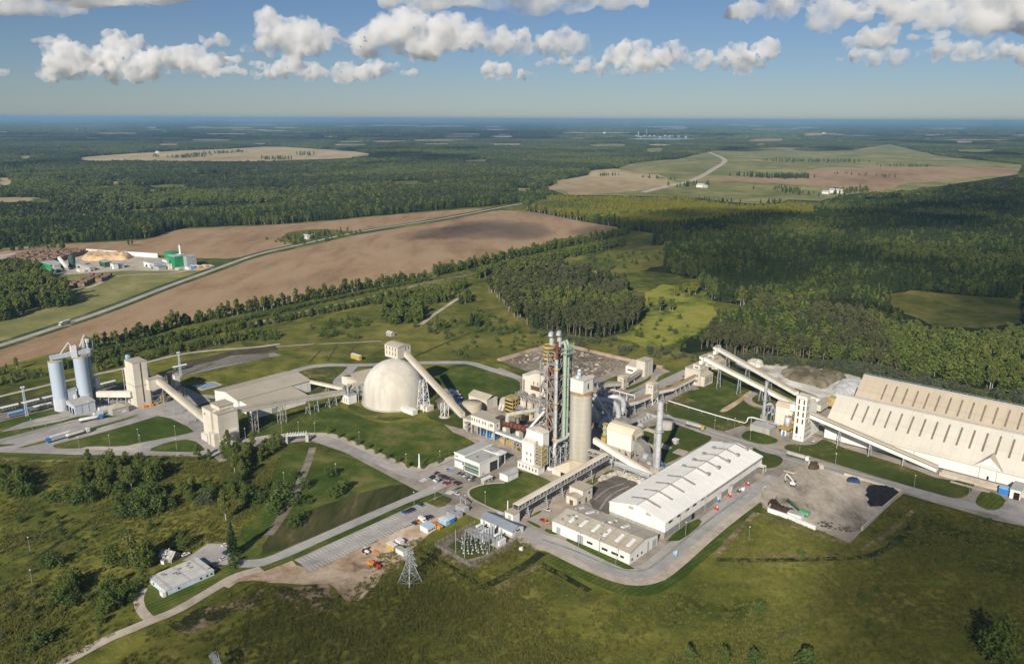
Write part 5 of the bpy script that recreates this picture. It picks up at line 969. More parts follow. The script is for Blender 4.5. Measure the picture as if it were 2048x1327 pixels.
mb=MB();[mb.fb(f,a,a+2.4,-3.5-a*.2,-1.2-a*.2,0,2.2)for a in(3,8)];mb.to(r,'loading_gear',M_orange)
PT=(f,A,B,h)
q=gp('Z1',1212,690);f=Fr(q);zt=ht(q,'Z1',1208,480);zb=ht(q,'Z1',1210,565)
r=T('hopper_house','cream hopper house standing on a crowded steel frame beside the tall cream tower','building',f.p(5,5));MB().fb(f,0,11,0,9,zb,zt).to(r,'wall',M_cream);MB().fb(f,-.3,11.3,-.3,9.3,zt+.01,zt+.4).to(r,'roof',M_tan)
mb=MB()
for a in(.5,10.5,20,28):
 for b in(.5,8.5):mb.beam(f.p(a,b,0),f.p(a,b,zb-.02 if a<15 else zb*.7),.5)
for z in(zb*.3,zb*.6):[mb.beam(f.p(.5,b,z),f.p(28,b,z),.4)for b in(.5,8.5)];[mb.beam(f.p(a,.5,z),f.p(a,8.5,z),.4)for a in(.5,10.5,20,28)]
[mb.beam(f.p(a,.5,0),f.p(a+9,.5,zb*.6),.3)for a in(.5,10.5,19)];mb.to(r,'frame',M_frame)
for i in range(12):a,b=random.uniform(1,26),random.uniform(1,8);mb=MB();mb.fb(f,a,a+random.uniform(1,3),b-1,b+1,0,random.uniform(2,zb*.6));mb.to(r,'machine',random.choice([M_conc,M_galv,MATS['dusty_yellow'],M_dframe,M_blue if i==3 else M_cream]))
f2,A2,B2,h2=LB;E_=f2.p(A2*.4,B2+.2,h2*.30)
conveyor('dusty conveyor sloping from the hopper house down to the loading building',f.p(8,-.2,(zb+zt)/2),E_,4.2,3.4,M_cream,M_tan,legs=(.35,.62),roofcurve=.7)
ft,At,Bt,ht_=PT
conveyor('short bridge between the tall cream tower and the hopper house',ft.p(At+3.6,Bt*.6,ht_*.45),f.p(-.05,6,zb+2),2.5,2.5,M_cream,M_tan)
q=gp('Z1',1415,605);f=Fr(q);hh=ht(q,'Z1',1395,445)
r=T('twin_bins','pair of narrow cream bins with a yellow platform east of the hopper house','silo',f.p(3,3));
for i in range(2):MB().fb(f,0,4,i*4.4,i*4.4+4,0,hh).to(r,'bin',M_cream)
MB().fb(f,-.2,4.2,-.2,8.6,hh+.01,hh+.3).to(r,'roof',M_tan);MB().cyl(f.p(2,13,3),f.p(2,13,hh*.9),2.4,n=14).to(r,'round_bin',M_frame);mb=MB();[mb.fb(f,-.5,4.6,10,16,z,z+.3)for z in(3,hh*.9)];[mb.beam(f.p(a,b,0),f.p(a,b,hh*.95),.3)for a in(-.5,4.6)for b in(10,16)];mb.to(r,'platform_frame',M_yel)
def wsilo(front,rad,h,lab):
 c=front+Vector((front.x,front.y,0)).normalized()*rad;r=T('cement_silo',lab,'silo',c,'blue-grey silos in the west')
 MB().cyl(c+UP*h*.26,c+UP*h,rad,rad,40).to(r,'shell',M_silo);mb=MB();n=40
 for i in range(n):t0,t1=2*math.pi*(i-.32)/n,2*math.pi*(i+.32)/n;mb.hexa([c+Vector((rr*math.cos(t),rr*math.sin(t),0))for rr,t in((rad-.3,t0),(rad+.12,t0),(rad+.12,t1),(rad-.3,t1))],[c+Vector((rr*math.cos(t),rr*math.sin(t),h*.258))for rr,t in((rad-.3,t0),(rad+.12,t0),(rad+.12,t1),(rad-.3,t1))])
 mb.cyl(c,c+UP*h*.255,rad-.2,rad-.2,40);mb.to(r,'ribbed_skirt',M_silolow)
 mb=MB();mb.lathe(c,[(0,h+.9),(rad*.6,h+.6),(rad+.05,h+.02)],40);mb.to(r,'roof',M_tan);mb=MB();[mb.lathe(c,[(rad,h+z),(rad+.08,h+z),(rad+.08,h+z+.12),(rad,h+z+.12)],40)for z in(.6,1.2)];mb.to(r,'rail',M_galv)
 return c
s1=gp('B4',332,1122);SRw=(gp('B4',428,1100)-gp('B4',245,1100)).length/2*1.06
c_=s1+Vector((s1.x,s1.y,0)).normalized()*SRw;SHw=ht(s1,'B4',300,408)
C1=wsilo(s1,SRw,SHw,'nearer left of the two tall blue-grey cement silos');s2=gp('B4',592,345,SHw);s2.z=0;C2=wsilo(s2,SRw,SHw,'right of the two tall blue-grey cement silos, behind the packing hall')
r=T('silo_top_gallery','grey conveyor gallery with slanted struts across the tops of the twin silos','gallery',(C1+C2)/2+UP*SHw)
d=(C2-C1).normalized();a,b=C1-d*3+UP*(SHw+3.2),C2+d*7.5+UP*(SHw+4.2)
MB().beam(a,b,3.0,3.2).to(r,'gallery',M_greyw);mb=MB();[mb.beam(C1+d*x+UP*SHw,C1+d*x+UP*(SHw+2),.4)for x in(-2,3)];[mb.beam(C2+d*x+UP*SHw,C2+d*x+UP*(SHw+2.6),.4)for x in(-3,2,6)];m_=(C1+C2)/2
mb.beam(C1+d*4+UP*(SHw+4.8),m_+d*2+UP*(SHw+13),.6);mb.beam(m_+d*2+UP*(SHw+13),C2-d*4+UP*(SHw+7),.6);mb.beam(C2-d*1+UP*(SHw+5),C2+d*5+UP*(SHw+17),.7);mb.to(r,'strut',M_wpaint)
mb=MB();f=Fr(C2-d*4,d);mb.fb(f,-2,2,-2,2,SHw+.5,SHw+10);mb.to(r,'filter_box',M_wpaint);mb=MB();[mb.fb(f,random.uniform(2,8),random.uniform(8,11),random.uniform(-4,-2),random.uniform(-1.5,0),SHw+.3,SHw+random.uniform(1,2.5))for _ in range(5)];mb.to(r,'roof_gear',M_frame)
q=gp('B4',806,945);HE=ht(q,'B4',718,100)
r=T('bucket_elevator','slim green and white bucket elevator tower rising beside the right silo','tower',q);mb=MB();f=Fr(q);mb.fb(f,-.6,.6,-1.6,-.3,0,HE);mb.fb(f,-.6,.6,.3,1.6,0,HE);mb.to(r,'elevator_leg',mat('pale_jade',(.42,.58,.52),var=.1,scale=.4));mb=MB();lattice_leg(mb,q,4.2,0,HE-6,.25,n=14);mb.fb(f,-3.5,3.5,-3.5,3.5,HE-6,HE-5.7);[mb.beam(f.p(a,b,HE-6),f.p(a,b,HE+2),.25)for a in(-3,3)for b in(-3,0,3)];mb.to(r,'frame',M_galv);mb=MB();mb.fb(f,-1,1,-1.8,1.8,HE+.01,HE+2.5);mb.fb(f,-3.2,-2,0,1,HE-4,HE+3);mb.to(r,'head',M_wpaint)
f,A,B,h=cframe('B4',(525,1180),(832,1108),(432,1092),(520,1050));B=max(B,14)
r=T('packing_hall','grey-blue packing hall with truck doors at the foot of the twin silos','building',base(f,A/2,B/2));MB().fb(f,0,A,0,B,0,h).to(r,'wall',M_greyw);MB().profa(f,[(-.3,h+.01),(B+.3,h+.01),(B+.3,h+.8),(B*.5,h+1.8),(-.3,h+.4)],-.3,A*.69).to(r,'roof',M_groof);MB().profa(f,[(-.3,h+.01),(B+.3,h+.01),(B+.3,h+2.0),(-.3,h+1.2)],A*.7,A+.3).to(r,'roof',M_groof)
windows(r,f,'a',[(B*x,B*x+3,0,4.6)for x in(.1,.42,.74)],M_black,'truck_door',d=.25);windows(r,f,'b',[(A*x,A*x+.5,0,h)for x in(.33,.66)],M_frame,'seam');windows(r,f,'b',[(A*.97,A*.97+.4,0,h)],MATS['pale_jade'],'corner_trim')
fa=Fr(f.p(A*.16,B+.03));hA=ht(gp('B4',545,1010),'B4',530,745);MB().fb(fa,0,A*.42,0,8,0,hA).to(r,'tall_annexe',M_greyw);MB().fb(fa,-.2,A*.42+.2,-.2,8.2,hA+.01,hA+.8).to(r,'annexe_roof',M_groof);mb=MB();[mb.cyl(fa.p(A*x,-1.2,h+1),fa.p(A*x,-1.2,hA*.75),.7,n=10)for x in(.27,.34)];mb.to(r,'pipe',M_wpaint)
e_=ft.p(0,Bt*.5,8);s_=gp('B4',862,900,5.5)
conveyor('low cream covered conveyor between the silo foot and the tall cream tower',s_,e_,4.5,4.0,M_cream,mat('gallery_roof',(.66,.58,.46)),legs=(.1,.35,.6,.85))
q=gp('B4',845,965);f=Fr(q);r=T('elevator_pit_house','grey box of ducts at the foot of the bucket elevator','machine',f.p(2,2));MB().fb(f,0,5,0,4,0,10).to(r,'casing',M_galv);MB().fb(f,1,4,.5,3.5,10.01,19).to(r,'upper_casing',M_wpaint);mb=MB();[mb.fb(f,-3,0,b,b+1,0,7)for b in(0,2)];mb.to(r,'pipe',M_frame)
f,A,B,h=cframe('B4',(1078,1192),(1225,1155),(962,1160),(1075,1095));A=max(A,12);r=T('weigh_office','small hip roofed grey weighbridge office with a blue door','building',base(f,A/2,B/2));MB().fb(f,0,A,0,B,0,h).to(r,'wall',M_conc);MB().add([f.p(-.4,-.4,h),f.p(A+.4,-.4,h),f.p(A+.4,B+.4,h),f.p(-.4,B+.4,h),f.p(A*.45,B/2,h+2.2),f.p(A*.6,B/2,h+2.2)],[(0,1,5,4),(1,2,5),(2,3,4,5),(3,0,4),(0,3,2,1)]).to(r,'roof',M_tan);windows(r,f,'a',[(B*.6,B*.85,0,3.2)],M_lblue,'door');windows(r,f,'b',[(A*.6,A*.85,1,2.6)],M_wpaint)
for i,(x,y,lab)in enumerate(((845,1195,'white bulk tank unit beside the weighbridge office'),(915,1120,'pale container behind the white bulk tank unit'))):
 q=gp('B4',x,y);f=Fr(q);r=T('container',lab,'container',q);MB().fb(f,-2.5,4,-1.3,1.3,.6,3.4).to(r,'body',M_wpaint);mb=MB();[mb.cyl(f.p(a,0,3.41),f.p(a,0,4.2),.6,n=8)for a in(-1.5,.5,2.5)];mb.fb(f,-2.5,4,-1,1,.05,.59);mb.to(r,'fittings',M_galv)
PD=G('Z2',[(-60,445),(110,415),(175,440),(20,482)]);sheet('pond',PD,.24,mat('pond_water',(.20,.30,.36),rough=.12,var=.12,scale=.2));
q=[Vector((p.x,p.y,0))for p in PD];mb=MB();[mb.beam(q[i]+UP*.35,q[(i+1)%4]+UP*.35,1.6,.5)for i in range(4)];mb.thing('pond_rim','concrete rim round the small rectangular settling pond','pond rim',M_gravel)
# east side: great halls, east tower, crusher houses
o=gp('Z5',412,640);EAV=ht(o,'Z5',412,562);rp=onpl('Z5',525,325,o,U);fE=Fr(o,V,U);RB,RZ=fE.lb(rp),rp.z
HL=330.0
def great_hall(a0,b0,lab,door,roofmat,ribs0):
 f=Fr(fE.p(a0,b0),V,U);W=RB*2;r=T('stockpile_hall',lab,'hall',base(f,HL/2,W/2),'great stockpile halls')
 mb=MB();mb.fb(f,0,HL,0,W,0,EAV);mb.profa(f,[(0,EAV+.003),(W,EAV+.003),(W/2,RZ-.05)],0,HL);mb.to(r,'wall',M_white);gable_a(MB(),f,0,HL,0,W,EAV+.1,RZ,.4,.9).to(r,'roof',roofmat)
 MB().fb(f,-1,HL+1,W/2-.5,W/2+.5,RZ+.1,RZ+.9).to(r,'ridge_cap',M_groof)
 mb=MB();[mb.beam(f.p(a,W/2,RZ+.9),f.p(a,W/2,RZ+2),.15)for a in np.arange(0,HL,4)];mb.beam(f.p(0,W/2,RZ+1.9),f.p(HL,W/2,RZ+1.9),.15);mb.to(r,'ridge_rail',M_galv)
 k=(RZ-EAV)/(W/2)
 for i in range(42):
  a=ribs0+i*7.5
  if a>HL-3:break
  mb=MB()
  for s in(0,1):
   b0_,b1_=W/2*.34,W/2*.82;q=lambda b,z:f.p(a,b if s==0 else W-b,z)
   P=[(b0_,EAV+k*b0_+.52),(b1_,EAV+k*b1_+.52)]
   mb.hexa([f.p(a+x,b if s==0 else W-b,z)for x,(b,z)in((-.55,P[0]),(.55,P[0]),(.55,P[1]),(-.55,P[1]))],[f.p(a+x,b if s==0 else W-b,z+.5)for x,(b,z)in((-.55,P[0]),(.55,P[0]),(.55,P[1]),(-.55,P[1]))])
  mb.to(r,'roof_vent',mat('vent_brown',(.20,.16,.12),var=.2,scale=.3))
 mb=MB();mb.fb(f,0,HL,-.05,.0,EAV-.6,EAV-.1);mb.to(r,'eave_trim',M_louv)
 if door:
  a=fE.la(gp('Z5',1612,955));zt=EAV+7
  mb=MB();mb.hexa([f.p(a-8,-.25,EAV-1),f.p(a+8,-.25,EAV-1),f.p(a,-.25,zt)],[f.p(a-8,9,EAV-1),f.p(a+8,9,EAV-1),f.p(a,13,zt)]);mb.to(r,'dormer',M_white)
  mb=MB();mb.hexa([f.p(a-8.6,-.8,EAV-.9),f.p(a,-.8,zt+.3),f.p(a,-.8,zt+.7),f.p(a-8.6,-.8,EAV-.4)],[f.p(a-8.6,9,EAV-.9),f.p(a,14,zt+.3),f.p(a,14,zt+.7),f.p(a-8.6,9,EAV-.4)]);mb.hexa([f.p(a+8.6,-.8,EAV-.9),f.p(a,-.8,zt+.3),f.p(a,-.8,zt+.7),f.p(a+8.6,-.8,EAV-.4)],[f.p(a+8.6,9,EAV-.9),f.p(a,14,zt+.3),f.p(a,14,zt+.7),f.p(a+8.6,9,EAV-.4)]);mb.to(r,'dormer_roof',M_tan)
  mb=MB();mb.fb(f,a-5,a+5,-.32,-.02,0,9);mb.to(r,'gate_frame',M_tan);MB().fb(f,a-4.6,a+4.6,-.42,-.03,.1,8.6).to(r,'gate',M_wpaint);MB().fb(f,a-.3,a+.9,-.5,-.04,.1,2.6).to(r,'door',M_black)
  for x in(60,100,136,215):MB().cyl(f.p(x,-.35,EAV*.72),f.p(x,0,EAV*.72),.5,n=8).to(r,'wall_lamp',M_frame)
 return f
great_hall(0,0,'nearer great stockpile hall with a pale roof and long white wall',True,mat('pale_hall_roof',(.58,.54,.455),var=.12,scale=.02,lines=[(tuple(V),6.0),((0,0,1),9.0)],lcol=.95,dirt=.35),15)
p2=gp('Z5',715,185,RZ);great_hall(fE.la(p2),fE.lb(p2)-RB,'farther great stockpile hall with a darker tan roof behind the pale one',False,mat('tan_hall_roof',(.47,.395,.295),var=.10,scale=.02,lines=[(tuple(V),6.0),((0,0,1),9.0)],lcol=.93,dirt=.25),18)
f,A,B,h=cframe('B6',(1290,1095),(1530,890),(1110,1040),(1372,318))
r=T('east_tower','white stepped transfer tower with long brown windows in front of the stockpile halls','tower',base(f,A/2,B/2));aT=6.0
MB().prof(f,[(0,0),(A,0),(A,h*.20),(A*.80,h*.42),(A*.72,h*.42),(A*.72,h*.72),(aT+.5,h*.78),(aT,h*.78),(aT,h),(0,h)],0,B).to(r,'wall',M_white)
MB().fb(f,-.25,aT+.25,-.25,B+.25,h+.01,h+.6).to(r,'roof',M_cream);MB().fb(f,aT+.02,A*.75,B*.2,B*.8,h*.72,h*.80).to(r,'rear_stair',M_cream)
rows=[(h*z,h*z+h*.105)for z in(.225,.40,.555,.70,.835)]
windows(r,f,'a',[(b-.55,b+.55,z0,z1)for b in(B*.24,B*.70)for z0,z1 in rows[:1]+rows[1:]][1:],M_louv);windows(r,f,'a',[(B*.2,B*.75,h*.955,h*.965)],M_louv);windows(r,f,'a',[(B*.58,B*.78,h*.16,h*.30)],M_black,'opening',d=.3);windows(r,f,'a',[(B*.25,B*.32,2.2,3.4),(B*.65,B*.72,2.2,3.4)],M_win)
windows(r,f,'b',[(a-.4,a+.4,z0,z1)for a in(1.6,4.0)for z0,z1 in rows[1:]]+[(a-.4,a+.4,h*z,h*z+h*.08)for a in(2.2,4.6,7.0,9.4,11.6)for z in(.07,.2,.31)if not(z>.25 and a>10.5)],M_louv)
ET=(f,A,B,h)
f,A,B,h=cframe('B6',(985,990),(1042,955),(888,975),(985,862));A=9;r=T('grinding_house','cream arched roof process house with yellow platforms left of the white stepped tower','building',base(f,A/2,B/2))
MB().fb(f,0,A,0,B,0,h).to(r,'base_block',M_white);windows(r,f,'a',[(B*.25,B*.7,0,3.6)],M_blue,'door');windows(r,f,'a',[(B*.42,B*.52,4,h-1)],M_louv);windows(r,f,'b',[(3,4,2,h-1)],M_louv)
q=gp('B6',990,880);f3=Fr(f.p(A+1.5,B*.15));zt=ht(Vector((f3.o.x,f3.o.y,0)),'B6',1010,520);MB().fb(f3,0,10,0,13,h*.6,zt).to(r,'filter_block',M_cream)
mb=MB();arc=[(x,zt+.01+3*math.sin(math.pi*(x+.4)/10.8))for x in np.linspace(-.4,10.4,9)];mb.hexa([f3.p(x,-.4,z)for x,z in arc],[f3.p(x,13.4,z)for x,z in arc]);mb.to(r,'arched_roof',mat('rose_roof',(.55,.43,.33),var=.1,scale=.1,lines=[(tuple(U),2.5)],lcol=.85))
mb=MB();[mb.beam(f3.p(a,b,0),f3.p(a,b,h*.6-.02),.5)for a in(.4,9.6)for b in(.4,6,12.6)];mb.to(r,'leg_frame',M_frame)
c=f.p(3,B*.25);MB().lathe(c,[(0,h+8),(2.2,h+8),(2.2,h+2),(.6,h+.3)],16).to(r,'steel_bin',M_silver)
mb=MB();[mb.fb(f,-3,12,-3,B+1,z,z+.3)for z in(h+.4,)];[mb.beam(f.p(a,b,0),f.p(a,b,h+1.6),.3)for a in(-3,5,12)for b in(-3,B+1)];mb.fb(f,8,14,-4,2,h+7,h+7.3);mb.fb(f,8,13,-3,1,h+2,h+4);[mb.beam(f.p(a,-3,h+.7),f.p(a,-3,h+1.7),.15)for a in range(-3,12,2)];mb.beam(f.p(-3,-3,h+1.7),f.p(12,-3,h+1.7),.15);mb.to(r,'yellow_platform',M_yel)
mb=MB();[mb.fb(f,6+random.uniform(0,9),16+random.uniform(0,2),-6+i*1.6,-5+i*1.6,0,random.uniform(3,10))for i in range(6)];[mb.cyl(f.p(random.uniform(6,14),random.uniform(-5,4),1),f.p(random.uniform(6,14),random.uniform(-5,4),random.uniform(6,16)),.6,n=8)for _ in range(8)];mb.to(r,'machinery',MATS['mixed_machinery'])
MB().fb(f,9,17,-2.5,2.5,h+11,h+16).to(r,'bridge_box',M_white)
f,A,B,h=cframe('B6',(692,975),(798,900),(345,888),(690,878));r=T('concrete_substation','low flat roofed concrete box building crossed by a pipe bridge','building',base(f,A/2,B/2));MB().fb(f,0,A,0,B,0,h).to(r,'wall',M_conc);MB().fb(f,-.25,A+.25,-.25,B+.25,h+.01,h+.5).to(r,'roof',M_groof);windows(r,f,'a',[(B*x,B*x+.2,0,h)for x in(.15,.3,.45,.6,.75,.88)],M_concw,'panel_joint')
r=T('pipe_bridge','white pipe line running over the lawn and the concrete box building','pipe',gp('Z4',980,740))
zz=h+3;pts=[gp('Z4',350,565,2),gp('Z4',560,630,2),gp('Z4',780,695,2),gp('Z4',960,742,2)]
MB().tube(pts+[gp('Z4',975,730,4),gp('Z4',985,700,zz),gp('Z4',1010,695,zz),gp('Z4',1140,728,zz),gp('Z4',1240,760,zz)],.45,8).to(r,'pipe',M_wpaint);mb=MB();[mb.beam(Vector((p.x,p.y,0)),p,.3)for a,b in zip(pts[:-1],pts[1:])for p in(a.lerp(b,.25),a.lerp(b,.75))];[mb.beam(Vector((p.x,p.y,0)),p,.35)for p in(gp('Z4',1012,696,zz),gp('Z4',1140,728,zz),gp('Z4',1220,752,zz))];mb.beam(gp('Z4',1020,690,zz+.9),gp('Z4',1240,755,zz+.9),.2);mb.to(r,'support',M_galv)
q=gp('B6',720,720);f=Fr(q);r=T('pipe_rack','tangle of steel pipes and ducts behind the concrete box building','pipe rack',q);mb=MB();[mb.beam(f.p(a,b,0),f.p(a,b,9),.4)for a in(0,5,10)for b in(0,5)];[mb.beam(f.p(0,b,z),f.p(10,b,z),.4)for b in(0,5)for z in(4,9)];mb.to(r,'frame',M_galv);mb=MB();mb.tube([f.p(4,8,0),f.p(4,8,8),f.p(6,7,10),f.p(9,5,10),f.p(11,4,8),f.p(11,4,1)],1.2,12);mb.tube([f.p(0,2,6),f.p(12,2,6)],.7,8);mb.to(r,'duct',M_silver)
c=gp('B6',588,705);h=ht(c,'B6',636,18);r=T('thin_chimney','slim grey steel chimney standing in front of the long crusher conveyors','chimney',c);MB().cyl(c,c+UP*h*.52,1.35,1.25,18).to(r,'lower_shaft',M_galv);MB().cyl(c+UP*h*.521,c+UP*h,1.2,1.1,18).to(r,'upper_shaft',M_galv);mb=MB();mb.lathe(c,[(1.3,h*.51),(2.2,h*.51),(2.2,h*.52),(1.3,h*.52)],16);mb.lathe(c,[(1.15,h-.2),(1.4,h-.2),(1.4,h+.3),(1.15,h+.3)],16);mb.to(r,'ring_platform',M_frame);mb=MB();f=Fr(c);mb.fb(f,-.3,2.5,-2.5,2.5,0,4);[mb.beam(f.p(2,s,4),f.p(.3,0,9),.4)for s in(-2,2)];mb.to(r,'base_frame',M_frame)
def crusher(k,c,r_,l,t,hi,lab):
 f,A,B,h=cframe(k,c,r_,l,t);A=max(A,16);r=T('crusher_house',lab,'building',base(f,A/2,B/2),'crusher houses by the quarry road');b1=B*.20
 hm=ht(Vector((f.p(0,B).x,f.p(0,B).y,0)),*hi[0]);ht1=ht(Vector((f.p(0,b1*2).x,f.p(0,b1*2).y,0)),*hi[1]);ht2=ht1+7
 MB().fb(f,1.5,A,0,b1,0,h).to(r,'low_wing',M_cream);MB().profa(f,[(-.4,h+.01),(b1+.1,h+1.8),(b1+.1,h+2.2),(-.4,h+.4)],1.2,A+.4).to(r,'wing_roof',M_tan)
 MB().fb(f,0,A*.9,b1+.02,B,0,hm).to(r,'wall',M_cream);MB().fb(f,-.25,A*.9+.25,b1-.2,B+.25,hm+.01,hm+.4).to(r,'roof',M_tan)
 MB().fb(f,1,A*.6,b1+1,B*.62,hm+.41,ht1).to(r,'upper_block',M_cream);MB().fb(f,.8,A*.6+.3,b1+.8,B*.62+.2,ht1+.01,ht1+.4).to(r,'upper_roof',M_tan)
 MB().fb(f,A*.2,A*.75,b1+.2,B*.40,ht1+.41,ht2).to(r,'head_block',M_white);MB().fb(f,A*.2-.3,A*.75+.3,b1,B*.40+.2,ht2+.01,ht2+.4).to(r,'head_roof',M_tan)
 windows(r,f,'a',grid(3,b1+2,B*.55,.9,[(3,hm*.40),(hm*.55,hm*.72)]),M_louv);windows(r,Fr(f.p(1,b1+1)),'a',[(2,5,ht1-3,ht1-2)],M_win);windows(r,Fr(f.p(A*.2,b1+.2)),'a',[(1.5,4.5,ht2-3.4,ht2-2.2)],M_win)
 windows(r,f,'b',grid(5,2.5,A-1,.8,[(2,h-1.5)]),M_louv);windows(r,Fr(f.p(0,b1+.02)),'b',grid(4,2,A*.8,.7,[(h+3,hm-2)]),M_louv)
 return f,A,B,hm,ht1,ht2,b1
c1=crusher('C7',(1215,1112),(1345,1035),(965,1005),(1215,955),(('C7',972,785),('C7',1120,745)),'nearer stepped cream crusher house with small windows')
c2=crusher('C7',(1440,830),(1545,770),(1232,740),(1440,720),(('C7',1232,600),('C7',1340,580)),'farther stepped cream crusher house behind the nearer one')
f,A,B,hm,ht1,ht2,b1=c1;e_=gp('B6',1165,478,2.5)
conveyor('nearer of the two long cream conveyors sloping from the crusher houses to the halls',f.p(A*.5,b1+.1,(ht1+ht2)/2-.5),e_,3.8,3.0,M_white,M_tan,legs=(.17,.40,.64,.72),strip=None,roofcurve=.6)
f,A,B,hm,ht1,ht2,b1=c2;e_=gp('Z4',1640,600,2.5);m_=gp('Z4',1375,520,4.5)
conveyor('farther of the two long cream conveyors sloping from the crusher houses to the halls',f.p(A*.5,b1+.1,(ht1+ht2)/2-.5),m_,3.8,3.0,M_white,M_tan,legs=(.13,.40,.68),roofcurve=.6)
conveyor('low cream conveyor tail running behind the white stepped tower into the hall',m_+V*3,e_,3.8,3.0,M_white,M_tan,roofcurve=.6)
q=gp('Z4',1560,690);f=Fr(q);r=T('hall_feed_house','cream feed bridge with a dusty roof between the white stepped tower and the hall','building',f.p(5,3));MB().fb(f,0,22,0,5,4,9).to(r,'gallery',M_cream);MB().fb(f,-.3,22.3,-.3,5.3,9.01,9.4).to(r,'roof',M_tan);mb=MB();[mb.beam(f.p(a,2.5,0),f.p(a,2.5,4),.6)for a in(3,11,19)];mb.to(r,'leg',M_frame);MB().fb(f,14,20,-5,-.02,5,12).to(r,'hood',MATS['dusty_yellow'])
f,A,B,h=ET;E_=gp('Z5',1245,892,1.5);S_=onpl('B6',1432,655,E_,V)
conveyor('long white conveyor with a brown window band running down beside the white hall wall',S_,E_,4.2,3.6,M_white,M_tan,legs=(.25,.5,.76),strip=M_louv,roofcurve=.6)
q=E_+V*2;f=Fr(Vector((q.x,q.y,0)),V,U);r=T('feed_trench','concrete feed trench with rails at the lower end of the white conveyor','trench',f.p(25,0));mb=MB();mb.fb(f,0,55,-2.4,-1.8,0,2.4);mb.fb(f,0,55,3.2,3.8,0,1.8);mb.fb(f,0,50,7,7.6,0,.9);mb.to(r,'wall',M_gravel);mb=MB();[mb.beam(f.p(-90,b,.35),f.p(60,b,.35),.5)for b in(9,12)];mb.to(r,'rail',M_rail);mb=MB();mb.fb(f,8,30,-9,-6,0,.35);mb.to(r,'slab',M_gravel)
f,A,B,h=cframe('B7',(1568,838),(1650,775),(1392,790),(1590,688));A=14;r=T('gate_garage','white flat roofed garage with an open dark gateway at the right edge','garage',base(f,A/2,B/2));MB().fb(f,0,A,0,B,0,h).to(r,'wall',M_white);MB().fb(f,-.25,A+.25,-.25,B+.25,h+.01,h+.5).to(r,'roof',M_groof);windows(r,f,'a',[(B*.08,B*.60,0,h*.78)],M_black,'gateway',d=.25);windows(r,f,'a',[(B*.62,B*.64,.0,h*.8),(B*.06,B*.08,0,h*.8)],MATS['dusty_yellow'],'gate_post',d=.3)
q=gp('B7',1640,640);f2=Fr(q);r=T('brick_store','pale block building behind the garage at the right edge','building',f2.p(5,4));MB().fb(f2,0,25,-12,5,0,8).to(r,'wall',M_tan);MB().fb(f2,-.3,25.3,-12.3,5.3,8.01,8.5).to(r,'roof',M_groof)
q=gp('B7',1320,745);f2=Fr(q);r=T('blue_container','bright blue container beside the garage at the right edge','container',f2.p(2,2));MB().fb(f2,0,5,-3.5,3.5,.1,4).to(r,'body',M_blue);MB().fb(f2,-.1,5.1,-3.6,3.6,4.01,4.3).to(r,'roof',M_lblue)
def ttower(k,c,r_,l,t,lab,zleg):
 f,A,B,h=cframe(k,c,r_,l,t);A=max(A,6);B=max(B,6);r=T('transfer_tower',lab,'tower',base(f,A/2,B/2));zl=h*zleg
 MB().fb(f,0,A,0,B,zl,h).to(r,'wall',M_cream);MB().hexa([f.p(-.3,-.3,h+.01),f.p(A+.3,-.3,h+.01),f.p(A+.3,B+.3,h+.01),f.p(-.3,B+.3,h+.01)],[f.p(A*.3,B*.3,h+1.4),f.p(A*.7,B*.3,h+1.4),f.p(A*.7,B*.7,h+1.4),f.p(A*.3,B*.7,h+1.4)]).to(r,'roof',M_tan)
 mb=MB();[mb.beam(f.p(a,b,0),f.p(a,b,zl-.02),.5)for a in(.3,A-.3)for b in(.3,B-.3)];mb.beam(f.p(.3,.3,0),f.p(A-.3,.3,zl),.3);mb.beam(f.p(.3,B-.3,0),f.p(.3,.3,zl),.3);mb.to(r,'leg_frame',M_wpaint)
 windows(r,f,'a',[(B*.2,B*.32,h-3,h-1.5),(B*.5,B*.62,h-3,h-1.5)],M_louv);windows(r,f,'b',[(A*x,A*x+.6,h-5.5,h-1.2)for x in(.15,.4,.65,.85)]+[(A*x,A*x+.6,zl+.6,h-7)for x in(.15,.4,.65,.85)if h-7>zl+1],M_louv)
 return f,A,B,h,zl
t1=ttower('B3',(812,428),(868,392),(742,395),(812,180),'cream transfer tower on white legs at the bend of the quarry conveyor',.28)
t2=ttower('B3',(460,232),(508,200),(388,215),(460,95),'small cream transfer tower behind the concrete silo',.15)
f,A,B,h,zl=t1
a=f.p(A*.5,-.05,zl+.8);b=gp('C7',700,1160,5);c=c1[0].p(0,c1[2]*.5,5.5)
conveyor('tan roofed conveyor from the transfer tower toward the crusher house, first stretch',f.p(A+.02,B*.4,zl+2.2),b,3.6,2.8,M_white,MATS['rim_brown'],legs=(.35,),roofcurve=.5);conveyor('tan roofed conveyor reaching the crusher house, last stretch',b,c,3.6,2.8,M_white,MATS['rim_brown'],legs=(.1,.3,.5,.7),roofcurve=.5)
m_=gp('B3',620,400,7);e_=gp('B3',480,430,9)
conveyor('tan roofed conveyor leaving the transfer tower toward the silver ducts',f.p(-.02,B*.4,zl+1.2),m_,3.6,2.8,M_white,MATS['rim_brown'],legs=(.5,),roofcurve=.5);conveyor('last tan roofed conveyor stretch into the silver ducts',m_,e_,3.6,2.8,M_white,MATS['rim_brown'],legs=(.3,.7),roofcurve=.5)
f,A,B,h,zl=t2
conveyor('tan roofed conveyor between the concrete silo and the small transfer tower',gp('B3',130,205,10),f.p(-.02,B*.5,h*.3),4.2,3.0,M_cream,M_tan,legs=(.3,.7))
f5,A5,B5,h5=cframe('C7',(335,905),(345,900),(180,935),(338,790));
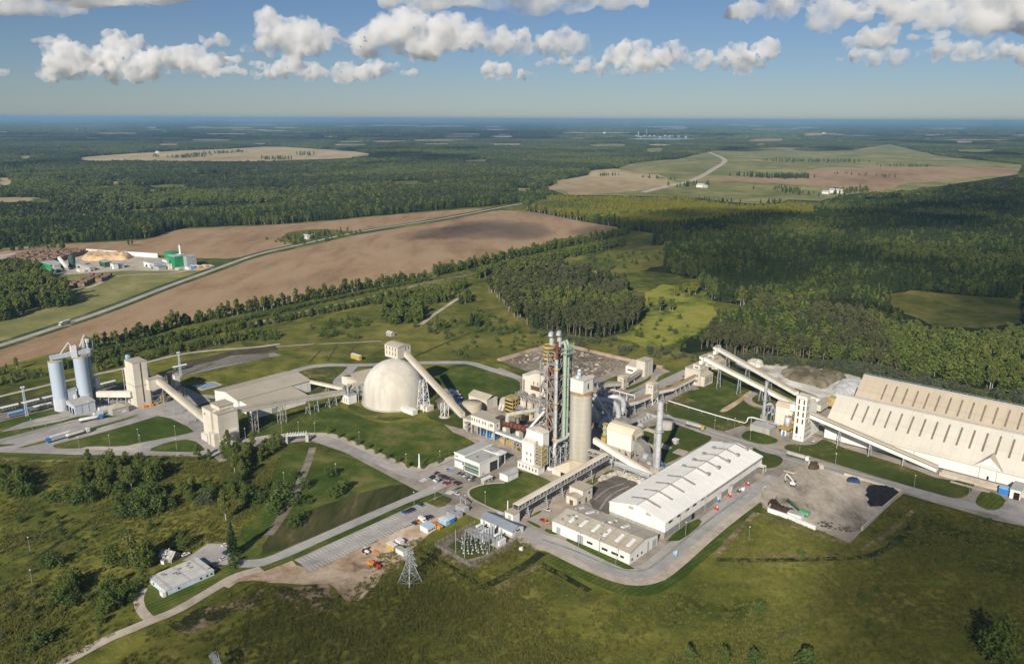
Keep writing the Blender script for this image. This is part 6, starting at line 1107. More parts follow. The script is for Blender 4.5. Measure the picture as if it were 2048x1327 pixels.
q=gp('C7',240,945);f5=Fr(q);r=T('bunker_house','cream bunker building with a lower sloped hopper beside the rubble yard','building',f5.p(4,4));MB().fb(f5,0,13,0,9,0,14).to(r,'wall',M_cream);MB().fb(f5,-.3,13.3,-.3,9.3,14.01,14.5).to(r,'roof',M_tan);windows(r,f5,'b',[(3,3.6,1,13),(8,8.6,1,13)],M_frame,'seam');MB().fb(f5,0,12,9.03,20,0,6.5).to(r,'hopper_house',M_white);MB().prof(f5,[(2,6.51),(11,6.51),(11,10)],11,20).to(r,'hopper_roof',M_tan);windows(r,f5,'a',[(12,18,2.5,4)],M_louv)
conveyor('low tan conveyor from the small transfer tower to the bunker building',f.p(A+.02,B*.4,h*.4),f5.p(0,4,3.5),4.0,2.8,M_cream,M_tan,legs=(.4,))
r=T('pipe_trestle','thin pipe bridge on a row of posts behind the concrete silo','pipe',gp('B3',340,290));P=[gp('B3',x,y,7)for x,y in((150,240),(250,232),(340,235),(420,258),(505,282),(600,305))];mb=MB();mb.tube(P,.4,8);mb.to(r,'pipe',M_wpaint);mb=MB();[mb.beam(Vector((p.x,p.y,0)),p,.6)for p in P];mb.to(r,'post',M_cream)
f,A,B,h=cframe('B3',(700,690),(860,580),(585,620),(700,650));r=T('open_basin','open concrete basin with pumps beside the silver ducts','basin',base(f,A/2,B/2));mb=MB();[mb.fb(f,*q,0,2.6)for q in((0,A,0,.8),(0,A,B-.8,B),(0,.8,.8,B-.8),(A-.8,A,.8,B-.8))];mb.to(r,'wall',M_conc);MB().fb(f,.8,A-.8,.8,B-.8,0,.6).to(r,'floor',M_conc);mb=MB();[mb.fb(f,A*x,A*x+1.4,B*.5,B*.5+1.4,.61,2.8)for x in(.2,.4,.6,.8)];mb.to(r,'pump',M_galv)
c=gp('B3',970,690);mb=MB();mb.lathe(c,[(0,5.2),(6.5,5.0),(6.5,0)],26);mb.thing('round_tank','low round concrete tank right of the silver chimney','tank',M_conc,org=c);
q=gp('Z4',403,905);f=Fr(q);r=T('small_kiosk','tiny white kiosk on the grass beside the chimney shadow','kiosk',q);MB().fb(f,-1.8,1.8,-1.8,1.8,0,3).to(r,'wall',M_conc);MB().fb(f,-2,2,-2,2,3.01,3.3).to(r,'roof',M_wpaint)
r=T('pallet_rack','row of pale beams laid on the grass near the round tank','beams',gp('B3',770,735));f=Fr(gp('B3',770,745));mb=MB();[mb.fb(f,a,a+.5,-4.5,4.5,.3,.9)for a in(0,1.4,2.8,4.2)];[mb.fb(f,0,5,b,b+.3,.05,.29)for b in(-3,0,3)];mb.to(r,'beam',M_gravel)
# vehicles, posts, fences, heaps
Z0=Vector((0,0,0));F0=Fr(Z0,Vector((1,0,0)))
CARC=dict(silver=(.55,.56,.58),white=(.78,.78,.76),black=(.02,.02,.022),grey=(.16,.165,.17),blue=(.03,.09,.30),red=(.42,.02,.03),maroon=(.14,.02,.03),navy=(.02,.035,.09),orange=(.70,.24,.03))
def wheels(r,spots,rad,w):
 for a,b in spots:
  o=MB().cyl(F0.p(a,b-w/2,rad),F0.p(a,b+w/2,rad),rad,n=12).to(r,'wheel',M_tyre);MB().cyl(F0.p(a,b-w/2-.02,rad),F0.p(a,b+w/2+.02,rad),rad*.5,n=8).to(o,'rim',M_galv)
CARS={}
def car(col):
 if col in CARS:return CARS[col]
 m=mat('car_paint_'+col,CARC[col],rough=.25,var=.03,scale=.3,spec=.6);r=T('parked_car',col,'car',Z0);mb=MB()
 P=[(-2.15,.32),(2.15,.32),(2.2,.62),(1.95,.82),(1.0,.92),(-1.9,.95),(-2.2,.80)];mb.prof(F0,P,-.86,.86);mb.to(r,'body',m)
 mb=MB();c=[(-1.75,.955),(.95,.93),(.25,1.38),(-1.35,1.40)];mb.hexa([F0.p(a,-.80 if z<1 else-.66,z)for a,z in c],[F0.p(a,.80 if z<1 else.66,z)for a,z in c]);mb.to(r,'windows',M_win)
 MB().fb(F0,-1.32,.22,-.65,.65,1.402,1.45).to(r,'roof',m);MB().fb(F0,2.14,2.215,-.8,.8,.55,.68).to(r,'headlights',M_wpaint);MB().fb(F0,-2.22,-2.14,-.8,.8,.62,.78).to(r,'tail_lights',M_red)
 wheels(r,[(1.35,.78),(1.35,-.78),(-1.35,.78),(-1.35,-.78)],.33,.2);CARS[col]=[r,False];return CARS[col]
def put(proto,p,d,label,group=None,rzfix=0):
 r,used=proto;rz=math.atan2(d.y,d.x);p=Vector((p.x,p.y,.33))
 if not used:r.location=p;r.rotation_euler=(0,0,rz);r['label']=label;proto[1]=True;(group and tag(r,group=group));return r
 return dup(r,p,rz,label,group)
ORD=['first','second','third','fourth','fifth','sixth','seventh','eighth','ninth','tenth']
def row(k,pts,cols,d,where,group):
 for i,((x,y),c)in enumerate(zip(pts,cols)):put(car(c),gp(k,x,y),d,f'{c} car parked {ORD[i]} from the left {where}',group)
dN=(gp('B8',1110,500)-gp('B8',1320,400)).normalized()
row('B8',[(215,520),(245,540),(300,565),(335,590),(365,580),(455,630),(515,640)],['black','navy','white','silver','black','grey','red'],dN,'in the front row of the office car park','cars in the office car park')
row('B8',[(300,450),(365,490),(430,510),(470,535),(525,550),(570,570),(655,620),(720,645)],['maroon','grey','black','maroon','navy','grey','maroon','black'],dN,'in the back row of the office car park','cars in the office car park')
row('B8',[(735,455),(775,470),(810,480),(850,490)],['black','grey','navy','silver'],dN,'in the group nearest the office wall','cars in the office car park')
row('B8',[(905,545),(945,550),(985,535)],['black','silver','navy'],dN,'in the trio by the office grass corner','cars in the office car park')
put(car('silver'),gp('B8',690,830),V,'silver car driving across the junction below the office car park')
row('C5',[(5,490),(35,475),(-45,510),(-85,520),(170,400)],['navy','black','maroon','blue','navy'],V,'along the upper edge of the lower car park','cars in the lower car park')
row('C5',[(75,690),(225,625),(275,600),(320,590)],['navy','navy','black','maroon'],V,'along the lower edge of the lower car park','cars in the lower car park')
put(car('orange'),gp('C5',118,660),V,'orange van-like car along the lower edge of the lower car park')
row('C8',[(1410,290),(1420,430),(1375,545),(1180,650),(1215,700)],['white','blue','silver','navy','black'],U,'in the small car park by the spruce','cars by the flat site building');put(car('white'),gp('C8',665,470),U,'white car parked beside the old farmhouse')
put(car('silver'),gp('Z6',140,648),V,'silver car parked under the latticed gallery');put(car('red'),gp('Z6',105,735),V,'red car parked left of the workshop');put(car('orange'),gp('Z6',130,745),V,'orange car parked right beside the workshop corner')
put(car('white'),gp('B6',1490,1085),U,'white car parked below the white stepped tower')
for c,(r,u)in list(CARS.items()):
 if not u:[bpy.data.objects.remove(x)for x in list(r.children)+[r]]
def truck(p,d,cab,trailer,label,kind='box'):
 r=T('truck',label,'truck',Z0);MB().fb(F0,5.6,7.9,-1.25,1.25,.9,3.5).to(r,'cab',cab);MB().fb(F0,7.85,7.95,-1.1,1.1,2.0,3.1).to(r,'windscreen',M_win);MB().fb(F0,-8,7.5,-.5,.5,.7,1.1).to(r,'chassis',M_dframe)
 if kind=='box':MB().fb(F0,-8.2,5.2,-1.28,1.28,1.12,3.95).to(r,'trailer',trailer);MB().fb(F0,-8.2,5.2,-1.3,1.3,3.96,4.02).to(r,'trailer_roof',M_wpaint)
 else:MB().tube([F0.p(a,0,2.35)for a in(-8.1,-7.6,-6,0,3,4.6,5.1)],1.2,14,rad=[.6,1.05,1.2,1.2,1.2,1.05,.6]).to(r,'tank',trailer);MB().fb(F0,-7,4,-.5,.5,3.56,3.75).to(r,'catwalk',M_galv)
 wheels(r,[(a,b)for a in(-6.8,-5.5,-4.2,4.2,6.8)for b in(1.05,-1.05)],.5,.35);r.location=Vector((p.x,p.y,.28));r.rotation_euler=(0,0,math.atan2(d.y,d.x));return r
dt=(gp('C3',780,800)-gp('C3',1070,715)).normalized()
truck(gp('C3',925,785),dt,M_blue,M_greyw,'articulated truck with a bright blue cab and long white box trailer')
truck(gp('C3',1235,715),-dt,M_wpaint,M_cream,'white tank truck driving right behind the long box trailer','tank');truck(gp('C3',1440,485),V*.2+U,M_blue,M_wpaint,'tank truck with a deep blue cab on the weighbridge lot','tank')
truck(gp('A2',520,995),(HIGH[2]-HIGH[3]).normalized(),M_wpaint,M_wpaint,'white articulated truck alone on the far highway')
truck(gp('Z4',1380,1030),V,M_wpaint,M_conc,'white tank truck on the south road near the storage yard','tank');truck(gp('Z4',560,785),V,M_yel,M_conc,'truck with a yellow cab on the south road by the lawn','tank')
def hopper():
 r=T('hopper_wagon','hopper','wagon',Z0);mg=mat('wagon_green',(.20,.25,.19),var=.25,scale=.4);mb=MB();mb.hexa([F0.p(a,b,1.1)for a,b in((-4.5,-1.3),(4.5,-1.3),(4.5,1.3),(-4.5,1.3))],[F0.p(a,b,3.9)for a,b in((-6.2,-1.5),(6.2,-1.5),(6.2,1.5),(-6.2,1.5))]);mb.to(r,'body',mg)
 MB().prof(Fr(Z0,Vector((0,1,0)),Vector((-1,0,0))),[(-1.55,3.91),(1.55,3.91),(1.0,4.5),(-1.0,4.5)],-6.3,6.3).to(r,'roof',M_wpaint);MB().fb(F0,-6.8,6.8,-1.2,1.2,.8,1.09).to(r,'underframe',M_dframe);mb=MB();[mb.fb(F0,a-.12,a+.12,-1.62,1.62,1.3,3.8)for a in(-4,-2,0,2,4)];mb.to(r,'rib',M_dframe);wheels(r,[(a,b)for a in(-5.2,-3.6,3.6,5.2)for b in(-.85,.85)],.46,.2);return[r,False]
HW=hopper()
def along(line,t0,n,step,fn):
 L=[Vector((p.x,p.y,0))for p in line];cum=[0]
 for a,b in zip(L[:-1],L[1:]):cum.append(cum[-1]+(b-a).length)
 for i in range(n):
  s=t0+i*step
  for j in range(len(L)-1):
   if cum[j]<=s<=cum[j+1]:d=(L[j+1]-L[j]).normalized();fn(i,L[j]+d*(s-cum[j]),d);break
nW=int(((gp('Z1',1020,490)-gp('Z1',-40,735)).length-10)/15)
along(RAILS[0],12,nW,15,lambda i,p,d:put(HW,p,d,f'green hopper wagon with a white roof, {ORD[i]} from the left in the far train' if i<10 else f'green hopper wagon with a white roof near the right end of the far train','hopper wagons of the far train'))
p=gp('Z1',1265,425);put(HW,RAILS[0][3]+(p-RAILS[0][3])*.0,(RAILS[0][3]-RAILS[0][2]).normalized(),'single hopper wagon with a white roof behind the tall cream tower')
s0=(gp('Z1',340,715)-RAILS[3][0]).length;along(RAILS[3],s0,2,15,lambda i,p,d:put(HW,p,d,['hopper wagon coupled right behind the blue locomotive','hopper wagon half hidden by the left silo on the near track'][i],'hopper wagons on the near track'))
def loco(i,p,d):
 r=T('locomotive','bright blue shunting locomotive with an orange stripe on the near track','locomotive',Z0);MB().fb(F0,-7,3,-1.1,1.1,1.3,3.4).to(r,'hood',M_blue);MB().fb(F0,3.01,6,-1.4,1.4,1.3,4.3).to(r,'cab',M_blue);MB().fb(F0,6.01,7.5,-1.1,1.1,1.3,3.0).to(r,'nose',M_blue);MB().fb(F0,-7.6,8,-1.45,1.45,.9,1.29).to(r,'deck',M_orange);MB().fb(F0,3.2,5.8,-1.43,1.43,3.1,3.9).to(r,'cab_window',M_win);MB().fb(F0,-7.2,6.2,-1.0,1.0,3.41,3.6).to(r,'roof',M_lblue);wheels(r,[(a,b)for a in(-5.5,-3.6,3.6,5.5)for b in(-.85,.85)],.5,.2);r.location=Vector((p.x,p.y,.3));r.rotation_euler=(0,0,math.atan2(d.y,d.x))
along(RAILS[3],s0-17,1,1,loco)
def lamp():
 r=T('lamp_post','x','lamp',Z0);MB().cyl(Z0,Vector((0,0,8)),.14,.09,8).to(r,'pole',M_frame);MB().ball((0,0,8.2),.42,8,6,(1,1,.6)).to(r,'lamp_head',M_wpaint);return[r,False]
LP=lamp()
for k,L,where in(('Z1',[(635,1025),(880,1010),(1125,1010),(1110,960),(1415,1040),(1405,935),(965,805),(485,815),(260,880),(1965,955),(370,880)],'on the grass of the western lots'),('Z2',[(655,825),(790,822),(920,830),(1275,905),(1650,1085),(1920,1060),(1090,1165)],'along the entrance road lawn'),('C5',[(1175,385),(865,440),(390,320)],'around the office lawn and junction'),('Z4',[(715,805),(1000,890),(1395,970),(1680,1080),(330,665),(875,790)],'along the south road'),('Z5',[(495,850),(1075,1015),(1480,1065)],'on the grass before the great halls'),('Z6',[(1250,850),(390,940),(690,1080),(1880,560),(1760,890),(555,990)],'round the workshop and storage hall'),('Z8',[(910,150),(420,235),(1650,425)],'on the lower meadow lawn'),('A1',[(185,880),(172,690)],'in the rough meadow on the left')):
 for x,y in L:p=gp(k,x,y);put(LP,p,Vector((1,0,0)),'slim grey lamp post with a pale round head '+where,'lamp posts '+where)
def pylon(p,h,lab,w=8.5,arms=True):
 r=T('power_pylon',lab,'pylon',p);mb=MB();lattice_leg(mb,p,w,0,h*.55,.24,n=4,taper=.30);lattice_leg(mb,p,w*.30,h*.55,h,.17,n=6,taper=.35);mb.to(r,'lattice_body',M_galv)
 for z,L in((h*.60,6.0),(h*.75,4.6),(h*.90,3.4))if arms else():
  mb=MB()
  for s in(-1,1):e=p+V*s*L+UP*z;[mb.beam(p+V*s*w*.1+U*q+UP*(z+dz),e,.18)for q in(-.9,.9)for dz in(-.1,1.6)]
  mb.to(r,'cross_arm',M_galv)
 return r
pt=gp('C6',1420,1055);pb=gp('C6',1420,985);pylon(pb,ht(pb,'C6',1408,425),'grey lattice power pylon beside the bare ground and containers');p=gp('F',434,1345);pylon(p,ht(p,'F',433,1312)+1,'top of a small pylon at the bottom edge of the picture',w=5)
for k,b,t,lab in(('Z1',(217,770),(188,540),'pale blue lattice floodlight mast by the blue locomotive'),('Z1',(1447,452),(1432,262),'grey lattice floodlight mast by the railway curve')):
 q=gp(k,*b);h=ht(q,k,*t);r=T('floodlight_mast',lab,'mast',q);mb=MB();lattice_leg(mb,q,1.5,0,h,.14,n=15,taper=.6);mb.to(r,'lattice_body',MATS['pale_blue_steel']);MB().fb(Fr(q),-1.3,1.3,-.8,.8,h,h+.9).to(r,'lamp_frame',M_wpaint)
q=gp('Z2',1755,1100);h=ht(q,'Z2',1757,988);r=T('flagpole','tall white tapered monument pole on the corner of the centre lawn','pole',q);MB().cyl(q+UP*.6,q+UP*h,.75,.35,10).to(r,'shaft',M_wpaint);MB().cyl(q,q+UP*.59,1.4,n=12).to(r,'foot',M_conc)
q=gp('Z7',1008,615);h=ht(q,'Z7',1017,515);r=T('sign_pole','slim white advertising pole with a blue foot on the office lawn','pole',q);MB().cyl(q+UP*2,q+UP*h,.4,.3,8).to(r,'shaft',M_wpaint);MB().cyl(q,q+UP*1.99,.6,n=8).to(r,'foot',M_lblue)
a,b=gp('Z2',695,903),gp('Z2',860,890);r=T('pipe_gantry','white pipe gantry with two square feet crossing the ditch by the entrance road','gantry',(a+b)/2);mb=MB();d=(b-a);[mb.beam(a+UP*6+n*.0+d.normalized().cross(UP)*s,b+UP*6+d.normalized().cross(UP)*s,.4)for s in(-1.5,1.5)for n in(UP,)];[mb.beam(a.lerp(b,t)+UP*6+d.normalized().cross(UP)*1.5,a.lerp(b,t)+UP*6-d.normalized().cross(UP)*1.5,.3)for t in np.linspace(0,1,12)];[mb.beam(a.lerp(b,t)+UP*6,a.lerp(b,t+.09)+UP*8,.3)for t in np.linspace(0,.9,8)];mb.to(r,'truss',M_wpaint);mb=MB();[mb.beam(p+UP*.0,p+UP*5.7,2.2)for p in(a,b)];mb.to(r,'foot',M_conc)
a,b=gp('C5',790,385),gp('C5',870,455);r=T('height_gate','grey height limit gate over the car park road','gate',(a+b)/2);mb=MB();[mb.beam(p,p+UP*5.5,.3)for p in(a,b)];mb.beam(a+UP*5.5,b+UP*5.5,.35,.6);mb.to(r,'frame',M_galv)
def cabin(k,c,l,w,d,h,m,mr,lab,wins=0,cat='container'):
 q=gp(k,*c);f=Fr(q,U);r=T('site_container',lab,cat,f.p(w/2,d/2));MB().fb(f,0,w,0,d,.2,h).to(r,'body',m);MB().fb(f,-.08,w+.08,-.08,d+.08,h+.01,h+.2).to(r,'roof',mr);MB().fb(f,.3,w-.3,.3,d-.3,0,.19).to(r,'skid',M_dframe)
 if wins:windows(r,f,'b',[(w*x,w*x+.8,1.2,2.2)for x in np.linspace(.12,.75,wins)],M_win,d=.06)
 else:windows(r,f,'b',[(w*.2,w*.8,.3,h-.2)],m,'door',d=.06)
wr=mat('pale_blue_roof',(.45,.55,.66),var=.1,scale=.3,lines=[(tuple(V),1.2)],lcol=.85)
cabin('C5',(275,840),0,6.2,6.2,3.2,M_wpaint,wr,'white site cabin with a pale blue roof and four dark windows',4,'cabin');cabin('C5',(560,722),0,3.2,6,2.9,M_lblue,M_wpaint,'pale blue container, left of the two blue ones');cabin('C5',(640,685),0,3.2,6,2.9,M_blue,wr,'deep blue container, right of the two blue ones')
cabin('C5',(705,625),0,3.4,7,2.9,M_conc,M_galv,'grey container right of the deep blue one');cabin('C5',(750,610),0,4,4,2.6,M_conc,M_galv,'light grey container behind the grey one');cabin('C5',(850,525),0,4,7.5,3,M_galv,M_conc,'grey shed container under the height gate')
cabin('C6',(1160,500),0,3,6,3.0,M_yel,M_wpaint,'yellow container with a pale roof on the bare ground');cabin('C6',(1310,580),0,3,6,3.0,M_wpaint,M_conc,'white container beside the pylon');cabin('C6',(1265,415),0,3,4,2.8,M_wpaint,M_wpaint,'small white cabin behind the yellow container')
q=gp('C5',415,735);f=Fr(q,V);r=T('skip','long open yellow skip between the white cabin and the pale blue container','skip',q);mb=MB();mb.hexa([f.p(a,b,.1)for a,b in((-3.5,-1),(3.5,-1),(3.5,1),(-3.5,1))],[f.p(a,b,1.9)for a,b in((-4.3,-1.4),(4.3,-1.4),(4.3,1.4),(-4.3,1.4))]);mb.to(r,'tub',M_yel);MB().fb(f,-3.9,3.9,-1.15,1.15,1.91,2.2).to(r,'waste',M_orange)
cabin('Z2',(1275,245),0,3,13,4.5,M_yel,M_wpaint,'bright yellow open shelter on the grass behind the dome',0,'shelter')
q=gp('C5',195,640);f=Fr(q,V);r=T('delivery_van','white delivery van in the lower car park','van',q);MB().fb(f,-2.6,1.4,-1,1,.5,2.7).to(r,'body',M_wpaint);MB().prof(f,[(1.41,.5),(2.7,.5),(2.7,1.3),(1.9,2.2),(1.41,2.6)],-1,1).to(r,'cab',M_wpaint);MB().fb(f,1.6,2.5,-1.03,1.03,1.4,2.0).to(r,'window',M_win)
def tractor(k,x,y,m,lab,imp=None):
 q=gp(k,x,y);f=Fr(q,V);r=T('tractor',lab,'tractor',q);MB().fb(f,0,2.6,-.5,.5,.9,1.9).to(r,'bonnet',m);MB().fb(f,-1.6,0,-.9,.9,1.0,1.5).to(r,'fender',m);MB().fb(f,-1.4,-.05,-.75,.75,1.52,2.9).to(r,'cab',M_win);MB().fb(f,-1.5,.0,-.8,.8,2.91,3.0).to(r,'cab_roof',m)
 for a,b,rr in((-.9,.95,.95),(-.9,-.95,.95),(2,.8,.6),(2,-.8,.6)):MB().cyl(f.p(a,b-.2,rr),f.p(a,b+.2,rr),rr,n=12).to(r,'wheel',M_tyre)
 if imp:MB().fb(f,-6.5,-2.2,-1.2,1.2,.4,1.3).to(r,'trailed_implement',imp)
tractor('C6',900,735,M_red,'red tractor towing an orange implement on the bare ground',M_orange);tractor('C6',720,510,M_wpaint,'white and black compact loader at the car park edge')
q=gp('C6',885,505);f=Fr(q,V);r=T('harrow','orange harrow lying on the bare ground','harrow',q);mb=MB();[mb.fb(f,a,a+.25,-1.2,1.2,.25,.6)for a in(-2,-1,0,1)];mb.fb(f,-2,1.5,-.15,.15,.61,.8);mb.to(r,'frame',M_orange)
for k,x,y,m,lab in(('Z6',1500,640,M_red,'row of orange and white barriers by the storage hall doorway'),('Z6',1605,535,M_red,'small red machine beside the storage hall wall'),('Z6',1750,445,M_red,'red trailer machine near the far end of the storage hall'),('Z6',1715,485,M_wpaint,'white and black machine beside the storage hall wall'),('Z6',1680,500,M_dframe,'dark machine beside the white one along the storage hall'),('Z6',1510,575,M_blue,'blue barrel group beside the storage hall wall'),('Z6',945,958,M_blue,'blue and yellow cart at the workshop end'),('Z6',1172,1000,M_lblue,'white and blue sentry box on the road loop'),('Z6',325,870,M_blue,'blue bins along the workshop front'),('Z6',455,525,M_blue,'blue tarpaulin box behind the pump house'),('C4',1865,825,M_wpaint,'pair of white concrete barriers below the gravel turning circle')):
 q=gp(k,x,y);f=Fr(q,V);f.e1=f.e1*.72;f.e2=f.e2*.72;r=T('yard_machine',lab,'machine',q);MB().fb(f,-1.6,1.2,-.8,.8,.35,1.8).to(r,'body',m);MB().fb(f,-2.2,2,-.6,.6,.12,.34).to(r,'base',M_dframe);MB().fb(f,.2,1.1,-.7,.7,1.81,2.5).to(r,'top',M_wpaint)
for i,(x,y,m,lab)in enumerate(((30,110,M_wpaint,'white crate, leftmost on the paving in the dome shadow'),(115,130,M_wpaint,'white round tank at the tip of the paving in the dome shadow'),(160,195,M_red,'red and white bin at the right edge of the paving behind the dome'),(190,255,M_blue,'blue skip at the grass edge behind the dome'),(205,370,M_lblue,'pale blue flat trailer by the cooler building'),(70,190,M_lblue,'pale blue crate in the dome shadow'),(130,165,M_yel,'yellow crate next to the white round tank'))):
 q=gp('B2',x,y+25);f=Fr(q,V);r=T('bin',lab,'bin',q);w=3.5 if i<4 else 2.5;MB().fb(f,-w/2,w/2,-1.2,1.2,.2,2.2).to(r,'body',m);MB().fb(f,-w/2-.1,w/2+.1,-1.3,1.3,2.21,2.4).to(r,'lid',M_wpaint)
sheet('dome_paving',G('Z3',[(-20,440),(30,470),(110,470),(190,560),(210,640),(120,640),(40,560),(-30,500)]),.26,M_asph)
# storage yard: walls, coal heap, machines
def wall(k,pts,h,w,lab,m=M_conc):
 P=G(k,pts);mb=MB();[mb.beam(a+UP*h/2,b+UP*h/2,w,h)for a,b in zip(P[:-1],P[1:])];return mb.thing('yard_wall',lab,'wall',m)
wall('Z5',[(995,1050),(860,1165),(690,1330)],2.4,1.0,'long pale concrete wall along the right side of the storage yard',M_gravel);wall('Z5',[(0,1190),(190,1255),(250,1285),(350,1325)],2.6,1.0,'pale concrete wall along the front of the brown heap',M_wpaint);wall('Z5',[(60,1090),(0,1185)],2.6,1.0,'short concrete wall at the left of the brown heap',M_gravel)
wall('Z5',[(560,920),(700,960),(990,1048)],1.8,1.0,'low concrete wall along the road side of the coal heap',M_gravel);wall('Z5',[(295,845),(410,880)],3.2,1.0,'concrete bay wall behind the dark soil heap',M_gravel);wall('Z5',[(115,892),(190,912),(290,850)],1.0,.8,'low kerb wall by the gravel corner of the yard',M_gravel)
def heap(nm,k,pts,h,m,lab,cat='heap',n=26):
 P=chaikin([Vector((p.x,p.y,0))for p in G(k,pts)],1);xs=[p.x for p in P];ys=[p.y for p in P];nx=n;mb=MB();gx=np.linspace(min(xs),max(xs),nx);gy=np.linspace(min(ys),max(ys),nx);X,Y=np.meshgrid(gx,gy);I=inpoly(P,X.ravel(),Y.ravel()).reshape(X.shape).astype(float)
 D=I.copy()
 for _ in range(5):D=(D+np.roll(D,1,0)+np.roll(D,-1,0)+np.roll(D,1,1)+np.roll(D,-1,1))/5;D*=I
 nz=rng.random(X.shape);nz=(nz+np.roll(nz,1,0)+np.roll(nz,1,1)+np.roll(nz,-1,0))/4;Zh=(D/D.max())**.8*h*(.55+.9*nz)-.25*(I<.5)
 mb.add([Vector((X[j,i],Y[j,i],.1+Zh[j,i]))for j in range(nx)for i in range(nx)],[(j*nx+i,j*nx+i+1,(j+1)*nx+i+1,(j+1)*nx+i)for j in range(nx-1)for i in range(nx-1)if I[j,i]+I[j+1,i]+I[j,i+1]+I[j+1,i+1]>0],True)
 return mb.thing(nm,lab,cat,m,org=Vector((sum(xs)/len(xs),sum(ys)/len(ys),0)))
heap('coal_heap','Z5',[(730,1060),(750,1000),(870,1005),(985,1050),(860,1145),(765,1150)],2.2,M_coal,'black coal heap in the corner of the storage yard');heap('soil_heap','Z5',[(0,1120),(60,1115),(90,1165),(200,1200),(205,1225),(110,1205),(0,1165)],3.2,MATS['brown_spill'],'brown heap behind the front wall of the storage yard');heap('soil_heap','Z5',[(290,880),(310,842),(370,850),(385,875),(340,885)],3.2,M_soil,'small dark soil heap against the bay wall');heap('tarpaulin_heap','Z5',[(570,970),(595,945),(650,955),(690,985),(640,980)],2.0,mat('navy_cover',(.02,.045,.12),var=.3,scale=.4),'low heap under a navy cover near the road wall')
heap('stockpile','Z4',[(1230,340),(1330,305),(1560,330),(1750,360),(1770,385),(1640,430),(1600,480),(1500,440),(1400,420),(1290,390)],4.5,gmat('stockpile_earth',[(.3,(.09,.075,.045)),(.5,(.16,.135,.085)),(.65,(.26,.23,.17)),(.75,(.36,.34,.29))],.02,.08,.4,bump=.5),'grassy earth stockpile in the middle of the limestone yard','stockpile',34);heap('stockpile','Z4',[(950,285),(1020,258),(1100,275),(1110,295),(1000,305)],5,M_lime,'pale limestone heap at the left of the limestone yard','stockpile');heap('stockpile','Z4',[(1640,470),(1760,390),(1880,400),(1870,480),(1700,560)],3.5,mat('white_lime',(.58,.57,.55),var=.12,scale=.05),'bright white lime heap against the great halls','stockpile')
def excavator(k,x,y,m,lab,d=None):
 q=gp(k,x,y);f=Fr(q,d or V);f.e1=f.e1*.72;f.e2=f.e2*.72;r=T('excavator',lab,'excavator',q);mb=MB();mb.fb(f,-2.2,2.2,-1.6,-.9,.1,1.0);mb.fb(f,-2.2,2.2,.9,1.6,.1,1.0);mb.to(r,'tracks',M_tyre);MB().fb(f,-2.4,1.8,-1.4,1.4,1.1,2.6).to(r,'house',m);MB().fb(f,.4,1.8,.3,1.4,2.61,3.6).to(r,'cab',M_win);MB().tube([f.p(1.5,-.3,2),f.p(-3.5,-.5,5.6),f.p(-6.5,-.6,7)],.32,6).to(r,'boom',m);MB().tube([f.p(-6.5,-.6,7),f.p(-7.6,-.6,4),f.p(-6.8,-.6,2.6)],.24,6).to(r,'stick',m);MB().fb(f,-7.6,-6.2,-1.2,0,1.6,2.6).to(r,'bucket',M_dframe)
excavator('Z5',185,1000,M_wpaint,'white excavator with a raised boom in the storage yard')
q=gp('Z5',265,1215);f=Fr(q,V);r=T('screening_machine','green screening machine with a long dark belt beside the yard wall','machine',q);MB().fb(f,-2.5,3,-1.6,1.6,.9,3.0).to(r,'hopper',mat('machine_green',(.10,.34,.16),var=.15,scale=.4));MB().beam(f.p(-2.5,0,2),f.p(-11,1,6.5),1.3,.5).to(r,'belt',M_dgreen);mb=MB();mb.fb(f,-2,2.5,-1.5,-.8,0,.89);mb.fb(f,-2,2.5,.8,1.5,0,.89);mb.to(r,'tracks',M_tyre);cabin('Z5',(240,1260),0,4,8,3,M_wpaint,M_conc,'white container at the green screening machine')
def rubble(k,pts,n,s0,s1,m,lab,nm='rubble'):
 P=G(k,pts);xs=[p.x for p in P];ys=[p.y for p in P];mb=MB();c=0
 while c<n:
  x,y=random.uniform(min(xs),max(xs)),random.uniform(min(ys),max(ys))
  if not inpoly(P,np.array([x]),np.array([y]))[0]:continue
  c+=1;s=random.uniform(s0,s1);mb.ball((x,y,s*.2),s,5,3,(1.2,.9,.6),.3)
 o=mb.thing(nm,lab,nm,m,kind='stuff');o.data.polygons.foreach_set('use_smooth',[False]*len(o.data.polygons));return o
rubble('Z3',[(540,250),(880,150),(1060,160),(1560,280),(1500,310),(1240,390),(1060,380),(800,350)],260,.5,2.2,M_slab,'scattered rubble heaps in the fenced yard');rubble('Z3',[(560,250),(880,150),(1060,160),(1540,285),(1280,340),(900,320)],60,.4,1.4,M_lime,'pale broken blocks in the fenced yard');rubble('Z6',[(545,415),(580,385),(690,335),(760,345),(900,390),(960,420),(890,430),(760,375),(690,360),(600,400)],190,.7,2.2,M_lime,'grey stone heaps round the dark gravel yard');rubble('Z5',[(350,1290),(480,1320),(620,1345),(560,1290),(400,1250)],60,.3,1.0,M_dframe,'dark scraps along the yard front')
P=G('Z3',[(470,245),(880,122),(1060,138),(1420,225),(1785,305)]);mb=MB();[mb.hexa([a+n*s for s in(-3,3)for a,b in((p,q),)][:0]or[p-n*3,q-n*3,q+n*3,p+n*3],[p-n+UP*2.4,q-n+UP*2.4,q+n+UP*2.4,p+n+UP*2.4])for p,q in zip(P[:-1],P[1:])for n in((q-p).normalized().cross(UP),)];mb.thing('earth_bank','straight sandy bank round the rubble yard','bank',M_sand)
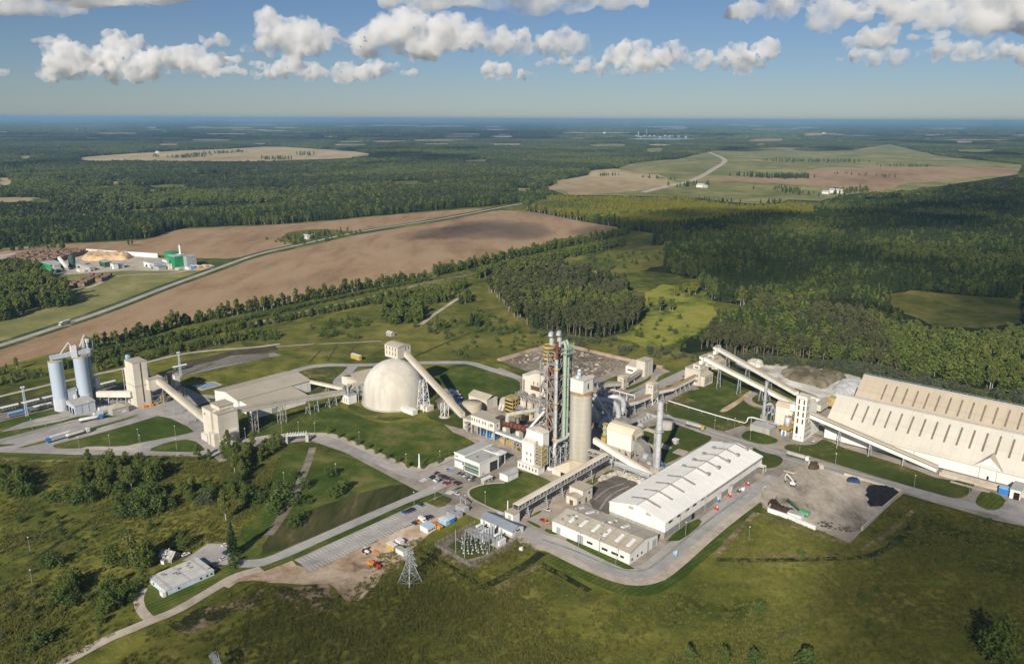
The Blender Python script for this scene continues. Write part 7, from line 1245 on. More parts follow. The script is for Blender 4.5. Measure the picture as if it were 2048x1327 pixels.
# substation
sheet('substation_gravel',G('C4',[(95,740),(910,300),(1330,460),(1760,650),(830,1165)]),.13,M_slab);sheet('substation_grass',G('C4',[(350,740),(700,520),(1000,560),(1500,700),(1560,660),(1640,640),(1050,940),(760,1010)]),.18,M_lawn2);sheet('turning_circle',G('C4',[(1800,520),(2000,520),(2090,600),(2000,690),(1850,690),(1790,620)]),.26,M_gravel,ch=2)
for i,(a,b)in enumerate((((95,740),(830,1165)),((830,1165),(1760,650)),((95,740),(910,300)),((1330,470),(1760,650)))):
 A_,B_=gp('C4',*a),gp('C4',*b);r=T('mesh_fence',['front left','front right','rear left','rear right'][i]+' run of the grey mesh fence round the substation','fence',(A_+B_)/2,'substation fence');n=int((B_-A_).length/3);mb=MB()
 for j in range(n+1):mb.beam(A_.lerp(B_,j/n),A_.lerp(B_,j/n)+UP*2.6,.12)
 mb.to(r,'posts',M_frame);mb=MB();[mb.beam(A_+UP*z,B_+UP*z,.05)for z in np.linspace(.4,2.5,8)];mb.to(r,'wire_mesh',M_frame)
def trafo(x,y,lab):
 q=gp('C4',x,y);f=Fr(q,U);r=T('transformer',lab,'transformer',q,'transformers of the substation');MB().fb(f,-3,3,-2,2,.6,4).to(r,'tank',M_galv);mb=MB();[mb.fb(f,a,a+.3,-3,-2.02,.8,3.8)for a in np.arange(-2.6,2.6,.7)];mb.to(r,'radiator',M_wpaint);MB().cyl(f.p(-2,1,5.5),f.p(2,1,5.5),.7,n=10).to(r,'oil_vessel',M_wpaint)
 for a in(-1.8,0,1.8):MB().cyl(f.p(a,-.5,4),f.p(a-.3,-.9,6),.22,.1,8).to(r,'bushing',M_wpaint)
 MB().fb(f,-3.6,3.6,-3.4,2.6,0,.59).to(r,'plinth',M_gravel)
trafo(1030,500,'pale transformer at the far left of the substation');trafo(1400,690,'pale transformer nearest the switch house end');q=gp('C4',1190,600);f=Fr(q,U);r=T('fire_wall','white firewall with ribs between the two transformers','wall',q);MB().fb(f,-4.5,4.5,-.3,.3,0,7).to(r,'panel',M_wpaint);mb=MB();[mb.fb(f,a,a+.4,-.6,-.31,0,7.3)for a in(-4.5,-2.2,0,2.2,4.1)];mb.to(r,'rib',M_galv)
for xa,ya,xb,yb,h,lab in((527,880,705,975,14,'tall grey line portal at the front of the substation'),(720,620,1210,860,7,'grey busbar portal across the middle of the substation'),(790,590,1290,800,7,'second busbar portal behind the middle one')):
 a,b=gp('C4',xa,ya),gp('C4',xb,yb);r=T('line_portal',lab,'portal',(a+b)/2);mb=MB();n=2 if h>10 else 5;[mb.beam(a.lerp(b,i/(n-1)),a.lerp(b,i/(n-1))+UP*h,.22)for i in range(n)];mb.to(r,'post',M_galv);mb=MB();[mb.beam(a+UP*z+U*s,b+UP*z+U*s,.16)for z in((h*.62,)if h>10 else(h,h-.6))for s in(-.5,.5)];mb.to(r,'beam',M_galv)
def post_ins():
 r=T('switch_post','x','insulator',Z0);MB().cyl(Z0,Vector((0,0,2.6)),.14,n=6).to(r,'stand',M_galv);MB().cyl(Vector((0,0,2.61)),Vector((0,0,4.2)),.15,.10,8).to(r,'insulator',M_dframe);MB().cyl(Z0,Vector((0,0,.4)),.42,n=8).to(r,'footing',M_wpaint);MB().beam((-.9,0,4.25),(.9,0,4.25),.08).to(r,'contact',M_galv);return[r,False]
PI_=post_ins();A_,B_,C_=gp('C4',590,890),gp('C4',1200,880),gp('C4',830,560);A2_=gp('C4',520,870);e1=gp('C4',1080,890)-gp('C4',700,920);base0=gp('C4',700,940);dv=V;du=U
for i in range(6):
 for j in range(6):p=gp('C4',690+j*95-i*10+random.uniform(-25,25),900+j*2-i*62+j*(-8)+random.uniform(-18,18));put(PI_,p,du.lerp(dv,.0),'small insulator post on a white footing in the substation yard','insulator posts in the substation')
 # house and flat building in the lower left
f,A,B,h=cframe('C8',(300,1228),(1150,800),(35,950),(290,1130));r=T('flat_site_building','long flat white prefabricated building with a pale ribbed roof','building',base(f,A/2,B/2));MB().fb(f,0,A,0,B,0,h).to(r,'wall',mat('pale_blue_panels',(.55,.63,.68),var=.1,scale=.2,lines=[(tuple(U),2.4),(tuple(V),2.4)],lcol=.85));MB().fb(f,-.15,A+.15,-.15,B+.15,h+.01,h+.3).to(r,'roof',mat('ribbed_pale_roof',(.55,.54,.50),var=.12,scale=.2,lines=[(tuple(V),2.6),(tuple(U),9.5)],lcol=.78))
windows(r,f,'b',[(A*x,A*x+1.0,h*.35,h*.7)for x in(.24,.70,.83,.92)],M_win);windows(r,f,'a',[(B*x,B*x+1,h*.3,h*.7)for x in(.05,.7)],M_win);MB().fb(f,-1.6,-.01,-.4,3,0,h*.9).to(r,'porch',M_wpaint)
for a,b in((.18,.8),(.2,.72),(.36,.6),(.4,.5),(.5,.72),(.66,.7),(.68,.55),(.72,.8),(.92,.12)):MB().fb(f,A*a,A*a+1.4,B*b,B*b+.9,h+.31,h+.9).to(r,'roof_unit',M_frame)
q=gp('C8',410,610);f=Fr(q,(gp('C8',565,500)-q));A=(gp('C8',565,500)-q).length;B=f.lb(gp('C8',190,545));h=ht(q,'C8',408,535);zr=h+A*.42;r=T('old_farmhouse','old white farmhouse with a patchy grey gable roof and a small porch','house',base(f,A/2,B/2));mb=MB();mb.fb(f,0,A,0,B,0,h);mb.prof(f,[(0,h+.003),(A,h+.003),(A/2,zr)],0,B);mb.to(r,'wall',M_wood);gable_b(MB(),f,0,A,0,B,h+.1,zr+.1,.2,.4).to(r,'roof',mat('patchy_roof',(.42,.41,.38),var=.35,scale=.5));windows(r,f,'b',[(A*.3,A*.3+1,1,2.2),(A*.65,A*.65+1,1,2.2),(A*.45,A*.45+.8,h+1,h+2)],M_win);MB().fb(f,-2.4,-.01,B*.35,B*.6,0,h*.85).to(r,'porch',M_wpaint);MB().fb(f,-2.6,0,B*.33,B*.62,h*.86,h*.93).to(r,'porch_roof',M_frame);MB().fb(f,A*.45,A*.55,B*.4,B*.5,zr,zr+1.4).to(r,'chimney',M_frame)
def hut(k,x,y,w,d,h,lab,m=M_wpaint,mr=M_groof,cat='house'):
 q=gp(k,x,y);f=Fr(q,V,U);r=T('cottage',lab,cat,q);mb=MB();mb.fb(f,0,w,0,d,0,h);mb.profa(f,[(0,h+.003),(d,h+.003),(d/2,h+d*.35)],0,w);mb.to(r,'wall',m);gable_a(MB(),f,0,w,0,d,h+.1,h+d*.35+.1,.3,.4).to(r,'roof',mr);windows(r,f,'b',[(w*.2,w*.3,1,2.4),(w*.6,w*.7,1,2.4)],M_win,d=.1)
for a in((('A6',620,570,8,5,3.0,'pale hut beside the heath track',M_conc)),('A6',1475,305,14,8,5,'white cottage, larger of two between the woods'),('A6',1550,298,8,6,4,'small white hut, right of two between the woods'),('A6',240,130,14,9,5,'white farmhouse on the green farm island'),('A6',275,125,10,8,4,'farm shed on the green farm island',M_tan),('A5',905,485,40,16,8,'long white barn by the far brown field'),('A5',865,490,20,12,6,'pale farmhouse left of the long white barn'),('A5',130,452,26,14,8,'pale farmhouse in the trees by the country road'),('A5',165,455,18,10,6,'grey farm shed in the trees by the country road',M_conc),('A3',910,252,26,14,9,'white farmhouse on the distant straw field'),('A4',1482,140,34,26,24,'white distant building by the lake'),('A4',1520,0,1,1,1,''),('A4',1620,210,30,18,9,'pale farm by the distant pasture'),('A5',865,138,50,26,10,'pale farm on the distant straw strip')):
 if a[6]:hut(*a)
for x,h,lab in((1688,34,'square distant water tower by the lake'),(1735,62,'thin distant mast by the lake')):q=gp('A4',x,158);r=T('distant_tower',lab,'tower',q);w=12 if h<50 else 4;mb=MB();f=Fr(q);mb.fb(f,-w/2,w/2,-w/2,w/2,0,h*1.6);mb.to(r,'shaft',M_conc);MB().fb(f,-w*.7,w*.7,-w*.7,w*.7,h*1.6+.01,h*1.6+w).to(r,'head',M_conc)
for i in range(16):x,y=1640+i*27+random.uniform(-8,8),156+random.uniform(-3,4);hut('A4',x,y,30,16,9,'tiny pale house of the far village on the lake shore',M_conc)
for o in[o for o in COL.objects if o.name.startswith('cottage')and 'tiny pale' in o.get('label','')]:o['group']='houses of the far village'
# sawmill
def sbox(k,c,w,d,h,m,mr,lab,dd=U,cat='building',z0=0):
 q=gp(k,*c);f=Fr(q,V,U);w*=.82;d*=.7;h*=.56;r=T('sawmill_building',lab,cat,f.p(w/2,d/2));MB().fb(f,0,w,0,d,z0,h).to(r,'wall',m);MB().fb(f,-.4,w+.4,-.4,d+.4,h+.01,h+.8).to(r,'roof',mr);windows(r,f,'b',[(w*.2,w*.35,0,h*.5)],M_black,'doorway',d=.2);return f
GB='B5'
sbox(GB,(358,275),46,25,15,M_green,M_groof,'green sawmill hall with a grey roof at the left');sbox(GB,(425,290),26,12,14,M_conc,M_groof,'grey and green sawmill annexe before the green hall');sbox(GB,(440,305),30,10,8,M_dgreen,M_groof,'dark green sawmill machine hall in front');sbox(GB,(365,328),42,8,5,M_green,M_wpaint,'low green sorting shed at the front left')
sbox(GB,(640,268),70,10,9,M_conc,M_groof,'long grey sorting line building of the sawmill');sbox(GB,(850,262),26,14,14,M_dgreen,M_groof,'dark green square building of the sawmill line');sbox(GB,(945,285),14,10,14,M_wpaint,M_groof,'white kiln block of the sawmill');sbox(GB,(990,275),16,10,12,M_galv,M_groof,'grey kiln block of the sawmill')
sbox(GB,(1228,265),44,25,13,M_wpaint,M_groof,'white open store with a grey roof by the chip pile');sbox(GB,(1278,280),38,16,9,M_galv,M_slate,'grey roofed shed before the boiler house');sbox(GB,(1388,255),18,18,16,M_wpaint,M_groof,'white block left of the green boiler house');sbox(GB,(1440,262),26,25,29,M_green,M_groof,'tall bright green boiler house');sbox(GB,(1410,240),30,25,31,M_green,M_green,'green block behind the boiler house');sbox(GB,(1555,262),20,22,27,M_galv,M_groof,'grey block right of the white sawmill chimney')
q=gp(GB,1550,262);h=ht(q,GB,1531,85);r=T('sawmill_chimney','slim white sawmill chimney by the green boiler house','chimney',q);MB().cyl(q,q+UP*h,2.0,1.6,14).to(r,'shaft',M_wpaint);MB().cyl(q+UP*(h+.01),q+UP*(h+2),1.7,n=14).to(r,'tip',M_frame);mb=MB();[mb.fb(Fr(q),-4,4,-4,4,z,z+.6)for z in(10,18)];mb.to(r,'platform',M_wpaint)
q=gp(GB,620,270);h=ht(q,GB,610,170);r=T('green_silo','dark green sawdust silo of the sawmill','silo',q);MB().cyl(q,q+UP*h*.85,5,n=16).to(r,'shell',M_dgreen);MB().cyl(q+UP*h*.851,q+UP*h,5,2,16).to(r,'cone',M_dgreen)
conv=[gp(GB,505,205,13),gp(GB,570,285,3)];conveyor('white inclined sawmill conveyor beside the green silo',conv[0],conv[1],4,3.5,M_wpaint,M_wpaint,legs=(.3,));
for i,x in enumerate((1430,1442,1455,1468)):q=gp(GB,x,290);h=ht(q,GB,x-2,245);r=T('exhaust_stack',ORD[i]+' from the left of four slim pale stacks before the boiler house','stack',q);MB().cyl(q,q+UP*h,1.0,n=10).to(r,'shaft',M_cream);MB().cyl(q+UP*h,q+UP*(h+.8),1.2,n=10).to(r,'cap',M_conc)
def logs(k,a,b,w,h,lab):
 A_,B_=gp(k,*a),gp(k,*b);d=(B_-A_).normalized();n=max(3,int((B_-A_).length/9));s=d.cross(UP);mb=MB()
 for i in range(n):c=A_.lerp(B_,(i+.5)/n);hh=h*random.uniform(.75,1.1);L=(B_-A_).length/n*.47;mb.hexa([c-d*L-s*w/2,c+d*L-s*w/2,c+d*L+s*w/2,c-d*L+s*w/2],[c-d*L*.85-s*w*.46+UP*hh,c+d*L*.85-s*w*.46+UP*hh,c+d*L*.85+s*w*.46+UP*hh,c-d*L*.85+s*w*.46+UP*hh])
 return mb.thing('log_pile',lab,'log pile',M_log,group='log piles of the sawmill')
for i in range(13):t=i/12;logs(GB,(-30+t*330,268+t*12-(i%3)*2),(330+t*390,135+t*22),9,8,f'long log pile in the sawmill yard, {ORD[i]} from the left' if i<10 else['long log pile, third from the right in the sawmill yard','long log pile, second from the right in the sawmill yard','long log pile at the right end of the sawmill yard'][i-10])
for a,b,lab in(((600,450),(790,355),'left of three log piles on the meadow'),((690,440),(860,355),'middle of three log piles on the meadow'),((840,402),(935,352),'right of three log piles on the meadow')):logs(GB,a,b,9,5.5,lab)
heap('chip_pile',GB,[(690,215),(740,165),(850,160),(960,180),(1080,165),(1140,190),(1080,215),(950,212),(850,225)],7,M_chip,'long pale wood chip pile behind the sawmill','chip pile',34);wall(GB,[(740,152),(900,165),(1130,178),(1350,193)],7,2,'white retaining wall behind the wood chip pile',M_wpaint)
for i,(x,y,m,lab)in enumerate(((680,310,M_wpaint,'white timber stack at the left of the sawmill road'),(720,312,M_conc,'grey timber stack in the middle of the sawmill yard front'),(750,308,M_wpaint,'white timber stack at the right of the yard front'),(1650,278,M_blue,'blue container at the sawmill entrance'),(1690,278,M_orange,'orange container at the sawmill entrance'),(1750,275,M_yel,'yellow machine container at the sawmill entrance'),(1800,278,M_log,'brown log trailer at the sawmill entrance'),(1605,292,M_wpaint,'white kiosk at the sawmill entrance'),(1520,300,M_conc,'grey trailer before the sawmill boiler house'))):q=gp(GB,x,y);f=Fr(q,V,U);r=T('timber_stack' if i<3 else 'container',lab,'stack' if i<3 else 'container',q);MB().fb(f,-6,6,-2,2,.2,3.4).to(r,'body',m);MB().fb(f,-6.1,6.1,-2.1,2.1,3.41,3.7).to(r,'top',M_wpaint)
# trees, bushes, woods, rough grass
def leafmat(name,c1,c2,trans=.35):
 m=bpy.data.materials.new(name);MATS[name]=m;m.use_nodes=True;n,l=m.node_tree.nodes,m.node_tree.links;n.clear()
 o=n.new('ShaderNodeOutputMaterial');d=n.new('ShaderNodeBsdfDiffuse');t=n.new('ShaderNodeBsdfTranslucent');x=n.new('ShaderNodeMixShader');x.inputs[0].default_value=trans
 oi=n.new('ShaderNodeObjectInfo');tc=n.new('ShaderNodeTexCoord');z=n.new('ShaderNodeTexNoise');z.inputs['Scale'].default_value=.22;z.inputs['Detail'].default_value=3;l.new(tc.outputs['Object'],z.inputs['Vector'])
 a=n.new('ShaderNodeMath');a.operation='MULTIPLY_ADD';a.inputs[1].default_value=.45;l.new(oi.outputs['Random'],a.inputs[0])
 b=n.new('ShaderNodeMath');b.operation='MULTIPLY_ADD';b.inputs[1].default_value=.9;b.inputs[2].default_value=-.28;l.new(z.outputs[0],b.inputs[0]);l.new(b.outputs[0],a.inputs[2]);a.use_clamp=True
 mx=n.new('ShaderNodeMix');mx.data_type='RGBA';l.new(a.outputs[0],mx.inputs[0]);mx.inputs[6].default_value=(*c1,1);mx.inputs[7].default_value=(*c2,1)
 l.new(mx.outputs[2],d.inputs[0]);l.new(mx.outputs[2],t.inputs[0]);l.new(d.outputs[0],x.inputs[1]);l.new(t.outputs[0],x.inputs[2]);l.new(x.outputs[0],o.inputs[0]);return m
L_spruce=leafmat('spruce_needles',(0.047,0.078,0.030),(0.105,0.132,0.046));L_pine=leafmat('pine_needles',(.085,.098,.042),(.165,.160,.075));L_dec=leafmat('broad_leaves',(0.094,0.140,0.034),(0.213,0.231,0.061));L_birch=leafmat('birch_leaves',(0.106,0.148,0.036),(0.234,0.234,0.068))
L_bush=leafmat('bush_leaves',(0.078,0.123,0.034),(0.162,0.192,0.055));L_grey=leafmat('willow_leaves',(0.098,0.121,0.071),(0.161,0.172,0.098));L_grass=leafmat('tall_grass',(.10,.115,.026),(.25,.225,.075),.3);L_gold=leafmat('painted_sunlit_leaves',(.21,.22,.035),(.33,.30,.06),.4)  # gold leaves: sunlight on the bright tree strip is put into the colour
B_bark=mat('bark',(.10,.08,.06),var=.3,scale=.5);B_birch=mat('birch_bark',(.46,.43,.38),var=.35,scale=.7);B_pine=mat('pine_bark',(.25,.20,.15),var=.3,scale=.5)
def leaves(mb,pts,s,R_,flat=0.):
 for p in pts:
  a=Vector((R_.gauss(0,1),R_.gauss(0,1),R_.gauss(0,1)*(1-flat))).normalized();b=a.cross(Vector((R_.gauss(0,1),R_.gauss(0,1),R_.gauss(0,1)))).normalized();q=s*R_.uniform(.6,1.3);c=a.cross(b)*.15*q
  mb.add([p-a*q-b*q*.6,p+a*q*.9-b*q*.5+c,p+a*q*.7+b*q*.7,p-a*q*.8+b*q*.6+c],[(0,1,2,3)])
def crown(kind,h,n,s,seed):
 R_=random.Random(seed);pts=[]
 if kind=='spruce':
  for i in range(n):t=R_.random()**.75;z=h*(.10+.90*(1-t));r=h*.17*t**.85*R_.uniform(.55,1.05)*(1+.25*math.sin(z*3.1));a=R_.uniform(0,6.28);pts.append(Vector((r*math.cos(a),r*math.sin(a),z-.08*r)))
  pts+=[Vector((0,0,h*(.9+.1*i/4)))for i in range(4)]
 else:
  lo,rx,nb={'pine':(.52,.15,7),'birch':(.32,.16,9),'dec':(.16,.30,12),'bush':(.0,.55,7),'column':(.08,.17,9)}[kind]
  B=[]
  for i in range(nb):t=(i+.5)/nb;z=h*(lo+(1-lo)*t*.92);e=math.sin(math.pi*min(1,.18+.8*t))**.7;a=i*2.4+R_.uniform(-.5,.5);r=h*rx*e*R_.uniform(.3,.75);B.append((Vector((r*math.cos(a),r*math.sin(a),z)),h*rx*R_.uniform(.55,.85)*(.6+.4*e)))
  for i in range(n):
   c,r=R_.choice(B);d=Vector((R_.gauss(0,1),R_.gauss(0,1),R_.gauss(0,.85))).normalized()*r*R_.uniform(.62,1.02);p=c+d
   if p.z>.15:pts.append(p)
 mb=MB();leaves(mb,pts,s,R_,.3);return mb
def trunk(kind,h,seed):
 R_=random.Random(seed);mb=MB();top={'spruce':.9,'pine':.85,'birch':.8,'dec':.6,'bush':.3,'column':.7}[kind];r=h*.014+.05;j=lambda:R_.uniform(-.02,.02)*h
 P=[Vector((0,0,0)),Vector((j()*.4,j()*.4,h*top*.4)),Vector((j(),j(),h*top))];mb.tube(P,r,6,rad=[r*1.3,r,r*.3])
 if kind!='spruce':
  for i in range(4):z=h*R_.uniform(.35,.7)*top;a=R_.uniform(0,6.28);L=h*.16;mb.tube([Vector((0,0,z)),Vector((L*math.cos(a)*.5,L*math.sin(a)*.5,z+L*.5)),Vector((L*math.cos(a),L*math.sin(a),z+L))],r*.4,4,rad=[r*.5,r*.35,r*.15])
 return mb
SPEC=dict(spruce=(20,L_spruce,B_bark),pine=(21,L_pine,B_pine),birch=(20,L_birch,B_birch),dec=(16,L_dec,B_bark),bush=(5,L_bush,B_bark),column=(14,L_dec,B_birch),willow=(6,L_grey,B_bark),gold=(19,L_gold,B_birch))
LIB=bpy.data.collections.new('plant_shapes')
def one_mesh(kind,n,s,seed,k2=None):
 h,lm,bm_=SPEC[kind];kk={'willow':'bush','gold':'birch'}.get(kind,kind);c=crown(kk,h,n,s,seed);t=trunk(kk,h,seed);nf=len(c.f);c.add(t.v,t.f,True);me=c.mesh(kind+'_shape',lm,Z0);me.materials.append(bm_);me.polygons.foreach_set('material_index',[0]*nf+[1]*(len(me.polygons)-nf));return me
SHAPES=[];IDX={}
def lib(kind,me):o=bpy.data.objects.new('%03d_%s'%(len(SHAPES),kind),me);LIB.objects.link(o);IDX.setdefault(kind,[]).append(len(SHAPES));SHAPES.append(o)
for kd in('spruce','pine','birch','dec','column','gold'):
 for i in range(4):lib(kd,one_mesh(kd,190,1.15 if kd!='spruce' else 1.0,i*7+len(kd)))
for kd in('bush','willow'):
 for i in range(4):lib(kd,one_mesh(kd,110,.62,i*5+1))
def clump(n,size,ls,mix,seed,per):
 R_=random.Random(seed);mb=MB();ms=[]
 for i in range(n):
  kd=R_.choice(mix);h=SPEC[kd][0]*R_.uniform(.75,1.1);kk='birch' if kd=='gold' else kd;o=Vector((R_.uniform(-.5,.5)*size,R_.uniform(-.5,.5)*size,0));c=crown(kk,h,per,ls,seed*50+i);mb.add([v+o for v in c.v],c.f);ms+=[{'spruce':0,'pine':1}.get(kd,2)]*len(c.f)
 me=mb.mesh('wood_clump',L_spruce,Z0);me.materials.append(L_pine);me.materials.append(L_birch);me.polygons.foreach_set('material_index',ms);return me
for q,mx_ in(('dark',('spruce','spruce','pine','spruce')),('mid',('spruce','dec','birch','pine')),('light',('birch','dec','dec','birch'))):
 for i in range(2):lib('clump_'+q,clump(10,25,2.0,mx_,i+1,34));lib('big_'+q,clump(46,110,4.6,mx_,i+11,9))
def stands(x,y,pre,st):u=nz(x,y,st,4)+rng.normal(0,.16,len(x));return[IDX[pre+('dark' if v<-.12 else 'mid' if v<.3 else 'light')][rng.integers(2)]for v in u]
def tuft(seed):
 R_=random.Random(seed);mb=MB()
 for i in range(26):a,r=R_.uniform(0,6.28),R_.random()**.6*1.3;p=Vector((r*math.cos(a),r*math.sin(a),0));hh=R_.uniform(.35,1.0);d=Vector((R_.gauss(0,.35),R_.gauss(0,.35),hh));w=Vector((R_.uniform(-1,1),R_.uniform(-1,1),0)).normalized()*.16;mb.add([p-w,p+w,p+d+w*.5,p+d-w*.5],[(0,1,2,3)])
 return mb.mesh('tuft_shape',L_grass,Z0)
for i in range(4):lib('tuft',tuft(i))
ng=bpy.data.node_groups.new('set_out','GeometryNodeTree');ng.interface.new_socket('Geometry',in_out='INPUT',socket_type='NodeSocketGeometry');ng.interface.new_socket('Geometry',in_out='OUTPUT',socket_type='NodeSocketGeometry')
N=ng.nodes;gi,go=N.new('NodeGroupInput'),N.new('NodeGroupOutput');iop=N.new('GeometryNodeInstanceOnPoints');ci=N.new('GeometryNodeCollectionInfo');ci.inputs[0].default_value=LIB;ci.inputs[1].default_value=True;ci.inputs[2].default_value=True;iop.inputs['Pick Instance'].default_value=True
def attr(nm,ty):a=N.new('GeometryNodeInputNamedAttribute');a.data_type=ty;a.inputs[0].default_value=nm;return a.outputs[0]
K=ng.links.new;K(gi.outputs[0],iop.inputs['Points']);K(ci.outputs[0],iop.inputs['Instance']);K(attr('idx','INT'),iop.inputs['Instance Index']);K(attr('rot','FLOAT_VECTOR'),iop.inputs['Rotation']);K(attr('scl','FLOAT_VECTOR'),iop.inputs['Scale']);K(iop.outputs[0],go.inputs[0])
def set_out(name,label,cat,P):
 P=np.asarray(P,float);me=bpy.data.meshes.new(name);n=len(P);me.vertices.add(n);me.vertices.foreach_set('co',P[:,:3].ravel())
 a=me.attributes.new('idx','INT','POINT');a.data.foreach_set('value',P[:,6].astype(np.int32));a=me.attributes.new('rot','FLOAT_VECTOR','POINT');v=np.zeros((n,3));v[:,2]=P[:,3];a.data.foreach_set('vector',v.ravel());a=me.attributes.new('scl','FLOAT_VECTOR','POINT');v=np.stack([P[:,4],P[:,4],P[:,4]*P[:,5]],1);a.data.foreach_set('vector',v.ravel())
 o=bpy.data.objects.new(name,me);COL.objects.link(o);tag(o,label,cat,kind='stuff');m=o.modifiers.new('set_out','NODES');m.node_group=ng;return o
def nz(x,y,s,k=0):return(np.sin(x/s+1.3*k+np.sin(y/s*1.7+k)*1.2)+np.sin(y/s*1.13-2*k+np.sin(x/s*.8+3*k)*1.4)+np.sin((x+y)/s*.57+k)+.6*np.sin((x-1.6*y)/s*2.1+2.2*k))/3.6
def scatter(poly,sp,jit=.45,y0=0,y1=1e9):
 ax=np.array([p.x for p in poly]);ay=np.array([p.y for p in poly]);lo,hi=max(ay.min(),y0),min(ay.max(),y1)
 if hi<=lo:return np.zeros(0),np.zeros(0)
 Y=np.arange(lo,hi,sp);out=[]
 x0,x1=max(ax.min(),-.70*hi-80),min(ax.max(),.70*hi+80);X=np.arange(x0,x1,sp);gx,gy=np.meshgrid(X,Y);gx=gx.ravel()+rng.uniform(-jit,jit,gx.size)*sp;gy=gy.ravel()+rng.uniform(-jit,jit,gy.size)*sp
 m=(np.abs(gx)<.68*gy+60)&inpoly(poly,gx,gy);gx,gy=gx[m],gy[m]
 for q in FIELDS:
  for t in((1,.957,.915)if sp>6.3 else(1,)):
   if len(gx):m=~inpoly(q,gx/t,gy/t);gx,gy=gx[m],gy[m]
 return gx,gy
TREES=[]
def pick(kinds,u,v):return kinds[min(len(kinds)-1,int((u*.75+v*.25)*len(kinds)))]
MIX={'mixed':('birch','dec','birch','spruce','spruce','dec','spruce','spruce'),'pine':('pine','pine','pine','pine','dec','spruce','dec'),'pine2':('spruce','spruce','pine','pine','birch','spruce'),'dec':('dec','dec','birch','column','spruce'),'row':('column','birch','dec','column'),'gold':('gold','gold','birch')}
def plant(x,y,mix,dens=1,sc=(.75,1.1),st=60,k=0):
 u=np.clip(nz(x,y,st,k)*.55+.5,0,.999);keep=rng.random(len(x))<dens*(1-.0*u)
 w=1+.22*nz(x,y,33,k+5);keep&=nz(x,y,48,k+9)>-.74
 for a,b,uu,kp,q in zip(x,y,u,keep,w):
  if kp:TREES.append((a,b,pick(MIX[mix],uu,rng.random()),rng.uniform(*sc)*q))
GOLD=G('F',[(1050,430),(1100,402),(1260,396),(1450,405),(1640,408),(1620,440),(1500,440),(1400,455),(1330,460),(1250,455),(1130,436)])
for P,kinds,kw in FOREST:
 x,y=scatter(P,6.6,y1=2500)
 if kinds=='mixed':g=inpoly(GOLD,x,y);plant(x[g],y[g],'gold',.9,(.7,1.0));x,y=x[~g],y[~g]
 if kinds=='pine':
  r_=inpoly(G('F',[(1700,600),(2110,640),(2110,860),(1900,775),(1790,745),(1760,690)]),x,y);plant(x[r_],y[r_],'dec',.85,(.7,1.15),35);x,y=x[~r_],y[~r_]
 plant(x,y,kinds,.93,(.72,1.12),45 if kinds!='mixed' else 70,1)
def trow(k,pts,w,sp,mix,sc,gap=.0):
 L=smooth_line([Vector((p.x,p.y,0))for p in G(k,pts)],1)
 for a,b in zip(L[:-1],L[1:]):
  for i in range(max(1,int((b-a).length/sp))):
   if random.random()<gap:continue
   p=a.lerp(b,(i+random.random())/max(1,int((b-a).length/sp)));TREES.append((p.x+random.gauss(0,w),p.y+random.gauss(0,w),random.choice(MIX[mix])if mix in MIX else mix,random.uniform(*sc)))
trow('A6',[(-760,640),(-550,600),(-300,520),(0,465),(300,405),(560,352),(800,312)],1.5,2.4,'row',(.5,.95),.06);trow('A6',[(845,300),(1100,240),(1400,172),(1720,110)],2.0,2.2,'row',(.65,.95),.02)
trow('A6',[(-700,650),(-300,560),(0,497),(300,425),(640,352),(820,318)],2.2,1.6,'bush',(.5,.95),.03);trow('A6',[(-900,735),(-500,640),(-250,580),(0,535),(300,478),(560,425)],2.0,1.9,'row',(.4,.62),.04);trow('A6',[(560,425),(700,400),(860,380),(1000,345)],9,1.7,'row',(.4,.8),.1)
trow('A6',[(1030,312),(1120,280),(1350,235),(1560,190),(1700,160)],3,1.7,'row',(.55,.9),.04);trow('Z1',[(-60,440),(0,425),(250,385),(420,340)],3,3.5,'row',(.25,.6),.2);trow('Z1',[(-60,540),(0,520),(200,470),(420,430)],4,2.0,'row',(.25,.5),.1);trow('Z1',[(760,390),(1000,350),(1250,290),(1600,215),(2048,130)],5,1.5,'row',(.3,.6),.1)
trow('A3',[(900,275),(925,275)],10,6,'dec',(.9,1.2));trow('A3',[(1000,278),(1100,282),(1180,265)],30,7,'dec',(.8,1.1));trow('A3',[(1220,258),(1330,252),(1410,246)],40,7,'dec',(.8,1.1));trow('A3',[(1780,264),(1835,264)],40,4,'spruce',(1,1.3));trow('A3',[(1540,290),(1600,288),(1700,290)],25,6,'dec',(1,1.3))
trow('A5',[(370,385),(560,395),(660,400),(775,395)],25,4,'spruce',(.7,1));trow('A5',[(560,395),(775,398)],25,3,'spruce',(.8,1.1));trow('A5',[(0,448),(120,440),(230,440)],14,7,'dec',(.7,1));trow('A5',[(600,460),(720,490),(800,500)],22,5,'dec',(.6,.9));trow('A5',[(940,495),(1020,480),(1080,470)],16,6,'dec',(.7,1));trow('A5',[(610,305),(700,300),(900,305),(1060,305)],45,5,'dec',(.8,1.1));trow('A5',[(930,375),(1050,380),(1290,396)],10,14,'dec',(.5,.8));trow('A5',[(1220,330),(1500,335)],22,8,'dec',(.6,.9))
trow('A5',[(40,560),(180,550),(330,560)],14,3.5,'spruce',(.7,.95));trow('A5',[(510,555),(640,558)],10,4,'spruce',(.7,.95));trow('A4',[(1470,385),(1560,385)],10,5,'dec',(.5,.8));trow('A4',[(1700,395),(1900,410)],10,8,'dec',(.4,.7))
trow('B5',[(0,140),(150,130),(300,120),(460,122)],6,4,'dec',(.5,.8));trow('B5',[(490,130),(555,130)],6,4,'dec',(.8,1));trow('B5',[(1070,95),(1160,90)],6,5,'dec',(.5,.7));trow('A6',[(130,140),(210,150),(320,110),(450,108)],12,5,'dec',(.4,.75));trow('A6',[(70,135),(240,165),(500,100)],4,14,'bush',(.8,1.2))
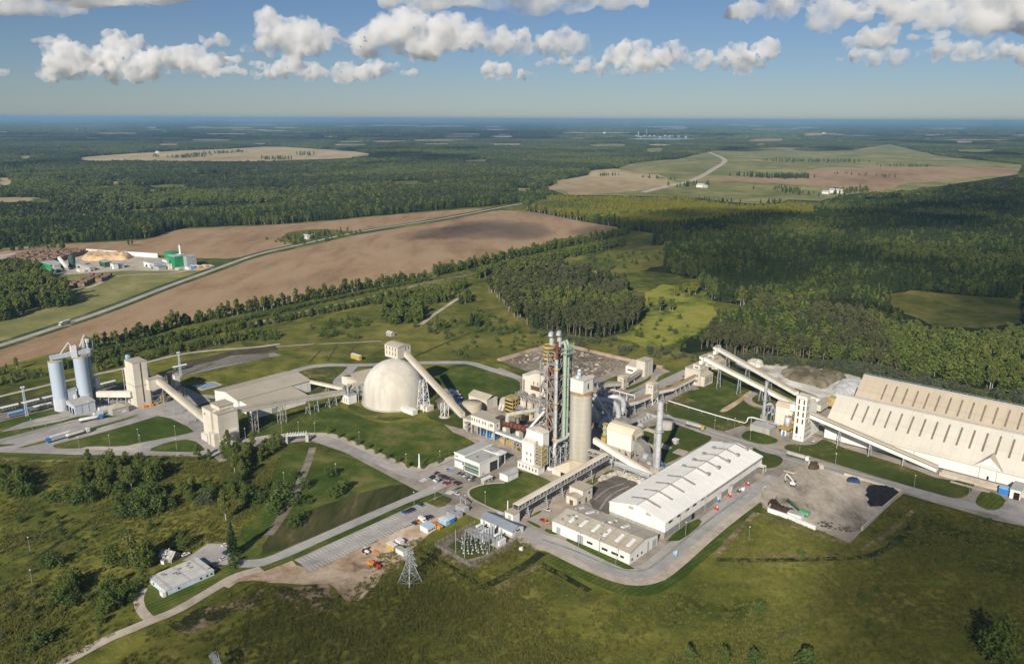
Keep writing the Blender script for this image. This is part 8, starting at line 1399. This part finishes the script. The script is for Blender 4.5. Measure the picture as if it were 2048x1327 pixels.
def blob(k,pts,sp,mix,sc,dens=.9):x,y=scatter(G(k,pts),sp);[TREES.append((a,b,random.choice(MIX[mix])if mix in MIX else mix,random.uniform(*sc)))for a,b in zip(x,y)if random.random()<dens]
blob('A6',[(590,490),(640,450),(790,450),(810,500),(740,520),(640,525)],6,'row',(.6,.95));blob('A6',[(690,400),(840,385),(920,400),(900,420),(720,440)],6,'row',(.55,.85));blob('A6',[(990,510),(1060,505),(1060,535),(1000,535)],6,'spruce',(.5,.8));blob('A6',[(830,530),(880,515),(890,545),(840,548)],6,'dec',(.5,.7));blob('A6',[(950,400),(1010,395),(1000,430),(955,430)],6,'dec',(.6,.8));blob('A6',[(1640,190),(1740,180),(1740,210),(1660,215)],7,'bush',(1,1.6))
for P,n,sc in(([(260,520),(480,490),(600,530),(480,590),(330,590)],34,(.7,1.2)),([(720,540),(1100,440),(1250,560),(900,600)],50,(.6,1.2)),([(0,560),(120,540),(140,590),(0,600)],22,(.7,1.2)),([(1500,210),(1860,180),(1880,240),(1560,290)],34,(.8,1.5)),([(850,600),(1300,560),(1500,610),(1300,640),(900,680)],40,(.4,.9))):
 Q=G('A6',P);xs=[p.x for p in Q];ys=[p.y for p in Q];c=0
 while c<n:
  a,b=random.uniform(min(xs),max(xs)),random.uniform(min(ys),max(ys))
  if inpoly(Q,np.array([a]),np.array([b]))[0]:TREES.append((a,b,'bush',random.uniform(*sc)));c+=1
trow('C7',[(-240,480),(0,520),(300,530),(600,590),(900,660),(1060,640)],12,1.5,'willow',(.5,1.0),.05);trow('A6',[(1300,560),(1500,590),(1640,610)],9,1.8,'willow',(.4,.9));trow('Z4',[(880,245),(1100,255),(1400,290),(1700,315),(1920,345)],7,1.7,'willow',(.7,1.5));trow('Z5',[(560,150),(720,180),(1000,240),(1400,320),(1700,390),(1960,460)],8,1.6,'willow',(.8,1.6));trow('A7',[(80,520),(200,470),(400,520),(480,470)],25,4,'bush',(.6,1.2));trow('A7',[(265,372),(300,385),(350,390)],8,5,'gold',(.6,.85));trow('A7',[(365,330),(430,300),(470,310)],8,6,'gold',(.7,1));trow('A7',[(790,405),(890,420)],12,8,'pine',(1,1.25))
TREES=[t for t in TREES if abs(t[0])<.69*t[1]+40 and t[1]>60];TREES.sort(key=lambda t:math.hypot(t[0],t[1])/(SPEC[t[2]][0]*t[3]))
PROTO={}
NICE=dict(spruce='dark conical spruce',pine='tall grey-green pine with a bare trunk',birch='slender pale-trunked birch',dec='round-crowned broadleaved tree',bush='rounded green bush',column='narrow upright leafy tree',willow='grey-green willow bush',gold='yellow-green sunlit birch')
def proto(kind,v):
 if(kind,v)not in PROTO:
  h,lm,bm_=SPEC[kind];kk={'willow':'bush','gold':'birch'}.get(kind,kind);r=T('bush' if kk=='bush' else kind.replace('dec','broadleaf').replace('column','upright').replace('gold','birch')+'_tree','x','bush' if kk=='bush' else 'tree',Z0);crown(kk,h,900 if kk!='bush' else 420,.50 if kk!='bush' else.34,v*31+3).to(r,'crown',lm);trunk(kk,h,v*31+3).to(r,'trunk',bm_);PROTO[(kind,v)]=[r,False]
 return PROTO[(kind,v)]
def stand(x,y,kind,sc,where,group,label=None,hs=1):
 pr=proto(kind,random.randrange(3));lb=label or NICE[kind]+' '+where;rz=random.uniform(0,6.28);s=(sc,sc,sc*hs)
 if not pr[1]:r=pr[0];r.location=(x,y,0);r.rotation_euler=(0,0,rz);r.scale=s;r['label']=lb;pr[1]=True;(tag(r,group=group)if group else None)
 else:dup(pr[0],(x,y,0),rz,lb,group,s)
nt=0
def region(x,y):
 p=np.array([x]),np.array([y])
 for P,kinds,kw in FOREST:
  if inpoly(P,*p)[0]:return{'pine':'in the wood behind the great stockpile halls','pine2':'in the wood in the middle of the heath','dec':'in the wood left of the sawmill'}.get(kinds,'in the wide woodland')
 return 'along the railway and the heath' if x<150 else 'along the edge of the quarry and the halls'
REST=[];used={'tree':0,'bush':0}
for t in TREES:
 c='bush' if t[2]in('bush','willow')else 'tree'
 if used[c]<(150 if c=='tree' else 90):used[c]+=1;w=region(t[0],t[1]);stand(t[0],t[1],t[2],t[3],w,NICE[t[2]].split()[-1]+'s '+w)
 else:REST.append(t)
rows_=lambda L:[(x,y,0,rng.uniform(0,6.28),s,rng.uniform(.88,1.15),IDX[k][rng.integers(len(IDX[k]))])for x,y,k,s in L]
set_out('woods','dark mixed woods of spruce, pine and birch round the plant','woods',rows_([t for t in REST if t[2]not in('bush','willow')]));set_out('undergrowth','bushes along the railway and the edges of the woods','bushes',rows_([t for t in REST if t[2]in('bush','willow')]))
FP=[Vector((-9000,9000,0)),Vector((9000,9000,0))]+far_edge[::-1];x,y=scatter(FP,19);d_=np.hypot(x,y);m=nz(x,y,230,2)>-.60;x,y=x[m],y[m];far=[(a,b,0,rng.uniform(0,6.28),rng.uniform(.8,1.1),rng.uniform(.75,1.1),ii)for a,b,ii in zip(x,y,stands(x,y,'clump_',170))]
D=9000.
while D<60000:
 w=D*.0095;X=np.arange(-.68*D,.68*D,w);X=X+rng.uniform(-.4,.4,X.size)*w;Y=D+rng.uniform(-.5,.5,X.size)*D*.022;ok=nz(X,Y,900,3)>-.62
 for q in FIELDS:
  for t in(1,.965,.93,.895):ok&=~inpoly(q,X/t,Y/t)
 far+=[(a,b,0,rng.uniform(0,6.28),w/80*rng.uniform(.8,1.3),80/w*rng.uniform(.6,1.1)*(1+D/40000),ii)for a,b,ii in zip(X[ok],Y[ok],stands(X[ok],Y[ok],'big_',D*.07))];D*=1.022
set_out('far_woods','endless far woodland reaching to the horizon','woods',far)
# near plants, each placed
for i,(x,y)in enumerate([(1030,830),(1115,860),(1190,888),(1262,922),(1335,955),(1410,990),(1500,1030),(1580,1062),(1660,1100),(1780,1110),(1912,1065),(2008,1008)]):p=gp('Z2',x,y);stand(p.x,p.y,'dec',random.uniform(.28,.36),'','young trees along the entrance road pavement','young round tree on the pavement of the entrance road')
for i,(x,y,s)in enumerate([(865,150,1.5),(520,165,1.2),(610,265,1.5),(365,300,1.6),(455,295,1.3),(970,295,1.7),(900,345,1.6),(365,430,2.3),(330,500,1.6),(550,420,1.6),(240,260,1.0),(200,400,1.7),(70,380,1.9),(660,410,.8),(520,625,1.5),(585,545,1.1)]):p=gp('Z8',x,y);stand(p.x,p.y,'bush',s,'','round bushes on the meadow lawn','rounded bush standing on the lower meadow lawn',.85)
for x,y,k,s,lab in((1325,715,'spruce',1.0,'dark spruce by the small car park'),(1325,775,'bush',1.1,'single bush at the entrance of the small car park'),(1285,510,'birch',.95,'tall birch above the bushes behind the small car park'),(1040,675,'dec',.6,'leafy tree behind the old farmhouse'),(820,790,'dec',.9,'loose broadleaved tree left of the flat site building'),(760,770,'birch',1.05,'tall sparse birch left of the old farmhouse'),(640,780,'dec',.85,'dark broadleaved tree left of the sparse birch'),(815,880,'dec',.6,'low tree at the corner of the flat site building'),(370,410,'gold',.32,'small yellow-green bush before the left wood'),(1180,415,'willow',1.3,'pale grey-green bush, larger of a pair'),(1130,420,'willow',.8,'pale grey-green bush, smaller of a pair'),(1125,172,'column',.85,'upright tree left of the loading building corner'),(1190,165,'column',.55,'thin young tree by the loading building corner'),(505,200,'column',.85,'lone upright tree on the strip below the west road'),(350,985,'bush',1.5,'bush clump low on the left meadow'),(305,775,'bush',1.6,'bush clump in the middle of the left meadow'),(230,1215,'bush',1.4,'bush near the bottom of the left meadow'),(430,880,'bush',1.7,'dark bush on the left meadow'),(610,1030,'bush',1.6,'dark bush left of the dirt path loop')):p=gp('A1',x,y);stand(p.x,p.y,k,s,'',None,lab)
for x,y,k,s,lab in((1890,1090,'dec',1.45,'big dark tree in the lower right corner'),(80,1060,'dec',.5,'olive bush tree at the bottom edge, left of two'),(290,1075,'dec',.5,'olive bush tree at the bottom edge, right of two'),(470,1065,'bush',1.1,'small green bush at the bottom edge'),(770,1085,'bush',1.6,'dark bush at the bottom edge'),(500,770,'bush',1.1,'round green bush alone in the lower meadow'),(1100,700,'bush',.8,'small dark bush in the lower meadow'),(740,440,'bush',.8,'low bush beside the meadow ditch')):p=gp('A8',x,y);stand(p.x,p.y,k,s,'',None,lab)
def near(k,P,n,kinds,sc,where):
 Q=G(k,P);xs=[p.x for p in Q];ys=[p.y for p in Q];c=0;pts=[];tries=0
 while c<n and tries<4000:
  tries+=1;a,b=random.uniform(min(xs),max(xs)),random.uniform(min(ys),max(ys));kd=random.choice(kinds)
  if inpoly(Q,np.array([a]),np.array([b]))[0]and all((a-u)**2+(b-v)**2>9 for u,v in pts):pts.append((a,b));stand(a,b,kd,random.uniform(*sc)*(1 if kd!='bush' else 1.8),where,NICE[kd].split()[-1]+'s '+where);c+=1
near('A1',[(430,260),(560,220),(800,190),(900,230),(910,290),(740,340),(680,420),(620,390),(480,380)],44,('dec','column','dec','birch','bush'),(.55,.85),'in the copse below the western lots');near('A1',[(0,250),(110,260),(200,310),(220,360),(60,400),(0,380)],24,('dec','column','bush'),(.5,.8),'in the copse at the left edge');near('A1',[(240,380),(480,385),(560,410),(420,420),(260,400)],14,('bush',),(.5,.9),'before the left copses');near('A1',[(640,470),(700,430),(780,440),(900,420),(1040,430),(900,480),(780,520),(730,520)],18,('bush',),(.6,1.0),'on the meadow below the copse');near('A1',[(760,380),(900,350),(910,380),(830,420)],8,('bush',),(.7,1.0),'on the meadow below the copse')
near('Z2',[(150,985),(230,930),(300,960),(480,940),(640,900),(690,930),(500,1040),(430,1100),(380,1180),(280,1200),(240,1100)],34,('column','dec','column','birch','bush'),(.5,.8),'in the belt behind the loading building');near('A1',[(1000,330),(1240,340),(1330,300),(1400,250),(1440,280),(1400,400),(1240,400),(1080,400)],26,('dec','bush','column'),(.45,.75),'in the belt left of the meadow lawn');near('A1',[(560,760),(860,700),(880,760),(800,830),(640,830)],10,('dec','bush','birch'),(.5,.8),'round the old farmhouse');near('A1',[(300,890),(460,870),(520,980),(420,1020),(300,980)],10,('bush','bush','dec'),(.4,.6),'in the thicket of the left meadow');near('A1',[(600,880),(780,870),(780,960),(640,1040),(560,980)],14,('bush','dec'),(.4,.6),'left of the dirt path loop')
near('A1',[(0,480),(300,470),(700,540),(1100,560),(1000,640),(500,700),(200,860),(0,880)],26,('bush','willow','bush'),(.2,.5),'scattered in the left meadow');near('A1',[(0,900),(250,900),(560,1050),(760,1100),(300,1280),(0,1300)],24,('bush','willow','bush'),(.2,.5),'scattered in the left meadow');near('A8',[(1250,250),(1700,160),(2040,300),(2040,800),(1600,1000),(900,1040),(500,900),(900,600)],30,('bush','willow'),(.15,.4),'scattered in the lower right meadow')
for(k,v),pr in PROTO.items():
 if not pr[1]:[bpy.data.objects.remove(q)for q in list(pr[0].children)+[pr[0]]]
ML=G('F',[(-80,920),(380,910),(430,928),(560,890),(575,900),(530,990),(490,1080),(455,1085),(410,1085),(360,1115),(320,1095),(300,1150),(275,1190),(275,1240),(120,1330),(-80,1420)]);MR=G('F',[(560,1180),(690,1190),(760,1110),(840,1075),(935,1125),(1040,1075),(1080,1108),(1100,1135),(1180,1178),(1300,1205),(1400,1150),(1540,1012),(1640,1060),(1700,1092),(1800,995),(2000,1047),(2130,1078),(2130,1440),(130,1440),(300,1262),(520,1160),(600,1190)])
tf=[]
for Q,sp in((ML,1.75),(MR,1.55)):
 x,y=scatter(Q,sp);u=nz(x,y,9,1)*.5+nz(x,y,28,2)*.5;m=rng.random(len(x))<np.clip(.45+u*.8,.06,.95);x,y,u=x[m],y[m],u[m];tf+=[(a,b,0,rng.uniform(0,6.28),rng.uniform(.7,1.15),1.0+.5*w,IDX['tuft'][rng.integers(4)])for a,b,w in zip(x,y,u)]
set_out('tall_grass','rough tall meadow grass in yellow and olive tufts','grass',tf)
print('plants',used,len(REST),len(far),len(tf))
# clouds and haze
M_cloud=bpy.data.materials.new('cloud_vapour');M_cloud.use_nodes=True
def setup_cloud(dens):
 nt=M_cloud.node_tree;nt.nodes.clear();n,l=nt.nodes,nt.links
 o=n.new('ShaderNodeOutputMaterial');v=n.new('ShaderNodeVolumePrincipled');v.inputs['Color'].default_value=(.97,.97,.97,1)
 v.inputs['Density'].default_value=dens;v.inputs['Anisotropy'].default_value=0.0;l.new(v.outputs[0],o.inputs['Volume'])
 tc=n.new('ShaderNodeNewGeometry');z=n.new('ShaderNodeTexNoise');z.inputs['Scale'].default_value=.0042;z.inputs['Detail'].default_value=5;z.inputs['Roughness'].default_value=.6;l.new(tc.outputs['Position'],z.inputs['Vector'])
 r=n.new('ShaderNodeMapRange');r.inputs[1].default_value=.40;r.inputs[2].default_value=.64;r.inputs[3].default_value=dens*.07;r.inputs[4].default_value=dens*2.0;l.new(z.outputs[0],r.inputs[0]);l.new(r.outputs[0],v.inputs['Density'])
CLOUD_MODE='volume'
if CLOUD_MODE=='volume':setup_cloud(.006)
else:
 b=M_cloud.node_tree.nodes['Principled BSDF'];b.inputs['Base Color'].default_value=(.86,.87,.88,1);b.inputs['Roughness'].default_value=1;b.inputs['Specular IOR Level'].default_value=0
tex1=bpy.data.textures.new('billow','CLOUDS');tex1.noise_scale=420;tex1.noise_depth=3;tex2=bpy.data.textures.new('puff','CLOUDS');tex2.noise_scale=130;tex2.noise_depth=4
def cloud(label,k,blobs,D,vox=30,amp=430,flat=1.0,group='cumulus clouds above the horizon',depth=.9,base=None):
 """blobs: (x, y, r) in survey pixels at distance D; the base is cut flat at the lowest blob's foot"""
 mb=MB();sc=D/FPX*FR[k][2]
 pts=[(gd(k,x,y,D),r*sc)for x,y,r in blobs]
 bz=min(c.z-r*.6 for c,r in pts)if base is None else base
 rnd=random.Random(label)
 for c,r in pts:
  for q in range(7):
   d=Vector((rnd.uniform(-1.0,1.0)*r,rnd.uniform(-1,1)*r*depth,rnd.uniform(-.35,.35)*r));rr=r*rnd.uniform(.55,1.05)
   i0=len(mb.v);mb.ball(c+d,rr,14,10)
   for v in mb.v[i0:]:v.z=max(v.z,bz+(v.z-bz)*.04)
 o=mb.thing('cloud',label,'cloud',M_cloud,group=group)
 m=o.modifiers.new('r','REMESH');m.mode='VOXEL';m.voxel_size=vox;m.use_smooth_shade=True
 for t,a in((tex1,amp),(tex2,amp*.55)):m=o.modifiers.new('d','DISPLACE');m.texture=t;m.texture_coords='GLOBAL';m.strength=a;m.mid_level=.5
 return o
cloud('largest white cumulus with a flat grey base spreading over the middle of the sky','S1',[(1010,195,28),(1050,180,38),(1100,160,50),(1165,120,60),(1200,150,60),(1260,165,48),(1310,160,44),(1370,185,38),(1440,155,40),(1440,190,38),(1510,170,46),(1580,140,60),(1640,110,55),(1720,110,62),(1700,165,70),(1790,130,58),(1860,150,50),(1880,190,40),(1960,170,42),(2010,165,36),(2050,180,34),(2120,185,32),(2200,180,40),(2260,175,38),(2310,185,24)],11500)
cloud('broad white cumulus low in the left of the sky','S1',[(185,310,14),(220,270,40),(260,245,52),(310,230,55),(375,205,26),(390,260,46),(450,240,44),(500,215,44),(520,260,44),(600,260,46),(640,235,46),(700,240,50),(760,240,48),(800,265,36),(845,245,30),(830,285,18)],15500)
cloud('small pale cumulus puff standing above the broad left cumulus','S1',[(440,160,24),(480,165,30),(525,160,28)],17000,vox=40)
cloud('small white cumulus puff with a rounded crown right of the left cumulus','S1',[(820,170,20),(850,165,28),(880,170,20)],15000,vox=40)
cloud('thin little cloud at the far left','S1',[(140,165,10),(180,160,18),(225,165,12)],16000,vox=30,amp=120)
cloud('ragged low cumulus below the left end of the largest cloud','S1',[(1040,300,12),(1090,290,28),(1130,275,32),(1165,262,30),(1220,280,28),(1260,290,24),(1300,295,14)],19000)
cloud('scattered wispy puffs between the two big clouds','S1',[(910,240,18),(950,235,16),(880,285,14),(930,280,18),(970,290,14),(1020,250,14),(1050,265,20)],19000,vox=40,amp=160)
cloud('low two-humped white cumulus under the middle of the largest cloud','S1',[(1350,305,18),(1390,285,28),(1440,285,26),(1490,285,28),(1540,270,26),(1570,258,14)],18000)
cloud('tiny white puff right of the two-humped cumulus','S1',[(1620,295,14),(1650,288,14)],18000,vox=30,amp=120)
cloud('low white puff below the right end of the largest cloud','S1',[(1945,290,16),(1990,285,24),(2030,290,18),(2100,298,20),(2140,300,14)],18000,vox=35)
cloud('flat streaky cloud under the right tip of the largest cloud','S1',[(2150,260,12),(2200,245,16),(2250,250,18),(2290,242,14)],17000,vox=30,amp=130)
cloud('long white cumulus chain right of the middle','S2',[(270,285,22),(310,270,26),(350,272,18),(390,250,22),(430,235,34),(480,215,44),(520,235,36),(570,245,28),(620,225,36),(660,210,26),(700,245,20),(750,240,20),(800,245,22),(850,240,28),(900,230,36),(950,215,36),(1000,215,34),(1030,195,18),(920,260,24),(1000,255,20)],16000)
cloud('thin white streak beneath the long right chain','S2',[(410,295,12),(450,288,16),(530,282,12),(590,282,12),(640,278,10)],18000,vox=30,amp=120)
cloud('peaked white cumulus in the upper right','S2',[(1350,180,16),(1400,165,26),(1450,150,34),(1490,140,34),(1510,170,22)],13500,vox=40)
cloud('layered flat cloud beneath the peaked cumulus','S2',[(1310,242,12),(1380,220,22),(1440,220,24),(1510,215,24),(1570,215,22),(1450,255,18),(1540,248,16)],18500,vox=36,amp=150)
cloud('long flat-bottomed cumulus bank at the right edge','S2',[(1660,210,20),(1720,205,28),(1800,205,26),(1880,205,26),(1960,200,30),(2030,200,34),(2100,210,34)],12500)
cloud('small cloud above the right bank','S2',[(1600,150,16),(1650,148,20),(1710,143,18)],12500,vox=36,amp=150)
cloud('big bright cumulus reaching out of the top right corner','S2',[(1240,80,24),(1300,60,40),(1370,40,50),(1450,25,60),(1540,25,60),(1640,50,50),(1700,30,60),(1780,10,70),(1860,20,70),(1950,30,70),(2050,30,70),(2120,60,60),(1750,75,44),(1900,85,50),(2000,85,50)],9000,vox=50)
cloud('white ridge of cumulus left of the bright corner cloud','S2',[(880,50,20),(940,45,26),(1000,40,32),(1070,20,36),(1140,10,40),(1200,20,36),(1110,60,20)],9800,vox=40)
cloud('dark flat cloud underside crossing the top edge above the middle','S1',[(1560,5,30),(1640,5,36),(1720,15,36),(1800,5,40),(1880,18,30),(1960,0,36),(2050,5,40),(2130,25,40),(2200,20,44),(2280,25,40),(2340,10,36),(2450,5,30),(2560,5,28),(1650,-70,60),(1800,-80,70),(1980,-80,70),(2150,-70,70),(2300,-70,60),(2450,-60,50)],7000,vox=45,amp=160)
cloud('deep blue-grey cloud underside at the top left','S1',[(250,-25,40),(350,-20,44),(450,-18,46),(550,-16,48),(650,-12,46),(720,-20,40),(780,-25,36),(280,-100,70),(420,-110,80),(560,-110,80),(700,-100,70)],6500,vox=45,amp=140)
cloud('pale blurred cloud at the top left corner','S1',[(-20,30,40),(40,35,44),(110,35,36),(180,35,34),(250,38,30),(330,40,24),(-60,-30,60),(60,-40,60)],8000,vox=45,amp=140)
cloud('sliver of white cloud at the left edge','S1',[(-10,290,22),(10,285,14)],17000,vox=35,amp=120)
def overhead(label,spots,alt=1250,fl=.35):
 mb=MB();s=Vector((SUN_DIR.x,SUN_DIR.y,0))/SUN_DIR.z*alt
 for p,r in spots:
  c=p+s+UP*alt
  for q in range(3):mb.ball(c+Vector((random.uniform(-.4,.4)*r,random.uniform(-.4,.4)*r,random.uniform(0,.2)*r)),r*random.uniform(.6,.95),14,8,sq=(1,1,fl))
 o=mb.thing('cloud',label,'cloud',M_cloud,group='clouds overhead out of the picture')
 m=o.modifiers.new('r','REMESH');m.mode='VOXEL';rm=sum(r for p,r in spots)/len(spots);m.voxel_size=min(26,rm*.25);m.use_smooth_shade=True
 m=o.modifiers.new('d','DISPLACE');m.texture=tex1 if rm>60 else tex2;m.texture_coords='GLOBAL';m.strength=min(160,rm*.8)
 return o
 # haze
hz=MB();hz.hexa([Vector((x,y,-1.5))for x,y in((-90000,-1200),(90000,-1200),(90000,100000),(-90000,100000))],[Vector((x,y,262))for x,y in((-90000,-1200),(90000,-1200),(90000,100000),(-90000,100000))])
M_haze=bpy.data.materials.new('haze');M_haze.use_nodes=True
nt=M_haze.node_tree;nt.nodes.clear();o_=nt.nodes.new('ShaderNodeOutputMaterial');v_=nt.nodes.new('ShaderNodeVolumePrincipled')
v_.inputs['Color'].default_value=(.36,.64,.92,1);v_.inputs['Density'].default_value=4.6e-5;v_.inputs['Anisotropy'].default_value=0.1
nt.links.new(v_.outputs[0],o_.inputs['Volume'])
hz.thing('haze',None,None,M_haze,kind='stuff',org=Vector((0,0,0)))
sp=lambda L:[(gp('F',x,y),r)for x,y,r in L]
rs=random.Random(5)
def shade(label,P,n,r0,rk,alt,fl,pw=1.0):
 Q=G('F',P);xs,ys=[p.x for p in Q],[p.y for p in Q];spots=[]
 while len(spots)<n:
  a,b=rs.uniform(min(xs),max(xs)),min(ys)+(max(ys)-min(ys))*rs.random()**pw
  if inpoly(Q,np.array([a]),np.array([b]))[0]:spots.append((Vector((a,b,0)),(r0+b*rk)*rs.uniform(.7,1.3)))
 overhead(label,spots,alt,fl)
shade('broad cloud overhead shading the woods on the right',[(1240,470),(1400,445),(1600,440),(1760,420),(1900,395),(2080,370),(2120,690),(1980,670),(1840,640),(1700,625),(1560,608),(1430,570),(1400,520),(1300,490)],74,60,.055,1250,.26,1.7)
overhead('small cloud overhead shading the middle of the ploughed field',sp([(930,452,80),(990,458,90),(1050,468,60),(880,465,70),(820,478,40)]),1250,.9)
overhead('small thin cloud overhead shading the left of the ploughed field',sp([(640,560,40),(600,570,36)]),1150,.9)
overhead('long cloud far ahead shading the distant woodland in the middle',sp([(x,271,620)for x in range(-40,1440,90)]+[(x,277,560)for x in range(-40,1100,90)]+[(x,284,420)for x in range(-40,520,80)]),2300,.3)
overhead('cloud far ahead shading the woodland strips on the right',sp([(1500,300,260),(1650,300,280),(1900,288,460),(2040,285,460),(1800,285,320),(1980,312,240),(860,318,260),(780,312,220),(480,330,150),(300,345,120),(700,345,140),(900,300,260),(760,300,260),(820,330,170),(100,330,200)]),2000,.5)
shade('thin cloud overhead shading the lower left foreground',[(60,1420),(400,1320),(600,1312),(800,1325),(900,1420),(600,1520)],20,26,.03,900,1.1)
shade('thin cloud overhead shading the lower right foreground',[(1880,1060),(2048,1090),(2100,1400),(1800,1400),(1760,1250),(1850,1150)],18,32,.03,900,1.1)
